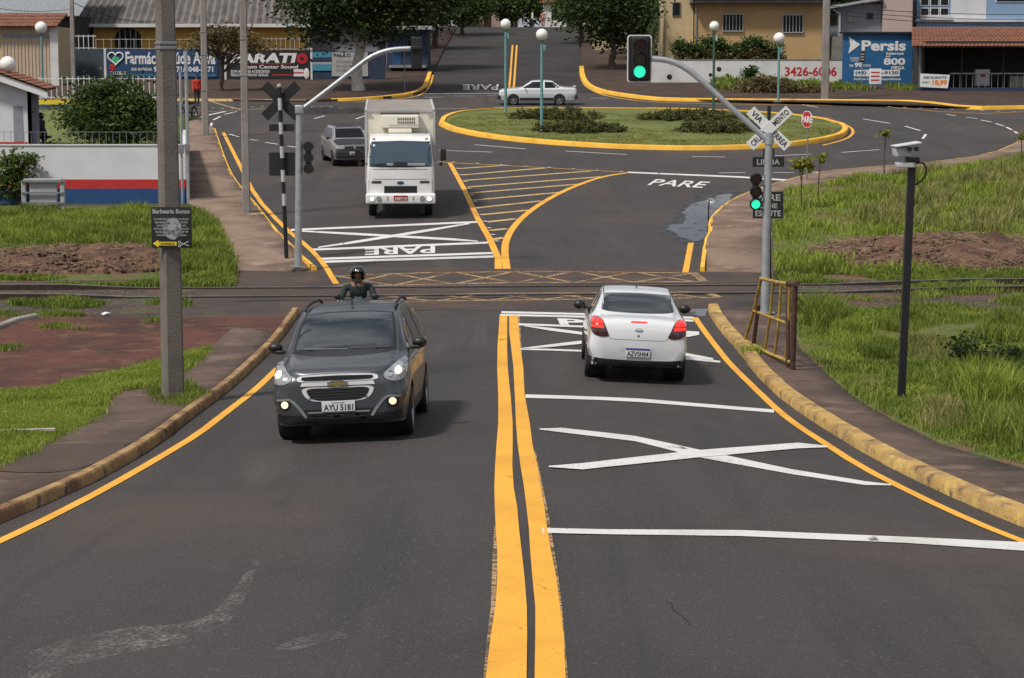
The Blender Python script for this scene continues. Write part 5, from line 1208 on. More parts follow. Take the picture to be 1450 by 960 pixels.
mat('shirt_dark', (.02, .022, .028), .85); mat('trouser_dark', (.018, .02, .028), .85); mat('shirt_white', (.6, .6, .6), .85); mat('shorts_red', (.35, .05, .04), .8)
mat('shirt_pink', (.45, .2, .18), .8); mat('helmet_black', (.01, .01, .012), .15, coat=1); mat('collar_grey', (.35, .36, .38), .8)
def stand(lean=0, stride=.0, arms=.0, facedir=(0, 1, 0)):
    J = dict(pelvis=(0, 0, .95), chest=(0, .01+lean, 1.28), neck=(0, .0+lean, 1.47), head=(0, .02+lean, 1.60), face=facedir)
    for s, k in ((1, 'R'), (-1, 'L')):
        J['sh'+k] = (s*.18, lean, 1.40); J['el'+k] = (s*.23, lean-.02+arms*s, 1.12); J['wr'+k] = (s*.24, lean+.05+2*arms*s, .88)
        J['hip'+k] = (s*.10, 0, .88); J['kn'+k] = (s*.11, .02+stride*s*.5, .49); J['an'+k] = (s*.11, -.02+stride*s, .09); J['to'+k] = (s*.12, .12+stride*s, .04)
        J['th'+k] = (0, 1, 0)
    return J
def ride():
    J = dict(pelvis=(0, -.22, .86), chest=(0, -.10, 1.20), neck=(0, -.04, 1.39), head=(0, .02, 1.53), face=(0, 1, 0), curl=.9)
    for s, k in ((1, 'R'), (-1, 'L')):
        J['sh'+k] = (s*.205, -.06, 1.315); J['el'+k] = (s*.29, .10, 1.05); J['wr'+k] = (s*.325, .38, 1.05)
        J['hd'+k] = (0, .5, -.05); J['th'+k] = (-s, 0, 0)
        J['hip'+k] = (s*.11, -.18, .82); J['kn'+k] = (s*.20, .24, .72); J['an'+k] = (s*.17, -.02, .32); J['to'+k] = (s*.17, .14, .27)
    return J
def motorbike(label, loc, rz, group=None):
    t = thing('motorcycle', label, 'motorcycle', loc, rz, group)
    for nm, y in (('front_wheel', .66), ('rear_wheel', -.60)):
        q = Matrix.Translation((0, y, .30)) @ Matrix.Rotation(R(90), 4, 'Y')
        w_o = MB().lathe([(.24, .04), (.30, .035), (.305, 0), (.30, -.035), (.24, -.04)], q, 28, closed=True).build(nm, 'tyre', t)
        rb = MB().lathe([(.235, .025), (.245, .025), (.245, -.025), (.235, -.025)], q, 24, closed=True)
        for i in range(10): a = i*.628; rb.tube((0, y, .30), (0, y+.24*math.cos(a), .30+.24*math.sin(a)), .006, n=5)
        rb.disc((0, y, .3), (1, 0, 0), .001, .05, .08, 12); rb.build('wheel_rim', 'grey_metal', w_o)
    MB().box((0, .12, .80), (.26, .46, .20), bev=.07).build('fuel_tank', 'shirt_red' if 'red' in label else 'black_plastic', t)
    MB().box((0, -.35, .80), (.24, .62, .10), bev=.04).build('seat', 'black_plastic', t)
    MB().box((0, .02, .45), (.26, .34, .30), bev=.05).build('engine', 'grey_metal', t)
    fr = MB(); fr.path([(0, .42, .88), (0, .1, .72), (0, -.5, .74)], .025, 8); fr.path([(0, .42, .84), (0, .22, .35), (0, -.2, .30), (0, -.60, .30)], .022, 8); fr.build('frame', 'black_metal', t)
    fk = MB(); [fk.tube((s*.07, .66, .30), (s*.07, .44, .95), .022) for s in (1, -1)]; fk.build('fork', 'grey_metal', t)
    hb_ = MB().path([(-.38, .36, 1.03), (-.20, .44, 1.03), (0, .46, .97), (.20, .44, 1.03), (.38, .36, 1.03)], .014, 8).build('handlebar', 'black_metal', t)
    for s in (1, -1):
        m = MB().ball((s*.33, .42, 1.22), .06, 10, (1.2, .3, .8)).build('mirror', 'black_plastic', t); MB().tube((s*.25, .42, 1.04), (s*.33, .42, 1.22), .007, n=6).build('mirror_stem', 'black_metal', m)
    h = MB().ball((0, .56, .92), .095, 14, (1, .7, 1)).build('headlight', 'black_plastic', t); MB().disc((0, .622, .92), (0, 1, 0), .001, .075, .02, 16).build('headlamp_bulb', 'lamp_glass', h)
    MB().box((0, .66, .64), (.11, .34, .02), bev=.008).build('front_mudguard', 'black_plastic', t)
    MB().box((0, -.72, .66), (.14, .26, .03), bev=.01, rx=-.3).build('rear_mudguard', 'black_plastic', t)
    MB().path([(.10, .1, .32), (.13, -.3, .28), (.14, -.75, .36)], [.03, .035, .045], 10).build('exhaust_pipe', 'grey_metal', t)
    return t
mp = G(508, 37.7); motorbike('dark motorcycle hidden behind the dark grey people carrier', mp, R(180))
person('motorcyclist in black helmet and teal striped jersey behind the dark grey car', mp, R(180), ride(), 'shirt_teal', 'trouser_dark', 'helmet_black', stripes=('stripe_light', 'sign_grey')).scale = (1.12, 1, 1.02)
# far left: walker in red, riders
p = P(279, 151, .1); person('person in a red shirt walking on the pavement below the pharmacy sign', p, R(200), stand(.02, .2, .08), 'shirt_red', 'trouser_dark')
p = P(267, 168, 0); motorbike('dark motorcycle parked by the thin metal posts at far left', p, R(160))
p = P(60, 204, 0)
p = G(60, 86.0); person('person in black leaning over a motorcycle beside the white house', p+Vector((0, .45, 0)), R(70), stand(.12, .1, .05), 'shirt_dark', 'trouser_dark', 'helmet_black')
motorbike('dark red motorcycle parked beside the white house', p+Vector((-.15, -.35, 0)), R(75))
for x, lb, a, b in ((662, 'red shirt at the top of the street on the left', 'shirt_red', 'trouser_dark'), (754, 'white shirt at the top of the street', 'shirt_white', 'trouser_dark'), (769, 'pink shirt at the top of the street', 'shirt_pink', 'shorts_red'), (796, 'pale shirt at the top right of the street', 'collar_grey', 'shirt_white')):
    g0 = G(x, 221.0); person('distant person in a '+lb, g0, R(random.choice((0, 180, 90))), stand(.0, .15, .05), a, b)
# ================================================================== POLES, SIGNALS, SIGNS
def upole(label, base, wid, hgt, m='concrete_pole', rz=.35, taper=.75, bands=(), group='concrete utility poles'):
    t = thing('utility_pole', label, 'utility pole', base, rz, group)
    a, b = wid/2, wid/2*taper; n = 8; prof_ = []
    def rs(h, z):
        c = h*.25; return [(-h+c, -h, z), (h-c, -h, z), (h, -h+c, z), (h, h-c, z), (h-c, h, z), (-h+c, h, z), (-h, h-c, z), (-h, -h+c, z)]
    vs = rs(a, -.3)+rs(b, hgt); MB().add(vs, [(i, (i+1) % 8, 8+(i+1) % 8, 8+i) for i in range(8)]+[tuple(range(8, 16))]).build('shaft', m, t)
    for z in bands:
        h = a+(b-a)*z/hgt+.008; MB().box((0, 0, z), (2*h, 2*h, .05), bev=.01).build('steel_band', 'grey_metal', t)
    ca = MB().box((0, 0, hgt-.6), (1.8, .1, .12)); ca.build('crossarm', 'wood', t)
    for x in (-.8, -.3, .3, .8): MB().lathe([(.03, 0), (.05, .04), (.03, .08), (.05, .12), (.0, .16)], Matrix.Translation((x, 0, hgt-.54)), 10).build('insulator', 'globe', t)
    return t
bp_ = P(245, 562, .12); upole('tall concrete pole with a barber notice on it, left of the near kerb', bp_, .30, 9.5, bands=(5.35, 5.42), rz=.45)
upole('slim concrete pole on the sidewalk between rails and roundabout', P(349, 302, .1), .25, 10, 'concrete_light', .1, bands=(4.2, 5.3))
upole('concrete pole at the far end of the left sidewalk', P(291, 192, .1), .30, 10, 'concrete_light', .2, bands=(3.6, 4.6, 2.0))
upole('pale concrete pole in front of the white wall with red numbers', P(1168, 141, .13), .42, 10, 'concrete_light', .0, .85)
upole('thin concrete pole by the slate-grey wall at far left', G(105, 126.0), .26, 10, 'concrete_light', .0)
# thin metal posts beside the striped wall
for i, (x, y, h, lb) in enumerate(((258.5, 286, 4.2, 'thin galvanised post at the corner of the striped wall'), (267, 284, 4.8, 'taller thin metal post beside the striped wall corner'))):
    p = P(x, y, .1); t = thing('metal_post', lb, 'post', p); MB().tube((0, 0, -.2), (0, 0, h), .055 if i else .04).build('tube', 'galvanised', t)
    MB().box((0, -.07, 1.7), (.16, .08, .28), bev=.01).build('junction_box', 'grey_metal', t)
    MB().tube((0, 0, h), (0, 0, h+.03), .07).build('post_cap', 'grey_metal', t)
# barber notice
layered('glare_grey', [((.30,.30,.31),), ((.09,.09,.10), 12, .45, .62, 2), ((.45,.45,.45), 30, .5, .7, 5)], rough=.6, bump=0)  # mottled grey standing in for glare on the notice
def notice():
    d = bp_.y-.2; a = W(215, 351, d); b = W(271, 293, d); w_, h_ = b.x-a.x, b.z-a.z
    t = thing('notice_board', 'black barber notice with a yellow arrow tied to the near pole', 'sign', (a.x+w_/2, d, a.z))
    MB().box((0, 0, h_/2), (w_, .012, h_), bev=.003).build('panel', 'black_sign', t)
    tx = MB(); put_text(tx, 'Barbearia Bonze', rect_fn((-w_*.46, -.009, h_*.84), (w_*.92, 0, 0), (0, 0, h_*.11)), .025)
    rows = ['CORTE MASCULINO', 'BARBA E BIGODE', 'SOBRANCELHA', 'PIGMENTACAO', 'SELAGEM', 'HORA MARCADA']
    for k, s in enumerate(rows):
        ww = .86-.06*(k % 3); put_text(tx, s, rect_fn((-w_*ww/2, -.009, h_*(.68-k*.078)), (w_*ww, 0, 0), (0, 0, h_*.045)), .02)
    tx.build('lettering', 'sign_grey', t)
    rw = random.Random(4); MB().prism([(w_*(.02+(.21+.06*rw.random())*math.cos(k*.45)), -.011, h_*(.48+(.24+.05*rw.random())*math.sin(k*.45))) for k in range(14)], (0, .003, 0)).build('painted_glare', 'glare_grey', t)  # whitish glare on the board, painted as an irregular flat patch
    ar = MB().prism([(-w_*.47, -.012, h_*.11), (-w_*.33, -.012, h_*.20), (-w_*.33, -.012, h_*.15), (w_*.12, -.012, h_*.15), (w_*.12, -.012, h_*.06), (-w_*.33, -.012, h_*.06), (-w_*.33, -.012, h_*.01)], (0, .004, 0)).build('arrow', 'sign_yellow', t)
    st = MB(); put_text(st, 'UNISSEX', rect_fn((-w_*.30, -.016, h_*.08), (w_*.38, 0, 0), (0, 0, h_*.05)), .02); st.build('arrow_lettering', 'text_black', ar)
    # scissors emblem
    sc = MB()
    sc.tube((w_*.20, -.012, h_*.05), (w_*.42, -.012, h_*.16), .008, n=6); sc.tube((w_*.20, -.012, h_*.13), (w_*.42, -.012, h_*.05), .008, n=6)
    sc.disc((w_*.19, -.012, h_*.05), (0, 1, 0), .01, .022, .006, 12); sc.disc((w_*.19, -.012, h_*.14), (0, 1, 0), .01, .022, .006, 12); sc.build('scissors_emblem', 'sign_grey', t)
notice()
# ---- signal heads
def lamp_head(t, c, h, w, d, lit, face=-1, board=None, name='signal_head', round_=False):
    """vertical three-aspect head, c = centre, facing face*Y"""
    m = MB()
    if round_:
        for k in range(3): m.lathe([(0, .16), (w*.40, .14), (w*.48, 0), (w*.48, -.10), (0, -.10)][::-1] if 0 else [(0, -.12), (w*.44, -.12), (w*.49, .0), (w*.49, .055), (w*.40, .06), (0, .05)], Matrix.Translation((c[0], c[1], c[2]+(1-k)*h*.335)) @ Matrix.Rotation(R(90 if face < 0 else -90), 4, 'X'), 20)
        m.box((c[0], c[1]+.02*face*-1, c[2]), (w*.5, .10, h*.9), bev=.02)
    else: m.box(c, (w, d, h), bev=.03)
    hd = m.build(name, 'black_plastic', t)
    if board:
        bw, bh = board
        def rr(w, h, r, y):
            P_ = []
            for (cx, cz, a0) in ((w/2-r, h/2-r, 0), (-w/2+r, h/2-r, 90), (-w/2+r, -h/2+r, 180), (w/2-r, -h/2+r, 270)):
                for k in range(6): a = R(a0+k*18); P_.append((c[0]+cx+r*math.cos(a), y, c[2]+cz+r*math.sin(a)))
            return P_
        b = MB().prism(rr(bw, bh, .07, c[1]-face*.02), (0, .01, 0)).build('backing_board', 'white_metal', t)
        MB().prism(rr(bw-.055, bh-.055, .05, c[1]-face*.02+face*.008), (0, .006*face, 0)).build('board_face', 'black_plastic', b)
    for k, (nm, mt) in enumerate((('red_lens', 'tail_dark'), ('amber_lens', 'amber_off'), ('green_lens', 'green_light' if lit else 'green_off'))):
        z = c[2]+(1-k)*h*.31 if not round_ else c[2]+(1-k)*h*.335; y = c[1]+face*(d/2+.012)
        MB().disc((c[0], y, z), (0, 1, 0), .001, w*.36, .02, 20).build(nm, mt, hd)
        v = MB(); q = Matrix.Translation((c[0], y, z)); n = 14; vs = []
        for j in range(n+1):
            a = math.pi*(-.15+1.3*j/n)
            for yy in (0, face*w*.5*(.25+.75*max(0, math.sin(a)))): vs.append((c[0]+w*.42*math.cos(a), y+yy, z+w*.42*math.sin(a)))
        v.add(vs, [(2*j, 2*j+1, 2*j+3, 2*j+2) for j in range(n)], True); o = v.build('visor', 'black_plastic', hd); s = o.modifiers.new('s', 'SOLIDIFY'); s.thickness = .008
    return hd
mat('amber_off', (.05, .035, .02), .3); mat('green_off', (.01, .04, .03), .3)
def signal_right():
    b = P(1083, 443, .1); d = b.y; t = thing('traffic_signal', 'galvanised signal pole with a curved arm and green light right of the crossing', 'traffic light', b)
    l = lambda px, py, dd=d: W(px, py, dd)-b
    MB().path([(0, 0, -.2), l(1085, 330), l(1089, 192)], [.095, .088, .08], 16).build('pole', 'galvanised', t)
    MB().tube(l(1089, 204), l(1089, 188), .10, n=16).build('sleeve', 'galvanised', t)
    MB().box((0, 0, .01), (.4, .4, .03), bev=.005).build('base_plate', 'grey_metal', t)
    c = [l(*p) for p in ((1088, 200), (1068, 182), (1030, 148), (1000, 120), (978, 101), (960, 90), (942, 84.5), (922, 83))]
    MB().path(smooth_line(c, 2), .062, 12).build('arm', 'galvanised', t)
    lamp_head(t, l(905.5, 83), .88, .34, .18, True, -1, board=(.52, .99), name='arm_signal')
    h = lamp_head(t, l(1070, 271), .80, .26, .12, True, -1, name='pole_signal', round_=True)
    MB().path([l(1085, 250), l(1074, 252)], .02, 8).build('bracket', 'grey_metal', t); MB().path([l(1085, 288), l(1074, 288)], .02, 8).build('bracket', 'grey_metal', t)
signal_right()
def signal_left():
    b = P(422, 378, .1); d = b.y; t = thing('traffic_signal', 'galvanised signal pole with a curved arm seen from behind left of the crossing', 'traffic light', b)
    l = lambda px, py: W(px, py, d)-b
    MB().tube((0, 0, -.2), l(424, 150), .095, .085, 16).build('pole', 'galvanised', t)
    MB().box(l(424, 155), (.21, .21, .22), bev=.03).build('sleeve', 'galvanised', t)
    MB().box((0, 0, .01), (.4, .4, .03), bev=.005).build('base_plate', 'grey_metal', t)
    c = [l(*p) for p in ((426, 156), (450, 138), (480, 115), (505, 95), (525, 80), (545, 72), (565, 69), (594, 68.5))]
    MB().path(smooth_line(c, 2), .062, 12).build('arm', 'galvanised', t)
    lamp_head(t, l(590, 75), .80, .27, .18, False, 1, name='arm_signal')
    MB().box(l(590, 68)+Vector((0, -.12, 0)), (.3, .08, .1), bev=.02).build('arm_clamp', 'black_metal', t)
    lamp_head(t, l(437, 223), .84, .28, .14, False, 1, name='pole_signal', round_=True)
    MB().path([l(424, 205), l(434, 205)], .02, 8).build('bracket', 'grey_metal', t); MB().path([l(424, 240), l(434, 240)], .02, 8).build('bracket', 'grey_metal', t)
signal_left()
# ---- crossbucks
def arm_board(a, b, wid, y, txt, m, tm, thick=.02, inset=.05, th=.55):
    a, b = Vector(a), Vector(b); u = (b-a); L = u.length; u.normalize(); n = Vector((-u.z, 0, u.x))
    mb = MB(); c = (a+b)/2; c.y = y
    pts = [c-u*L/2-n*wid/2, c+u*L/2-n*wid/2, c+u*L/2+n*wid/2, c-u*L/2+n*wid/2]; mb.prism(pts, (0, thick, 0))
    tx = []
    if txt:
        for s, (f0, f1) in txt:
            o = c-u*L/2+u*L*f0-n*wid*th/2; o.y = y-.004; tx.append(put_text(MB(), s, rect_fn(o, u*L*(f1-f0), n*wid*th), .02))
    return mb, tx
def crossing_sign_right():
    b = P(1090, 394, .05); d = b.y; t = thing('level_crossing_sign', 'white crossbuck sign reading CRUZAMENTO VIA FERREA behind the right signal pole', 'sign', b)
    l = lambda px, py: W(px, py, d)-b
    MB().tube((0, 0, -.2), l(1089, 150), .045).build('post', 'black_metal', t)
    m1, t1 = arm_board(l(1062, 156), l(1115, 208), .26, -.10, [('VIA', (.05, .30)), ('FERREA', (.56, .96))], 0, 0); o = m1.build('arm_board', 'sign_white', t); [q_.build('lettering', 'text_black', o) for q_ in t1]
    m2, t2 = arm_board(l(1061, 207), l(1117, 155), .26, -.13, [('CRUZA', (.05, .40)), ('MENTO', (.60, .96))], 0, 0); o = m2.build('arm_board', 'sign_white', t); [q_.build('lettering', 'text_black', o) for q_ in t2]
    a, c = l(1065, 236), l(1110, 222); q = MB().span((a.x, -.08, a.z), (c.x, -.06, c.z)).build('count_board', 'black_sign', t)
    x = MB(); put_text(x, 'LINHA', rect_fn((a.x+(c.x-a.x)*.14, -.084, a.z+(c.z-a.z)*.22), ((c.x-a.x)*.72, 0, 0), (0, 0, (c.z-a.z)*.56)), .02); x.build('lettering', 'sign_grey', q)
    a2, c2 = l(1080, 222), l(1096, 210); q2 = MB().span((a2.x, -.08, a2.z), (c2.x, -.06, c2.z)).build('number_board', 'black_sign', t)
    x = MB(); put_text(x, '1', rect_fn(((a2.x+c2.x)/2-.02, -.084, a2.z+.05), (.04, 0, 0), (0, 0, .11)), .02); x.build('lettering', 'sign_grey', q2)
    a, c = l(1065.5, 309), l(1109, 271); q = MB().span((a.x, -.08, a.z), (c.x, -.06, c.z)).build('warning_board', 'black_sign', t)
    x = MB(); W_, H_ = c.x-a.x, c.z-a.z
    for s, z, w0, w1, hh in (('PARE', .66, .12, .90, .24), ('OLHE', .38, .20, .80, .18), ('ESCUTE', .08, .08, .92, .22)):
        put_text(x, s, rect_fn((a.x+W_*w0, -.084, a.z+H_*z), (W_*(w1-w0), 0, 0), (0, 0, H_*hh)), .02)
    x.build('lettering', 'sign_grey', q)
crossing_sign_right()
def crossing_sign_left():
    b = P(406, 364, .1); d = b.y; t = thing('level_crossing_sign', 'dark back of a crossbuck sign on a black and white post left of the crossing', 'sign', b)
    l = lambda px, py: W(px, py, d)-b
    p0, p1 = Vector((0, 0, -.2)), l(395.5, 122)
    n = 15
    for k in range(n): MB().tube(p0.lerp(p1, k/n), p0.lerp(p1, (k+1)/n), .055, n=12).build('post_band', 'black_metal' if (k % 2 == 0 or k < 4) else 'white_steel', t)
    MB().ball(p1, .065, 10).build('post_cap', 'sign_grey', t)
    for a, c in (((374, 166), (421, 120)), ((374, 120), (421, 166))):
        m1, t1 = arm_board(l(*a), l(*c), .26, .08 if a[1] > 150 else .11, None, 0, 0); m1.build('arm_board', 'black_sign', t)
    for (x0, y0, x1, y1) in ((381, 186, 416, 176), (381, 249, 417, 216)):
        a, c = l(x0, y0), l(x1, y1); MB().span((a.x, .06, a.z), (c.x, .08, c.z)).build('sign_board', 'black_sign', t)
crossing_sign_left()
# ---- stop sign
def stop_sign():
    b = P(1141.5, 256, .1); d = b.y; t = thing('stop_sign', 'red octagonal PARE sign on a thin post inside the right bend', 'sign', b, R(-58))
    z = (W(1145, 169, d)-b).z; r = .31
    MB().tube((0, .03, -.2), (0, .03, z+.2), .028).build('post', 'grey_metal', t)
    def octo(r, y): return [(r*math.cos(R(22.5+45*k)), y, z+r*math.sin(R(22.5+45*k))) for k in range(8)]
    o = MB().prism(octo(r, -.01), (0, .015, 0)).build('border', 'sign_white', t); o = MB().prism(octo(r*.92, -.016), (0, .008, 0)).build('face', 'sign_red', t)
    x = MB(); put_text(x, 'PARE', rect_fn((-.28, -.020, z-.12), (.56, 0, 0), (0, 0, .24)), .03); x.build('lettering', 'sign_white', o)
stop_sign()
# ---- surveillance camera pole
def cam_pole():
    b = P(1275.5, 562, .12); d = b.y; t = thing('camera_pole', 'black post carrying a traffic camera on the right verge', 'camera pole', b)
    l = lambda px, py: W(px, py, d)-b; top = l(1291, 232)
    q = []; h0 = .055
    vs = []
    for c in (Vector((0, 0, -.3)), top):
        for sx, sy in ((-1,-1),(1,-1),(1,1),(-1,1)): vs.append(c+Vector((sx*h0, sy*h0, 0)))
    MB().add(vs, [(0,1,5,4),(1,2,6,5),(2,3,7,6),(3,0,4,7),(4,5,6,7)]).build('post', 'black_metal', t)
    c = l(1282, 224); cm = MB().box(c+Vector((0, 0, -.10)), (.28, .26, .08), bev=.02).build('camera_base', 'white_steel', t)
    MB().box(c+Vector((.10, -.02, -.03)), (.20, .2, .10), bev=.02).build('bracket', 'black_metal', t)
    h = MB().box(c+Vector((-.06, 0, .10)), (.24, .34, .15), bev=.03, ry=R(-4)).build('camera_housing', 'white_steel', t)
    MB().box(c+Vector((-.0, -.02, .215)), (.40, .46, .015), ry=R(-9)).build('sun_hood', 'white_metal', h)
    for x in (.02, .12): MB().lathe([(.001, .06), (.035, .06), (.038, 0), (.03, -.05)], Matrix.Translation(c+Vector((x, -.21, .15))) @ Matrix.Rotation(R(90), 4, 'X'), 14).build('lens', 'black_plastic', h)
    MB().path(smooth_line([c+Vector((.16, 0, -.08)), c+Vector((.28, .0, -.06)), c+Vector((.33, 0, -.18)), c+Vector((.30, 0, -.32)), top+Vector((.06, 0, -.32))], 2), .014, 8).build('cable', 'black_plastic', t)
cam_pole()
# ---- rusty yellow gate frame
def gate():
    bR = P(1122, 522, .12); bL = P(1057, 484, .12); t = thing('crossing_gate', 'rusty yellow tubular gate leaning beside the right kerb', 'gate', bR)
    dR, dL = bR.y, bL.y
    def l(px, py): f = (px-1057)/(1122-1057); return W(px, py, dL+(dR-dL)*max(-.1, min(1.1, f)))-bR
    MB().path([Vector((0, 0, -.2)), l(1126, 400)], .05, 10).build('hinge_post', 'rust', t)
    MB().path([Vector((-.04, .3, -.1)), l(1116, 400)], .04, 10).build('hinge_post', 'rust', t)
    MB().path([l(1077, 394), l(1103, 400), l(1126, 403)], .032, 10).build('top_rail', 'old_yellow', t)
    MB().path([l(1116, 401), l(1129, 402)], .05, 10).build('hinge_cap', 'rust', t)
    MB().path([l(1055, 482), l(1090, 501), l(1122, 514)], .032, 10).build('bottom_rail', 'old_yellow', t)
    MB().path([l(1078, 394), l(1068, 438), l(1055, 482)], .032, 10).build('side_rail', 'old_yellow', t)
    MB().path([l(1067, 440), l(1112, 457)], .026, 10).build('middle_rail', 'old_yellow', t)
    for a, b in (((1095, 399), (1083, 496)), ((1106, 401), (1097, 503)), ((1118, 403), (1112, 509))): MB().path([l(*a), l((a[0]+b[0])/2+1.5, (a[1]+b[1])/2), l(*b)], .027, 10).build('bar', 'old_yellow', t)
    MB().path([l(1074, 431), l(1067, 487)], .04, 8).build('rear_stake', 'rust', t)
gate()
# ---- globe lamps
def globe_lamp(label, base, gz, r, m, box=True):
    t = thing('street_lamp', label, 'street lamp', base, 0, 'globe street lamps'); z = gz-base.z
    MB().tube((0, 0, 0), (0, 0, z-r*.8), .075, .06, 12).build('post', m, t)
    MB().tube((0, 0, -.1), (0, 0, .05), .35, .3, 14).build('base', 'concrete_light', t)
    MB().lathe([(.05, -.18), (.09, -.14), (.13, -.02), (.10, .02)], Matrix.Translation((0, 0, z-r*.85)), 14).build('collar', 'grey_metal', t)
    MB().ball((0, 0, z), r, 24).build('globe', 'globe', t)
    if box: MB().box((.12, -.02, z-r-.35), (.12, .14, .3), bev=.02).build('sensor_box', m if m != 'green_metal' else 'sign_grey', t)
for gx, gy, bx, by, rp, m, lb, dd in ((718.5, 34, 716, 161, 7.3, 'aqua_metal', 'pale green lamp with a white globe at the far edge of the roundabout lawn', 0), (769, 49, 767, 188, 8.3, 'aqua_metal', 'pale green post with a white globe standing in the hedge of the roundabout lawn', 0), (1012.5, 37, 1010, 159, 7.0, 'green_metal', 'dark green post with a white globe on the right of the roundabout lawn', 0), (1104, 54, 1102, 144, 8.0, 'aqua_metal', 'green post with a white globe beside the tan house wall', 0), (62, 39, 61, 0, 8.5, 'aqua_metal', 'post with a white globe in front of the garage at far left', 122.0), (11.5, 91, 15, 0, 11.3, 'grey_metal', 'grey post with a large white globe before the white house', 84.0)):
    b = G(bx, dd) if dd else P(bx, by, .12 if bx < 1100 else .1); globe_lamp(lb, b, W(gx, gy, b.y).z, rp/sc_at(b.y), m, gx != 62)
# ---- grey meter frame in the grass
mat('grey_light', (.34,.35,.37), .6, var=.12)
def meter_frame():
    d = P(60, 299, .1).y; a = W(31, 300, d); c = W(92, 251, d); b = Vector(((a.x+c.x)/2, d, hz(a.x, d)+.1)); t = thing('meter_cabinet', 'grey steel cabinet frame standing in tall grass before the striped wall', 'cabinet', b)
    w_, h = c.x-a.x, c.z-b.z
    for s in (-1, 1):
        MB().box((s*w_*.44, 0, h*.45), (.13, .16, h*.9), bev=.01).build('post', 'grey_light', t); MB().box((s*w_*.27, .05, h*.45), (.07, .07, h*.85)).build('inner_post', 'grey_metal', t)
    MB().box((0, .02, h*.93), (w_*.86, .24, .05), bev=.01).build('roof', 'grey_light', t)
    MB().box((0, .04, h*.50), (w_*.62, .14, h*.92), bev=.01).build('panel', 'grey_light', t)
    for z in (.88, .55, .25): MB().box((0, -.10, h*z), (w_*.95, .05, .05)).build('crossbar', 'grey_metal', t)
meter_frame()
# stick in puddle
p = P(1003, 304, 0); t = thing('marker_stick', 'short dark stick standing in the puddle', 'stick', p); MB().tube((0, 0, -.05), (.02, 0, .48), .022, n=8).build('stick', 'black_metal', t); MB().box((.06, 0, .45), (.12, .015, .03)).build('twig', 'black_metal', t)
# small direction boards before the blue advert wall
def small_sign(px, by, y0, y1, w_, label, m):
    b = P(px, by, .13); t = thing('street_sign', label, 'sign', b); z0, z1 = W(px, y1, b.y).z-b.z, W(px, y0, b.y).z-b.z
    MB().tube((0, .03, -.1), (0, .03, z1), .035, n=8).build('post', 'grey_metal', t)
    bd = MB().box((0, 0, (z0+z1)/2), (w_, .02, z1-z0), bev=.004).build('board', m, t); x = MB()
    for k in range(3): x.box((0, -.014, z0+(z1-z0)*(.25+.25*k)), (w_*.7, .004, (z1-z0)*.09))
    x.build('board_stripe', 'sign_red' if m == 'sign_white' else 'sign_grey', bd)
small_sign(1220, 128, 73, 88, .35, 'small dark sign on a thin post before the blue advert wall', 'black_sign')
small_sign(1239, 126, 97, 119, .75, 'small red and white board standing before the blue advert wall', 'sign_white')
small_sign(573, 128, 64, 66, .1, 'thin bare pole on the dirt pavement under the big tree', 'grey_metal')
# overhead cables
def cable(label, a, b, sag=.4, r=.022):
    pts = [Vector(a).lerp(Vector(b), i/14)-Vector((0, 0, sag*4*(i/14)*(1-i/14))) for i in range(15)]
    o = MB().path(pts, r, 6).build('overhead_cable', 'black_plastic'); tag(o, label, 'cable', 'overhead cables')
for k, (y0, y1, ls) in enumerate(((8, 14, 'highest of the cables running right from the pale concrete pole'), (14, 22, 'middle one of the cables running right from the pale concrete pole'), (19, 33, 'lowest of the cables running right from the pale concrete pole'))):
    cable(ls, W(1168, y0, 131.5), W(1640, y1, 131.5))
cable('cable crossing in front of the corrugated roof at far left', W(-60, -2, 126), W(105, 12, 126)); cable('cable from the far left pole towards the pharmacy sign', W(105, 4, 126), W(245, 28, 133), .5)
# ================================================================== BUILDINGS
class Fac:
    """a facade plane at depth d: pixel rectangles become boxes of real thickness"""
    def __init__(s, d, root): s.d = d; s.r = root
    def pt(s, px, py, dy=0): return W(px, py, s.d+dy)
    def box(s, name, m, x0, y0, x1, y1, y_off=0, th=.1, parent=None, bev=0):
        a = W(x0, y1, s.d); b = W(x1, y0, s.d); o = MB().span((a.x, s.d+y_off, a.z), (b.x, s.d+y_off+th, b.z), bev=bev)
        return o.build(name, m, parent or s.r, world=True)
    def text(s, txt, m, x0, y0, x1, y1, y_off, parent, bold=.02, name='lettering'):
        a = W(x0, y1, s.d); b = W(x1, y0, s.d); mb = MB(); put_text(mb, txt, rect_fn((a.x, s.d+y_off, a.z), (b.x-a.x, 0, 0), (0, 0, b.z-a.z)), bold)
        return mb.build(name, m, parent, world=True)
def gthing(name, label, cat, px, d, group=None):
    g0 = G(px, d); return thing(name, label, cat, g0, 0, group)
def pickets(f, name, m, x0, x1, y0, y1, step, parent, r=.018, rails=(.1, .9), spike=True):
    a = W(x0, y1, f.d); b = W(x1, y0, f.d); mb = MB(); x = a.x
    while x < b.x: mb.box((x, f.d, (a.z+b.z)/2), (r*2, r*2, b.z-a.z)); x += step
    for q in rails: mb.box(((a.x+b.x)/2, f.d, a.z+(b.z-a.z)*q), (b.x-a.x, r*1.6, r*2.4))
    return mb.build(name, m, parent, world=True)
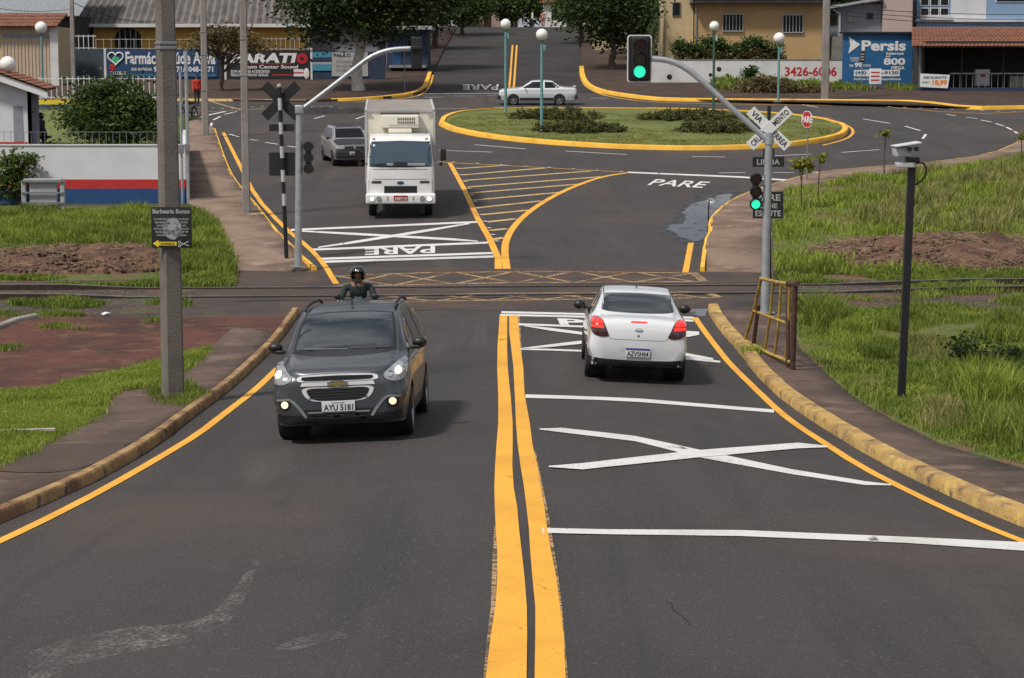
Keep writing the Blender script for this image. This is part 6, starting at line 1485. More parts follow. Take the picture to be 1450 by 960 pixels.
def corr_roof(name, m, a, b, c, d, parent, amp=.04, wave=.18, th=.03):
    """corrugated slab: eave a-b, ridge d-c (a->d and b->c are the slopes)"""
    a, b, c, d = map(Vector, (a, b, c, d)); n = max(4, int((b-a).length/(wave/4))); vs = []; fs = []
    nr = (b-a).cross(d-a).normalized(); nr = nr if nr.z > 0 else -nr
    for i in range(n+1):
        t = i/n; z = amp*math.sin(i*math.pi/2)
        for p in (a.lerp(b, t), d.lerp(c, t)): vs.append(p+nr*z); vs.append(p+nr*(z-th))
    for i in range(n): 
        k = i*4; fs += [(k, k+4, k+6, k+2), (k+1, k+3, k+7, k+5), (k, k+1, k+5, k+4), (k+2, k+6, k+7, k+3)]
    return MB().add(vs, fs, False).build(name, m, parent, world=True)
def tile_roof(name, m, a, b, c, d, parent, rows=6, wave=.24):
    a, b, c, d = map(Vector, (a, b, c, d)); n = max(4, int((b-a).length/(wave/4))); nr = (b-a).cross(d-a).normalized(); nr = nr if nr.z > 0 else -nr
    vs = []; fs = []
    for r in range(rows):
        base = len(vs)
        for i in range(n+1):
            t = i/n; z = .045*abs(math.sin(i*math.pi/4))
            p0 = a.lerp(b, t).lerp(d.lerp(c, t), r/rows); p1 = a.lerp(b, t).lerp(d.lerp(c, t), (r+1.12)/rows)
            vs += [p0+nr*(z+.05), p1+nr*(z+.005), p0+nr*(z-.0)]
        for i in range(n): k = base+i*3; fs += [(k, k+3, k+4, k+1), (k, k+2, k+5, k+3)]
    b_ = len(vs); vs += [p-nr*.03 for p in (a, b, c, d)]; fs.append((b_, b_+1, b_+2, b_+3))
    return MB().add(vs, fs, False).build(name, m, parent, world=True)
def win(f, x0, y0, x1, y1, yo=-.02, bars=5, m='window_glass', frame='grey_metal', barm='white_steel'):
    fr = f.box('window', frame, x0, y0, x1, y1, yo-.04, .06); f.box('pane', m, x0+.9, y0+.9, x1-.9, y1-.9, yo-.05, .02, fr)
    if bars:
        a = W(x0, y1, f.d); b = W(x1, y0, f.d); mb = MB()
        for k in range(bars+1): x = a.x+(b.x-a.x)*k/bars; mb.box((x, f.d+yo-.10, (a.z+b.z)/2), (.035, .03, b.z-a.z))
        for q in (.04, .96): mb.box(((a.x+b.x)/2, f.d+yo-.10, a.z+(b.z-a.z)*q), (b.x-a.x, .03, .05))
        mb.build('window_bars', barm, fr, world=True)
    return fr
# ---- striped low wall
def striped_wall():
    d = P(130, 291, .0).y+.6; t = gthing('striped_wall', 'low white wall with red and blue bands behind the tall grass', 'wall', 120, d); f = Fac(d, t)
    f.box('white_band', 'wall_white', -120, 206, 262, 254, 0, .2); f.box('red_band', 'wall_red', -120, 254, 262, 267, -.003, .206); f.box('blue_band', 'wall_blue', -120, 267, 262, 306, -.006, .212)
    f.box('coping', 'old_white', -120, 204.4, 263, 206, -.03, .26)
    a = W(262, 250, d); zb = hz(a.x, d)
    q = W(262, 206, d); k_ = (d+18)/d; MB().prism([(q.x-.18, d+.21, zb), (q.x, d+.21, zb), (q.x, d+.21, q.z), (q.x-.18, d+.21, q.z)], (q.x*(k_-1)*.97, 18, 0)).build('side_wall', 'wall_white', t, world=True)
    t2 = gthing('railing', 'thin dark wire railing along the top of the striped wall', 'railing', 120, d+.1); f2 = Fac(d+.1, t2)
    pickets(f2, 'railing_bars', 'grey_metal', -100, 262, 186, 204.4, .22, t2, .006, rails=(.95,))
striped_wall()
# ---- white house at left
def white_house():
    d = 82.5; t = gthing('white_house', 'small white house with a clay tile roof and red stripe at the left edge', 'house', -40, d); f = Fac(d, t)
    a = W(-160, 210, d); b = W(38, 130, d); zb = hz(a.x, d)-.1
    zl, zr = W(-160, 60, d).z, W(38, 122, d).z; bb = W(44, 150, d+7).x
    MB().add([(a.x, d, zb), (b.x, d, zb), (b.x, d, zr), (a.x, d, zl), (a.x, d+7, zb), (bb, d+7, zb), (bb, d+7, zr), (a.x, d+7, zl)], [(0,1,2,3),(5,4,7,6),(1,5,6,2),(4,0,3,7),(3,2,6,7)]).build('wall', 'wall_white', t, world=True)
    f.box('red_stripe', 'wall_red', -160, 201, 38.5, 208, -.02, .03)
    c = W(50, 140, d); sh_ = bb-b.x; MB().prism([(b.x+.03, d+.6, zb), (c.x, d+.6, zb), (c.x, d+.6, zr-.12), (b.x+.03, d+.6, zr-.12)], (sh_, 6, 0)).build('side_porch', 'grey_wall', t, world=True)
    e0, e1 = W(-160, 48, d-.5), W(67, 127, d-.5); g0 = Vector((e0.x, d+9, e0.z+.0)); g1 = Vector((W(80, 100, d+9).x, d+9, e1.z))
    g1 = Vector((e1.x, d+9, e1.z)); 
    # tiles run down the slope to the right
    xb = W(81, 100, d+8).x-e1.x; tile_roof('roof', 'clay', (e1.x, d-.55, e1.z), (e1.x+xb, d+8, e1.z), (e0.x+xb, d+8, e0.z), (e0.x, d-.55, e0.z), t, rows=22)
    u = (e1-e0); th = .28
    MB().prism([e0+Vector((0, 0, -.04)), e1+Vector((0, 0, -.04)), e1+Vector((0, 0, -.04-th)), e0+Vector((0, 0, -.04-th))], (0, .06, 0)).build('fascia', 'sign_white', t, world=True)
    f.box('door', 'grey_wall', 20, 150, 32, 200, -.015, .03)
    # left upper gable of neighbour
white_house()
# ---- lawn and picket fence behind the bush
sheet('lawn', [(45, 205), (240, 205), (262, 202), (262, 172), (285, 165), (100, 158), (45, 158)], .10, 'lawn', label='green lawn behind the striped wall', skirt=.1)
def picket():
    d = 117.5; t = gthing('picket_fence', 'white picket fence on a yellow and blue plinth behind the round bush', 'fence', 140, d); f = Fac(d, t)
    f.box('plinth_yellow', 'sign_yellow', 50, 141, 250, 148, 0, .15); f.box('plinth_blue', 'wall_blue', 50, 148, 250, 160, -.004, .16)
    pickets(f, 'pickets', 'white_metal', 50, 250, 108, 141, .30, t, .022)
picket()
# ---- garage
def garage():
    d = 134; t = gthing('garage', 'beige garage with a ribbed door and clay tile edge at far left', 'garage', 40, d); f = Fac(d, t)
    f.box('wall', 'cream_wall', -80, 38, 82, 128, 0, 5); f.box('pillar', 'old_white', 73, 36, 82, 128, -.15, .14)
    dr = f.box('door', 'pink_wall', 4, 54, 72, 128, -.04, .035); mb = MB(); a = W(4, 128, d); b = W(72, 54, d); x = a.x+.1
    while x < b.x: mb.box((x, d-.06, (a.z+b.z)/2), (.08, .04, b.z-a.z)); x += .22
    mb.build('door_ribs', 'cream_wall', dr, world=True)
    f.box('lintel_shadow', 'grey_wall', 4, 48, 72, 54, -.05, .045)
    e0, e1 = W(-80, 38, d-.6), W(80, 38, d-.6); tile_roof('roof', 'clay', e0, e1, (e1.x, d+3, e1.z+.9), (e0.x, d+3, e0.z+.9), t, rows=4)
garage()
def shed_roof():
    d = 146; t = gthing('grey_shed', 'long low building with a pale grey sheet roof behind the garage', 'building', 30, d); f = Fac(d, t)
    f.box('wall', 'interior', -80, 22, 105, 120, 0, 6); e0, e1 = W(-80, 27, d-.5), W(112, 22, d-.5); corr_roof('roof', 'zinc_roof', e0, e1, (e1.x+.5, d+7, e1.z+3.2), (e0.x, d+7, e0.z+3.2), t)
shed_roof()
# ---- yellow house
def yellow_house():
    d = 152; t = gthing('yellow_house', 'yellow house with a grey corrugated roof behind the advert wall', 'house', 280, d); f = Fac(d, t)
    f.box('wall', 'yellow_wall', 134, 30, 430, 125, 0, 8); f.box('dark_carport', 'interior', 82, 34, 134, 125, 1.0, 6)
    e0, e1 = W(78, 34, d-.9), W(440, 36, d-.9)
    corr_roof('roof', 'fibre_roof', e0, e1, (e1.x-.6, d+8, e1.z+4.2), (e0.x, d+8, e0.z+4.2), t, amp=.10, wave=.52)
    MB().span((e0.x, d-.95, e0.z-.22), (e1.x, d-.89, e0.z+.02)).build('fascia', 'old_white', t, world=True)
    # arched window
    a = W(163, 69, d); b = W(200, 40, d); cx = (a.x+b.x)/2; w_ = (b.x-a.x)/2; zs = a.z+(b.z-a.z)*.55
    def arch(s, y): return [(cx-w_*s, y, a.z), (cx+w_*s, y, a.z)]+[(cx+w_*s*math.cos(R(k*18)), y, zs+(b.z-zs)*s*math.sin(R(k*18))) for k in range(11)]
    fr = MB().prism(arch(1, d-.06), (0, .05, 0)).build('window', 'rust', t, world=True); MB().prism(arch(.86, d-.075), (0, .03, 0)).build('pane', 'window_glass', fr, world=True)
    mb = MB(); [mb.box((cx+w_*q, d-.10, (a.z+zs)/2+.3), (.05, .03, (zs-a.z)+.9)) for q in (-.6, -.2, .2, .6)]; mb.build('window_bars', 'white_steel', fr, world=True)
    win(f, 300, 44, 318, 62, bars=3)
yellow_house()
# ---- wall of adverts
def advert_wall():
    d = 140; t = gthing('advert_wall', 'long dark wall carrying painted adverts across the roundabout', 'wall', 300, d); f = Fac(d, t)
    f.box('slate_section', 'slate_wall', 82, 70, 148, 125, 0, .2); f.box('navy_section', 'dark_blue', 148, 70, 318, 121, 0, .2); f.box('black_section', 'black_sign', 318, 71, 441, 118, 0, .2); f.box('blue_section', 'dark_blue', 441, 73, 545, 117, 0, .2)
    for x in (149, 319, 441): f.box('white_post', 'old_white', x-1, 68, x+1.2, 118, -.05, .28)
    t2 = gthing('railing', 'white spiked railing on top of the advert wall', 'railing', 300, d+.1); f2 = Fac(d+.1, t2); pickets(f2, 'railing_bars', 'white_metal', 84, 136, 49, 70, .32, t2, .022); pickets(f2, 'railing_bars', 'white_steel', 136, 300, 54, 70, .5, t2, .012); pickets(f2, 'railing_bars', 'white_steel', 372, 440, 53, 71, .30, t2, .014)
    # pharmacy
    t3 = gthing('pharmacy_sign', 'blue pharmacy advert with a white heart on the wall', 'sign', 230, d); f = Fac(d, t3)
    pn = f.box('panel', 'navy_sign', 151, 71, 308, 109, -.05, .045)
    f.text('Farmácia Saúde Ativa', 'sign_white', 178, 73, 305, 91, -.056, pn, .025); f.text('DISK ENTREGAS', 'sign_white', 186, 96, 215, 100, -.056, pn, .02); f.text('9963-5071/3048-7171', 'sign_white', 218, 94, 302, 102, -.056, pn, .03)
    f.text('ACEITAMOS TODOS OS CARTÕES E VALES', 'sign_teal', 182, 104, 305, 108, -.056, pn, .02)
    c = W(164, 82, d); hp = []
    for k in range(33):
        a = k/32*2*math.pi; hp.append(((16*math.sin(a)**3)/16*.50, (13*math.cos(a)-5*math.cos(2*a)-2*math.cos(3*a)-math.cos(4*a))/16*.46))
    MB().path([(c.x+x, d-.07, c.z+z) for x, z in hp], .055, 6, cap=False).build('heart_emblem', 'sign_white', pn, world=True)
    MB().ball((c.x, d-.06, c.z-.12), .24, 12, (1, .08, 1)).build('leaf_emblem', 'sign_green', pn, world=True)
    MB().ball((W(159, 96, d).x, d-.06, W(159, 96, d).z), .2, 10, (1, .08, 1.2)).build('red_emblem', 'sign_red', pn, world=True); f.text('24 HORAS', 'sign_white', 157, 101, 178, 106, -.058, pn, .03)
    t4 = gthing('sound_shop_sign', 'black car sound shop advert with slanted white lettering', 'sign', 380, d); f = Fac(d, t4)
    pn = f.box('panel', 'black_sign', 321, 73, 439, 115, -.05, .045)
    a = W(326, 89, d); b = W(417, 75, d); mb = MB(); H = b.z-a.z; put_text(mb, 'PARATI', lambda u, v: (a.x+(b.x-a.x)*u+v*H*.25, d-.056, a.z+H*v), .05); mb.build('lettering', 'sign_white', pn, world=True)
    f.text('Auto Center Sound', 'sign_white', 344, 92, 422, 97, -.056, pn, .02); f.text('SOM ALARMES ACESSORIOS', 'sign_white', 327, 99, 382, 103, -.056, pn, .02); f.text('PELICULAS TRAVAS VIDROS', 'sign_white', 327, 104, 380, 108, -.056, pn, .02)
    q = W(428, 83, d); MB().disc((q.x, d-.06, q.z), (0, 1, 0), .12, .36, .02, 24).build('red_emblem', 'sign_red', pn, world=True); f.box('red_line', 'sign_red', 356, 89.6, 412, 90.8, -.056, .01, pn); f.box('red_line', 'sign_red', 386, 105, 414, 107, -.056, .01, pn)
    f.box('flag_emblem', 'sign_white', 416, 98, 430, 108, -.058, .01, pn); f.box('flag_stripe', 'sign_red', 416, 102, 430, 104, -.062, .01, pn); MB().ball((W(434, 100, d).x, d-.06, W(434, 104, d).z), .24, 10, (.8, .08, 1.5)).build('white_emblem', 'sign_white', pn, world=True)
    t5 = gthing('teal_sign', 'striped teal and navy advert panel on the wall', 'sign', 455, d); f = Fac(d, t5); pn = f.box('panel', 'sign_teal', 443, 74, 470, 100, -.05, .045); f.box('band', 'dark_blue', 443, 81, 470, 88, -.055, .01, pn); f.box('band', 'sign_grey', 443, 88, 470, 91, -.055, .01, pn)
    t6 = gthing('grey_sign', 'pale grey advert headed PAULO half hidden by the white trunk', 'sign', 495, d); f = Fac(d, t6); pn = f.box('panel', 'sign_grey', 470, 74, 521, 108, -.05, .045); f.text('PAULO', 'text_black', 473, 76, 497, 81, -.056, pn, .03)
    for k, w_ in enumerate((30, 36, 24)): f.text(('CONSERTOS', 'SERVICOS EM GERAL', 'ORCAMENTOS')[k], 'grey_metal', 476, 86+k*6, 476+w_, 89.5+k*6, -.056, pn, .01)
advert_wall()
def dark_house():
    d = 156; t = gthing('blue_grey_building', 'shaded violet grey building behind the big left tree', 'building', 510, d); f = Fac(d, t)
    f.box('wall', 'grey_wall', 436, 32, 548, 122, 0, 7); f.box('roof', 'fibre_roof', 430, 26, 556, 32, -.8, 9); win(f, 466, 42, 482, 60, bars=0); win(f, 510, 42, 528, 62, bars=0); f.box('door', 'interior', 536, 58, 546, 110, -.03, .03)
    d = 150; t = gthing('navy_kiosk', 'dark blue kiosk with a pale roof edge beside the far street', 'kiosk', 575, d); f = Fac(d, t)
    f.box('wall', 'dark_blue', 548, 42, 606, 102, 0, 4.5); f.box('roof', 'zinc_roof', 540, 37, 612, 42, -.9, 6); f.box('blue_door', 'wall_blue', 556, 55, 568, 98, -.04, .035); win(f, 577, 56, 596, 74, bars=0, frame='sign_blue')
    f.box('counter', 'concrete_light', 552, 92, 604, 96, -1.2, 1.15)
dark_house()
# ---- right side: tan house
def tan_house():
    d = 150; t = gthing('tan_house', 'large tan house with barred windows above the white wall', 'house', 1070, d); f = Fac(d, t)
    f.box('wall', 'tan_wall', 985, 3, 1166, 120, 0, 9); f.box('side_wing', 'cream_wall', 945, -30, 985, 112, 1.5, 8); f.box('corner_pipe', 'leafy_dark' if 0 else 'grey_metal', 984, 4, 987, 100, -.1, .1)
    e0, e1 = W(980, 3.5, d-.9), W(1172, 3.5, d-.9); MB().span((e0.x, d-.9, e0.z), (e1.x, d+9.5, e0.z+.22)).build('eaves', 'fibre_roof', t, world=True)
    tile_roof('roof', 'clay', (e0.x, d-1, e0.z+.22), (e1.x, d-1, e0.z+.22), (e1.x-1.5, d+4.5, e0.z+2.3), (e0.x+1.5, d+4.5, e0.z+2.3), t, rows=8)
    win(f, 1023, 19, 1052, 45, bars=6); win(f, 1108, 20, 1137, 47, bars=6); win(f, 954, 2, 966, 22, yo=1.46, bars=0)
tan_house()
def white_wall_r():
    d = 137; t = gthing('white_wall', 'stained white wall with red phone numbers below the tan house', 'wall', 1050, d); f = Fac(d, t)
    f.box('wall', 'old_white', 922, 85, 1194, 126, 0, .2); f.box('coping', 'concrete', 922, 83.8, 1194, 85, -.03, .26)
    f.text('3426-6006', 'sign_red', 1111, 94.5, 1185, 108, -.006, t, .03)
    for (x, y, r) in ((1018, 98, .16), (1006, 106, .12), (948, 109, .18), (1030, 107, .14)): q = W(x, y, d); MB().disc((q.x, d-.004, q.z), (0, 1, 0), .001, r, .01, 9).build('damp_hole', 'text_black', t, world=True)
    f.box('blue_stain', 'grey_wall', 1047, 100, 1060, 108, -.003, .01)
    mb = MB(); 
white_wall_r()
def grey_house():
    d = 152; t = gthing('grey_house', 'grey upper storey house with a pale sloping roof left of the pink block', 'house', 1215, d); f = Fac(d, t)
    f.box('wall', 'grey_wall', 1184, 6, 1248, 120, 0, 8); f.box('lower_wall', 'concrete', 1172, 52, 1196, 120, -2, 1.9)
    win(f, 1199, 17, 1210, 32, bars=0, m='grey_metal'); win(f, 1226, 17, 1237, 28, bars=0); a, b = W(1176, 12, d-.8), W(1250, -1, d-.8)
    MB().prism([a, b, b+Vector((0, 0, .18)), a+Vector((0, 0, .18))], (0, 9, 0)).build('roof', 'zinc_roof', t, world=True)
    MB().path([W(1180, 13, d-.5), W(1189, 20, d-.5), W(1189, 46, d-.5), W(1187, 60, d-.5)], .07, 8).build('drainpipe', 'white_steel', t, world=True)
    t = gthing('pink_block', 'plain pinkish block between the grey house and the blue house', 'building', 1270, d); f = Fac(d-.5, t); f.box('wall', 'pink_wall', 1248.2, -30, 1294, 120, 0, 8); f.box('corner_pipe', 'rust', 1291, -30, 1294, 60, -.1, .1)
grey_house()
def persis():
    d = 134.5; t = gthing('blue_wall', 'tall blue wall painted with an internet provider advert', 'wall', 1243, d); f = Fac(d, t)
    f.box('wall', 'sign_blue', 1193, 47, 1293, 124, 0, .35); f.box('roof_edge', 'black_sign', 1190, 45, 1295, 47.4, -.2, .7)
    f.text('Persis', 'sign_white', 1220, 57, 1283, 72, -.01, t, .035); f.text('Internet', 'sign_white', 1255, 73.5, 1280, 77.5, -.01, t, .03)
    q = [W(1202, 52, d), W(1218, 63, d), W(1201, 76, d), W(1204, 64, d)]; MB().prism([(p.x, d-.02, p.z) for p in q], (0, .016, 0)).build('arrow_emblem', 'sign_white', t, world=True)
    f.text('800', 'sign_white', 1251, 82, 1282, 92, -.01, t, .04); f.text('MEGA', 'sign_white', 1262, 93.5, 1281, 98.5, -.01, t, .03); f.text('até', 'sign_white', 1254, 78, 1261, 81, -.01, t, .02)
    f.text('PLANOS', 'sign_white', 1204, 81, 1218, 84, -.01, t, .02); f.text('A PARTIR DE', 'sign_white', 1204, 85, 1218, 87, -.01, t, .01); f.text('R$', 'sign_white', 1203, 91, 1208, 95, -.01, t, .02); f.text('99', 'sign_white', 1210, 88.5, 1221, 95.5, -.01, t, .05); f.text(',90 /MENSAIS', 'sign_white', 1222, 91, 1233, 95, -.01, t, .01)
    pb = f.box('phone_band', 'sign_white', 1209, 99, 1274, 108, -.02, .015); f.text('(44) 3142-9120', 'sign_blue', 1211, 100.5, 1272, 106.5, -.026, pb, .04)
    f.text('Verifique Consulte Disponibilidade', 'sign_white', 1208, 110, 1276, 114.5, -.01, t, .02)
persis()
def shops():
    d = 153; t = gthing('blue_house', 'pale blue upper storey house with white framed windows at top right', 'house', 1370, d); f = Fac(d, t)
    f.box('wall', 'lightblue_wall', 1296, -40, 1560, 120, 0, 9); f.box('band', 'old_white', 1296, 27, 1560, 31, -.3, .3); f.box('balcony_wall', 'wall_white', 1302, 22, 1346, 28, -.5, .5)
    for x in (1303, 1317, 1331): win(f, x, -6, x+12.5, 8, bars=0, frame='sign_white'); win(f, x, 11, x+12.5, 22, bars=0, frame='sign_white')
    win(f, 1410, -14, 1460, 3, bars=0, frame='sign_white'); f.box('pale_panel', 'wall_white', 1346, -40, 1398, 27, -.02, .02)
    d = 129.5; t = gthing('bar', 'dark open bar under a clay tile roof at far right', 'building', 1380, d); f = Fac(d, t)
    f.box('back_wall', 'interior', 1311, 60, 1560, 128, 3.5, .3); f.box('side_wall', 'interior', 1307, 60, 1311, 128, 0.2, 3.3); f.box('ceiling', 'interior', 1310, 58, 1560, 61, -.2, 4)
    e0, e1 = W(1291, 66, d-.9), W(1560, 66, d-.9); tile_roof('roof', 'clay', e0, e1, (e1.x, d+5.5, e1.z+1.25), (e0.x*(1+6.4/d), d+5.5, e0.z+1.25), t, rows=9)
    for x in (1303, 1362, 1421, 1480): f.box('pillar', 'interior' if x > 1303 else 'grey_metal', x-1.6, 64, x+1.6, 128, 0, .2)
    f.box('step', 'dark_blue', 1300, 124, 1560, 131, -.4, 4); f.box('rail', 'grey_metal', 1346, 103, 1560, 105, 0, .08); 
    mb = MB(); 
    for k in range(24): a = W(1350+k*9, 124, d); b = W(1350+k*9, 104, d); mb.box((a.x, d+.04, (a.z+b.z)/2), (.03, .03, b.z-a.z))
    mb.build('rail_bars', 'grey_metal', t, world=True)
    f.box('counter', 'wood', 1440, 108, 1480, 124, 1.6, .8)
    t2 = gthing('banner', 'white price banner reading 18,99 hung before the dark bar', 'banner', 1324, d-.5); f = Fac(d-.5, t2); a, b, c, e = W(1303, 104, d-.5), W(1345, 106, d-.5), W(1342, 125, d-.5), W(1303, 123, d-.5)
    cl = MB().prism([a, b, c, e], (0, .02, 0)).build('cloth', 'sign_white', t2, world=True); f.text('18,99', 'orange', 1320, 113, 1341, 121.5, -.008, cl, .05); f.text('RESTAURANTE', 'wall_blue', 1308, 108, 1340, 111.5, -.008, cl, .03); f.text('MARMITA', 'sign_green', 1306, 115, 1317, 118, -.008, cl, .02)
    t3 = gthing('fridge', 'white drinks fridge standing inside the dark bar', 'fridge', 1390, d+1.2); f = Fac(d+1.2, t3); bd = f.box('body', 'old_white', 1381, 98, 1402, 122, 0, .6, bev=.05); f.box('door', 'wall_white', 1382.5, 100, 1400, 120, -.05, .045); f.box('label_panel', 'sign_red', 1388, 103, 1396, 109, -.06, .01)
mat('orange', (.75, .22, .02), .6)
shops()
# far houses behind the tree line at the top of the street
def far_house(px, d, w_, h, m, label, roof='clay'):
    b = G(px, d); t = thing('distant_house', label, 'house', b); MB().box((0, 2.5, h/2), (w_, 5, h)).build('wall', m, t)
    tile_roof('roof', roof, *[b+Vector(q_) for q_ in ((-w_/2-.4, -.4, h), (w_/2+.4, -.4, h), (w_/2+.4, 2.6, h+1.2), (-w_/2-.4, 2.6, h+1.2))], t, rows=5)
    for s in (-.28, .28): q = MB().box((w_*s, -.03, h*.55), (.9, .06, 1.0)).build('window', 'window_glass', t)
    MB().box((0, -.03, h*.35), (.8, .06, h*.7)).build('door', 'rust', t)
far_house(808, 238, 6, 2.8, 'old_white', 'distant whitish house at the top right of the street'); far_house(690, 246, 7, 2.8, 'pink_wall', 'distant pinkish house at the top of the street')
far_house(920, 175, 9, 3.2, 'cream_wall', 'cream house behind the palm right of the street'); far_house(470, 200, 12, 3.4, 'grey_wall', 'grey house uphill behind the big left tree', 'fibre_roof')
# ================================================================== TREES
def limbs(mb, base, top, r, tips, seed):
    rnd = random.Random(seed); base, top = Vector(base), Vector(top); pts = [base.lerp(top, k/5)+Vector((rnd.uniform(-1, 1), rnd.uniform(-1, 1), 0))*r*(.5 if 0 < k < 5 else 0) for k in range(6)]
    mb.path(pts, [r*1.35, r*1.05, r*.95, r*.85, r*.75, r*.6], 10)
    for tp in tips:
        s = pts[rnd.choice((3, 4, 5))]; tp = Vector(tp); m = s.lerp(tp, .5)+Vector((rnd.uniform(-.2, .2), rnd.uniform(-.2, .2), rnd.uniform(0, .3)))*(tp-s).length*.4
        mb.path([s, m, tp], [r*.45, r*.28, r*.08], 6)
def leaf_mesh(name, blobs, n, size, m, parent, seed, clump=.35, per=26, droop=.0, shell=.55):
    rs = np.random.default_rng(seed); vol = np.array([b[3]*b[4]*b[5] for b in blobs]); vol = vol**.8/np.sum(vol**.8); C = []
    for b, v in zip(blobs, vol):
        k = max(1, int(n*v/per)); u = rs.normal(size=(k, 3)); u /= np.linalg.norm(u, axis=1)[:, None]; r = shell+(1-shell)*rs.random((k, 1))**.7; r *= (1+rs.normal(0, .10, (k, 1)))
        C.append(np.array(b[:3])+u*r*np.array(b[3:6]))
    C = np.concatenate(C); ctr = np.repeat(C, per, 0); N = len(ctr); sc_ = np.repeat(rs.uniform(.6, 1.4, len(C)), per)[:, None]
    p = ctr+rs.normal(size=(N, 3))*clump*sc_*np.array([1, 1, .55])
    a = rs.normal(size=(N, 3)); a[:, 2] *= .6; a[:, 2] -= droop; a /= np.linalg.norm(a, axis=1)[:, None]; b = np.cross(a, rs.normal(size=(N, 3))+np.array([0, 0, 1.2])); b /= np.maximum(1e-6, np.linalg.norm(b, axis=1))[:, None]
    s = size*rs.uniform(.6, 1.3, (N, 1)); v = np.stack([p, p+a*s*.5+b*s*.30, p+a*s, p+a*s*.5-b*s*.30], 1).reshape(-1, 3)
    me = bpy.data.meshes.new(name); me.vertices.add(4*N); me.vertices.foreach_set('co', v.reshape(-1)); me.loops.add(4*N); me.loops.foreach_set('vertex_index', np.arange(4*N, dtype=np.int32)); me.polygons.add(N); me.polygons.foreach_set('loop_start', np.arange(N, dtype=np.int32)*4); me.polygons.foreach_set('loop_total', np.full(N, 4, dtype=np.int32))
    me.update(calc_edges=True); me.materials.append(MATS[m]); o = bpy.data.objects.new(name, me); COL.objects.link(o); o.parent = parent; return o
def tree(label, base, trunk_h, r, blobs, n, size, lm, bark='bark', name='tree', cat='tree', seed=1, group=None, clump=.35, lean=(0, 0), ntips=10, droop=0, shell=.55):
    t = thing(name, label, cat, base, 0, group); rnd = random.Random(seed); mb = MB(); tips = []
    for k in range(ntips):
        b = blobs[k % len(blobs)]; tips.append((b[0]+rnd.uniform(-.6, .6)*b[3], b[1]+rnd.uniform(-.6, .6)*b[4], b[2]+rnd.uniform(-.5, .4)*b[5]))
    limbs(mb, (0, 0, -.1), (lean[0], lean[1], trunk_h), r, tips, seed); mb.build('trunk', bark, t)
    leaf_mesh('crown', blobs, n, size, lm, t, seed, clump, droop=droop, shell=shell); return t
# round bush-like tree
b0 = G(155, 80.0); s_ = sc_at(80)
def rel(px, py, d, base): return tuple(W(px, py, d)-base)
def blob(px, py, d, base, rx, ry, rz=None): p = W(px, py, d)-base; k = sc_at(d); return (p.x, p.y, p.z, rx/k, (rz or rx)/k, ry/k)
tree('dense round dark green tree behind the striped wall', b0, 1.2, .10, [blob(118, 158, 80, b0, 34, 34), blob(165, 148, 80.3, b0, 46, 38), blob(203, 162, 80, b0, 28, 34), blob(155, 182, 79.6, b0, 60, 20), blob(140, 128, 80.5, b0, 26, 18), blob(220, 190, 80, b0, 14, 20)], 12000, .17, 'leaf_mid', seed=5, clump=.30, ntips=18, shell=.15)
def hedge(label, x0, x1, yb, ht, depth, seed, lm='hedge_leaf', cat='hedge', n=5000, size=.15):
    a, b = P(x0, yb, .25), P(x1, yb, .25); c = (a+b)/2; t = thing('hedge', label, cat, c, 0, 'low hedges on the roundabout lawn' if cat == 'hedge' else None); L = (b-a).length; bl = []
    k = max(3, int(L/.8)); rnd = random.Random(seed)
    for i in range(k): u = -L/2+L*(i+.5)/k; e = math.sin(math.pi*(i+.5)/k)**.5; bl.append((u, depth*.5+rnd.uniform(-.2, .2), ht*.25*e, .62, depth*.5*e+.2, ht*(.55*e+.25)*rnd.uniform(.8, 1.1)))
    mb = MB(); [mb.tube((q[0], q[1], -.1), (q[0], q[1], q[2]+.1), .03, .015, 6) for q in bl]; mb.build('stems', 'bark', t)
    leaf_mesh('foliage', bl, int(n*1.5), size*.85, lm, t, seed, .08, shell=.6)
hedge('low hedge at the far left of the roundabout lawn behind the middle lamp', 726, 846, 168, .50, 3.0, 1)
hedge('low hedge at the near left of the roundabout lawn around the middle lamp', 760, 884, 187, .52, 3.0, 2)
hedge('long low hedge at the far right of the roundabout lawn', 911, 1062, 170, .50, 3.0, 3, n=6000)
hedge('low hedge at the near right of the roundabout lawn', 964, 1082, 187, .55, 3.0, 4)
# ivy hedge above the white wall
def top_hedge():
    d = 138.6; b = G(1025, d); t = thing('hedge', 'tangled green and brown creeper growing over the white wall', 'creeper', b); bl = [blob(962+k*12.5, 68+6*math.sin(k*1.3), d, b, 10, 13, 14) for k in range(12)]
    mb = MB(); [mb.tube((q[0], q[1], 0), (q[0], q[1], q[2]), .04, .02, 6) for q in bl]; mb.build('stems', 'bark', t); leaf_mesh('foliage', bl, 7000, .22, 'leaf_mid', t, 8, .2, shell=.3)
    leaf_mesh('dry_foliage', [(q[0], q[1]-.3, q[2]-.7, q[3], q[4], q[5]) for q in bl], 3500, .2, 'leaf_dry', t, 9, .2, shell=.3)
top_hedge()
# rubble and shrub before white wall
b = P(1080, 131, .13); t = thing('rubble_pile', 'pile of cut branches and soil on the pavement below the white wall', 'rubble', b); leaf_mesh('cut_branches', [(0, .3, .3, 1.9, .9, .55), (1.8, .3, .15, 2.0, .8, .35)], 3500, .22, 'leaf_dry', t, 12, .2, shell=.1)['kind'] = 'stuff'
b = P(1063, 120, .13); tree('small dark sapling growing against the white wall', b, .8, .03, [blob(1063, 103, b.y, b, 6, 8)], 700, .2, 'leaf_mid', seed=31, clump=.15, name='shrub', cat='shrub', ntips=4)
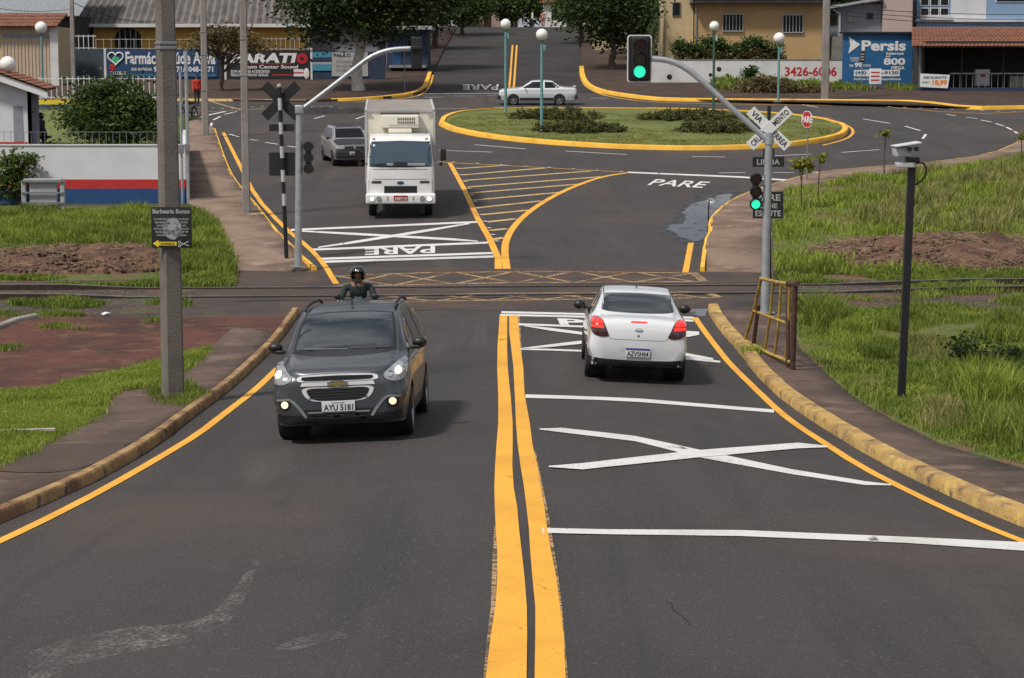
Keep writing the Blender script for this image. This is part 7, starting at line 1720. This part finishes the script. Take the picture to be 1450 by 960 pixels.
# saplings in the verge
for (cx, cy, bx, by, rr, lb, lm) in ((1136, 231, 1134.5, 296, 11, 'staked sapling with bright yellow green leaves, left of the three', 'leaf_yellow'), (1161, 224, 1158, 283, 7, 'thin pale sapling with sparse leaves right of the stop sign', 'leaf_yellow'), (1253, 187, 1252, 256, 7, 'tall thin sapling standing alone further right along the bend', 'leaf_yellow'), (1446, 192, 1447, 224, 7, 'sapling by the kerb at the right edge of the bend', 'leaf_yellow')):
    b = P(bx, by, .1); q = W(cx, cy, b.y)-b; tree(lb, b, q.z, .022, [(q.x, 0, q.z, rr/sc_at(b.y), rr/sc_at(b.y), rr*.7/sc_at(b.y))], 260 if rr > 8 else 90, .16, lm, seed=int(cx), clump=.07, name='sapling', ntips=5, lean=(q.x, 0), group='young trees along the bend')
# shrub by the striped wall
b = G(24, P(24, 291).y+.1); tree('leafy shrub growing against the striped wall at the left edge', b, .9, .03, [blob(20, 235, b.y, b, 26, 26, 12), blob(8, 262, b.y, b, 24, 20, 12), blob(40, 225, b.y, b, 12, 14, 8)], 2600, .13, 'leaf_bright', seed=41, clump=.13, name='shrub', cat='shrub', ntips=9, shell=.2)
b = P(1380, 520, .12); tree('dark scraggly weed bush in the right verge behind the camera post', b, .3, .02, [(0, .3, .22, .55, .4, .28), (.7, .2, .15, .45, .35, .22)], 2200, .07, 'leaf_dark', seed=43, clump=.10, name='shrub', cat='shrub', ntips=9, shell=.2)
# big left tree with the whitewashed trunk
b = P(508, 128, .13); d_ = b.y
tree('big spreading dark tree with a whitewashed trunk before the advert wall', b, 4.2, .33, [blob(470, 5, d_-1, b, 62, 34), blob(540, 0, d_, b, 60, 40), blob(505, -45, d_+1, b, 90, 50), blob(590, -10, d_+2, b, 45, 40), blob(455, 42, d_, b, 26, 22), blob(545, 40, d_-1, b, 34, 18), blob(425, -25, d_+1, b, 34, 30)], 24000, .30, 'leaf_dark', 'white_bark', seed=51, clump=.75, ntips=22, shell=.1)
b = P(314, 129, .13); tree('small half bare tree with dry reddish leaves before the sound shop sign', b, 1.9, .13, [blob(295, 60, b.y, b, 26, 20), blob(335, 58, b.y, b, 30, 18), blob(365, 66, b.y, b, 18, 12), blob(312, 48, b.y, b, 30, 14)], 2600, .22, 'leaf_dry', seed=57, clump=.35, ntips=26, shell=.2)
# street trees
ST = [(616, 68, 'leaf_dark', [(592, 10, 46, 34), (618, -12, 40, 28), (606, 34, 22, 14)], 'dark street tree left of the far street, its trunk at the kerb', 1.0),
      (868, 98, 'leaf_dark', [(850, 15, 46, 38), (890, 5, 44, 34), (865, 45, 30, 18), (838, -14, 30, 24)], 'dark leaning tree right of the far street', 1.0),
      (822, 60, 'leaf_mid', [(812, 8, 26, 26), (835, 0, 28, 24)], 'street tree further up on the right kerb of the far street', .9),
      (593, 96, 'leaf_dark', [(580, 5, 40, 28), (612, -10, 40, 30)], 'slim tree behind the navy kiosk', .9),
      (655, 48, 'leaf_mid', [(648, 12, 26, 18), (668, 2, 26, 18)], 'street tree near the top of the street on the left', .8),
      (905, 84, 'leaf_dark', [(905, 20, 34, 34), (925, 0, 34, 30), (900, 55, 22, 18)], 'bushy dark tree between the leaning tree and the palm', .9)]
for i, (x, y, lm, bl, lb, k) in enumerate(ST):
    b = P(x, y, .13); B = [blob(q[0], q[1], b.y+j*.7, b, q[2], q[3]) for j, q in enumerate(bl)]; tree(lb, b, max(2.4, 3.4*k), .22*k, B, 9000, .30, lm, seed=70+i, clump=.7, ntips=14, shell=.1, group='street trees')
# palm
def palm():
    b = P(940, 88, .13); t = thing('palm_tree', 'drooping palm beside the tan house', 'tree', b); top = W(943, 14, b.y)-b; MB().path([(0, 0, -.1), top*.5+Vector((.1, 0, 0)), top], [.2, .16, .14], 10).build('trunk', 'bark', t); rs = random.Random(3); mb = MB()
    for k in range(26):
        a = rs.uniform(0, 6.28); e = rs.uniform(-.5, 1.1); L = rs.uniform(1.9, 3.0); pts = []
        for j in range(9):
            u = j/8; pts.append(top+Vector((math.cos(a)*L*u*math.cos(e*.7), math.sin(a)*L*u*math.cos(e*.7), L*(math.sin(e)*u-1.25*u*u))))
        mb.path(pts, .02, 4)
        for j in range(1, 9):
            for f_ in (0, .33, .66):
                p = pts[j-1].lerp(pts[j], f_); dr = (pts[j]-pts[j-1]).normalized(); sd_ = dr.cross(Vector((0, 0, 1))).normalized()
                for s in (1, -1):
                    tip = p+(sd_*s*.8+dr*.55+Vector((0, 0, -.55))).normalized()*.62*(1-.4*abs(j-4)/5); w_ = dr*.045; mb.add([p-w_, p+w_, tip], [(0, 1, 2)])
    mb.build('crown', 'leaf_mid', t)
palm()
# wood closing the view at the top of the street
FT = [(560, 236, 0), (600, 240, 1), (632, 244, 0), (663, 240, 2), (694, 250, 1), (724, 243, 0), (752, 252, 2), (781, 246, 1), (812, 250, 0), (842, 243, 2), (872, 240, 1), (905, 236, 0), (520, 232, 2), (480, 236, 1), (440, 240, 0)]
KIND = [('dark broad tree in the wood at the top of the street', 'leaf_mid'), ('mid green tree in the wood at the top of the street', 'leaf_bright'), ('bright green tree in the wood at the top of the street', 'leaf_bright')]
protos = {}
side = {0: 'left', 1: 'left'}
for i, (x, d, k) in enumerate(FT):
    b = G(x, d)
    if k not in protos:
        B = [(0, 0, 4.2, 2.6, 2.2, 1.8), (-1.4, .3, 2.9, 1.6, 1.5, 1.1), (1.5, -.2, 3.2, 1.7, 1.5, 1.3), (.2, 0, 6.0, 2.0, 1.8, 1.4), (.4, -.4, 1.9, 1.7, 1.0, .9)]
        if k == 1: B = [(q[0]*1.1, q[1], q[2]*.9, q[3]*1.15, q[4], q[5]*.9) for q in B]
        if k == 2: B = [(q[0]*.8, q[1], q[2]*.85+.3, q[3]*.9, q[4], q[5]*1.2) for q in B]
        t = tree(KIND[k][0], b, 2.6, .2, B, 6500, .40, KIND[k][1], seed=90+k, clump=.6, ntips=12, shell=.1, group='wood behind the street', name='far_tree'); protos[k] = t
    else:
        t = copy_tree(protos[k]); t.location = b; t.rotation_euler.z = i*1.1; t.scale = (1+.1*math.sin(i), 1, 1+.15*math.cos(i*2))
    near = ('house at the top', )
    t['label'] = KIND[k][0]+', '+['number']*0 if 0 else KIND[k][0]
# behind the houses on both sides
for i, (x, d, h_, lb) in enumerate(((400, 172, 7, 'dark tree rising behind the corrugated roof of the yellow house'), (965, 168, 7, 'dark tree behind the left corner of the tan house'), (1178, 165, 6, 'dark tree in the gap between tan and grey houses'), (20, 160, 6, 'dark tree behind the garage at far left'))):
    b = G(x, d); tree(lb, b, 3, .25, [(0, 0, h_*.75, 3.2, 2.5, 2.4), (-1.5, 0, h_*.5, 2, 2, 1.6), (1.5, .3, h_*.55, 2, 2, 1.6)], 6000, .4, 'leaf_dark', seed=120+i, clump=.5, ntips=9, shell=.35)
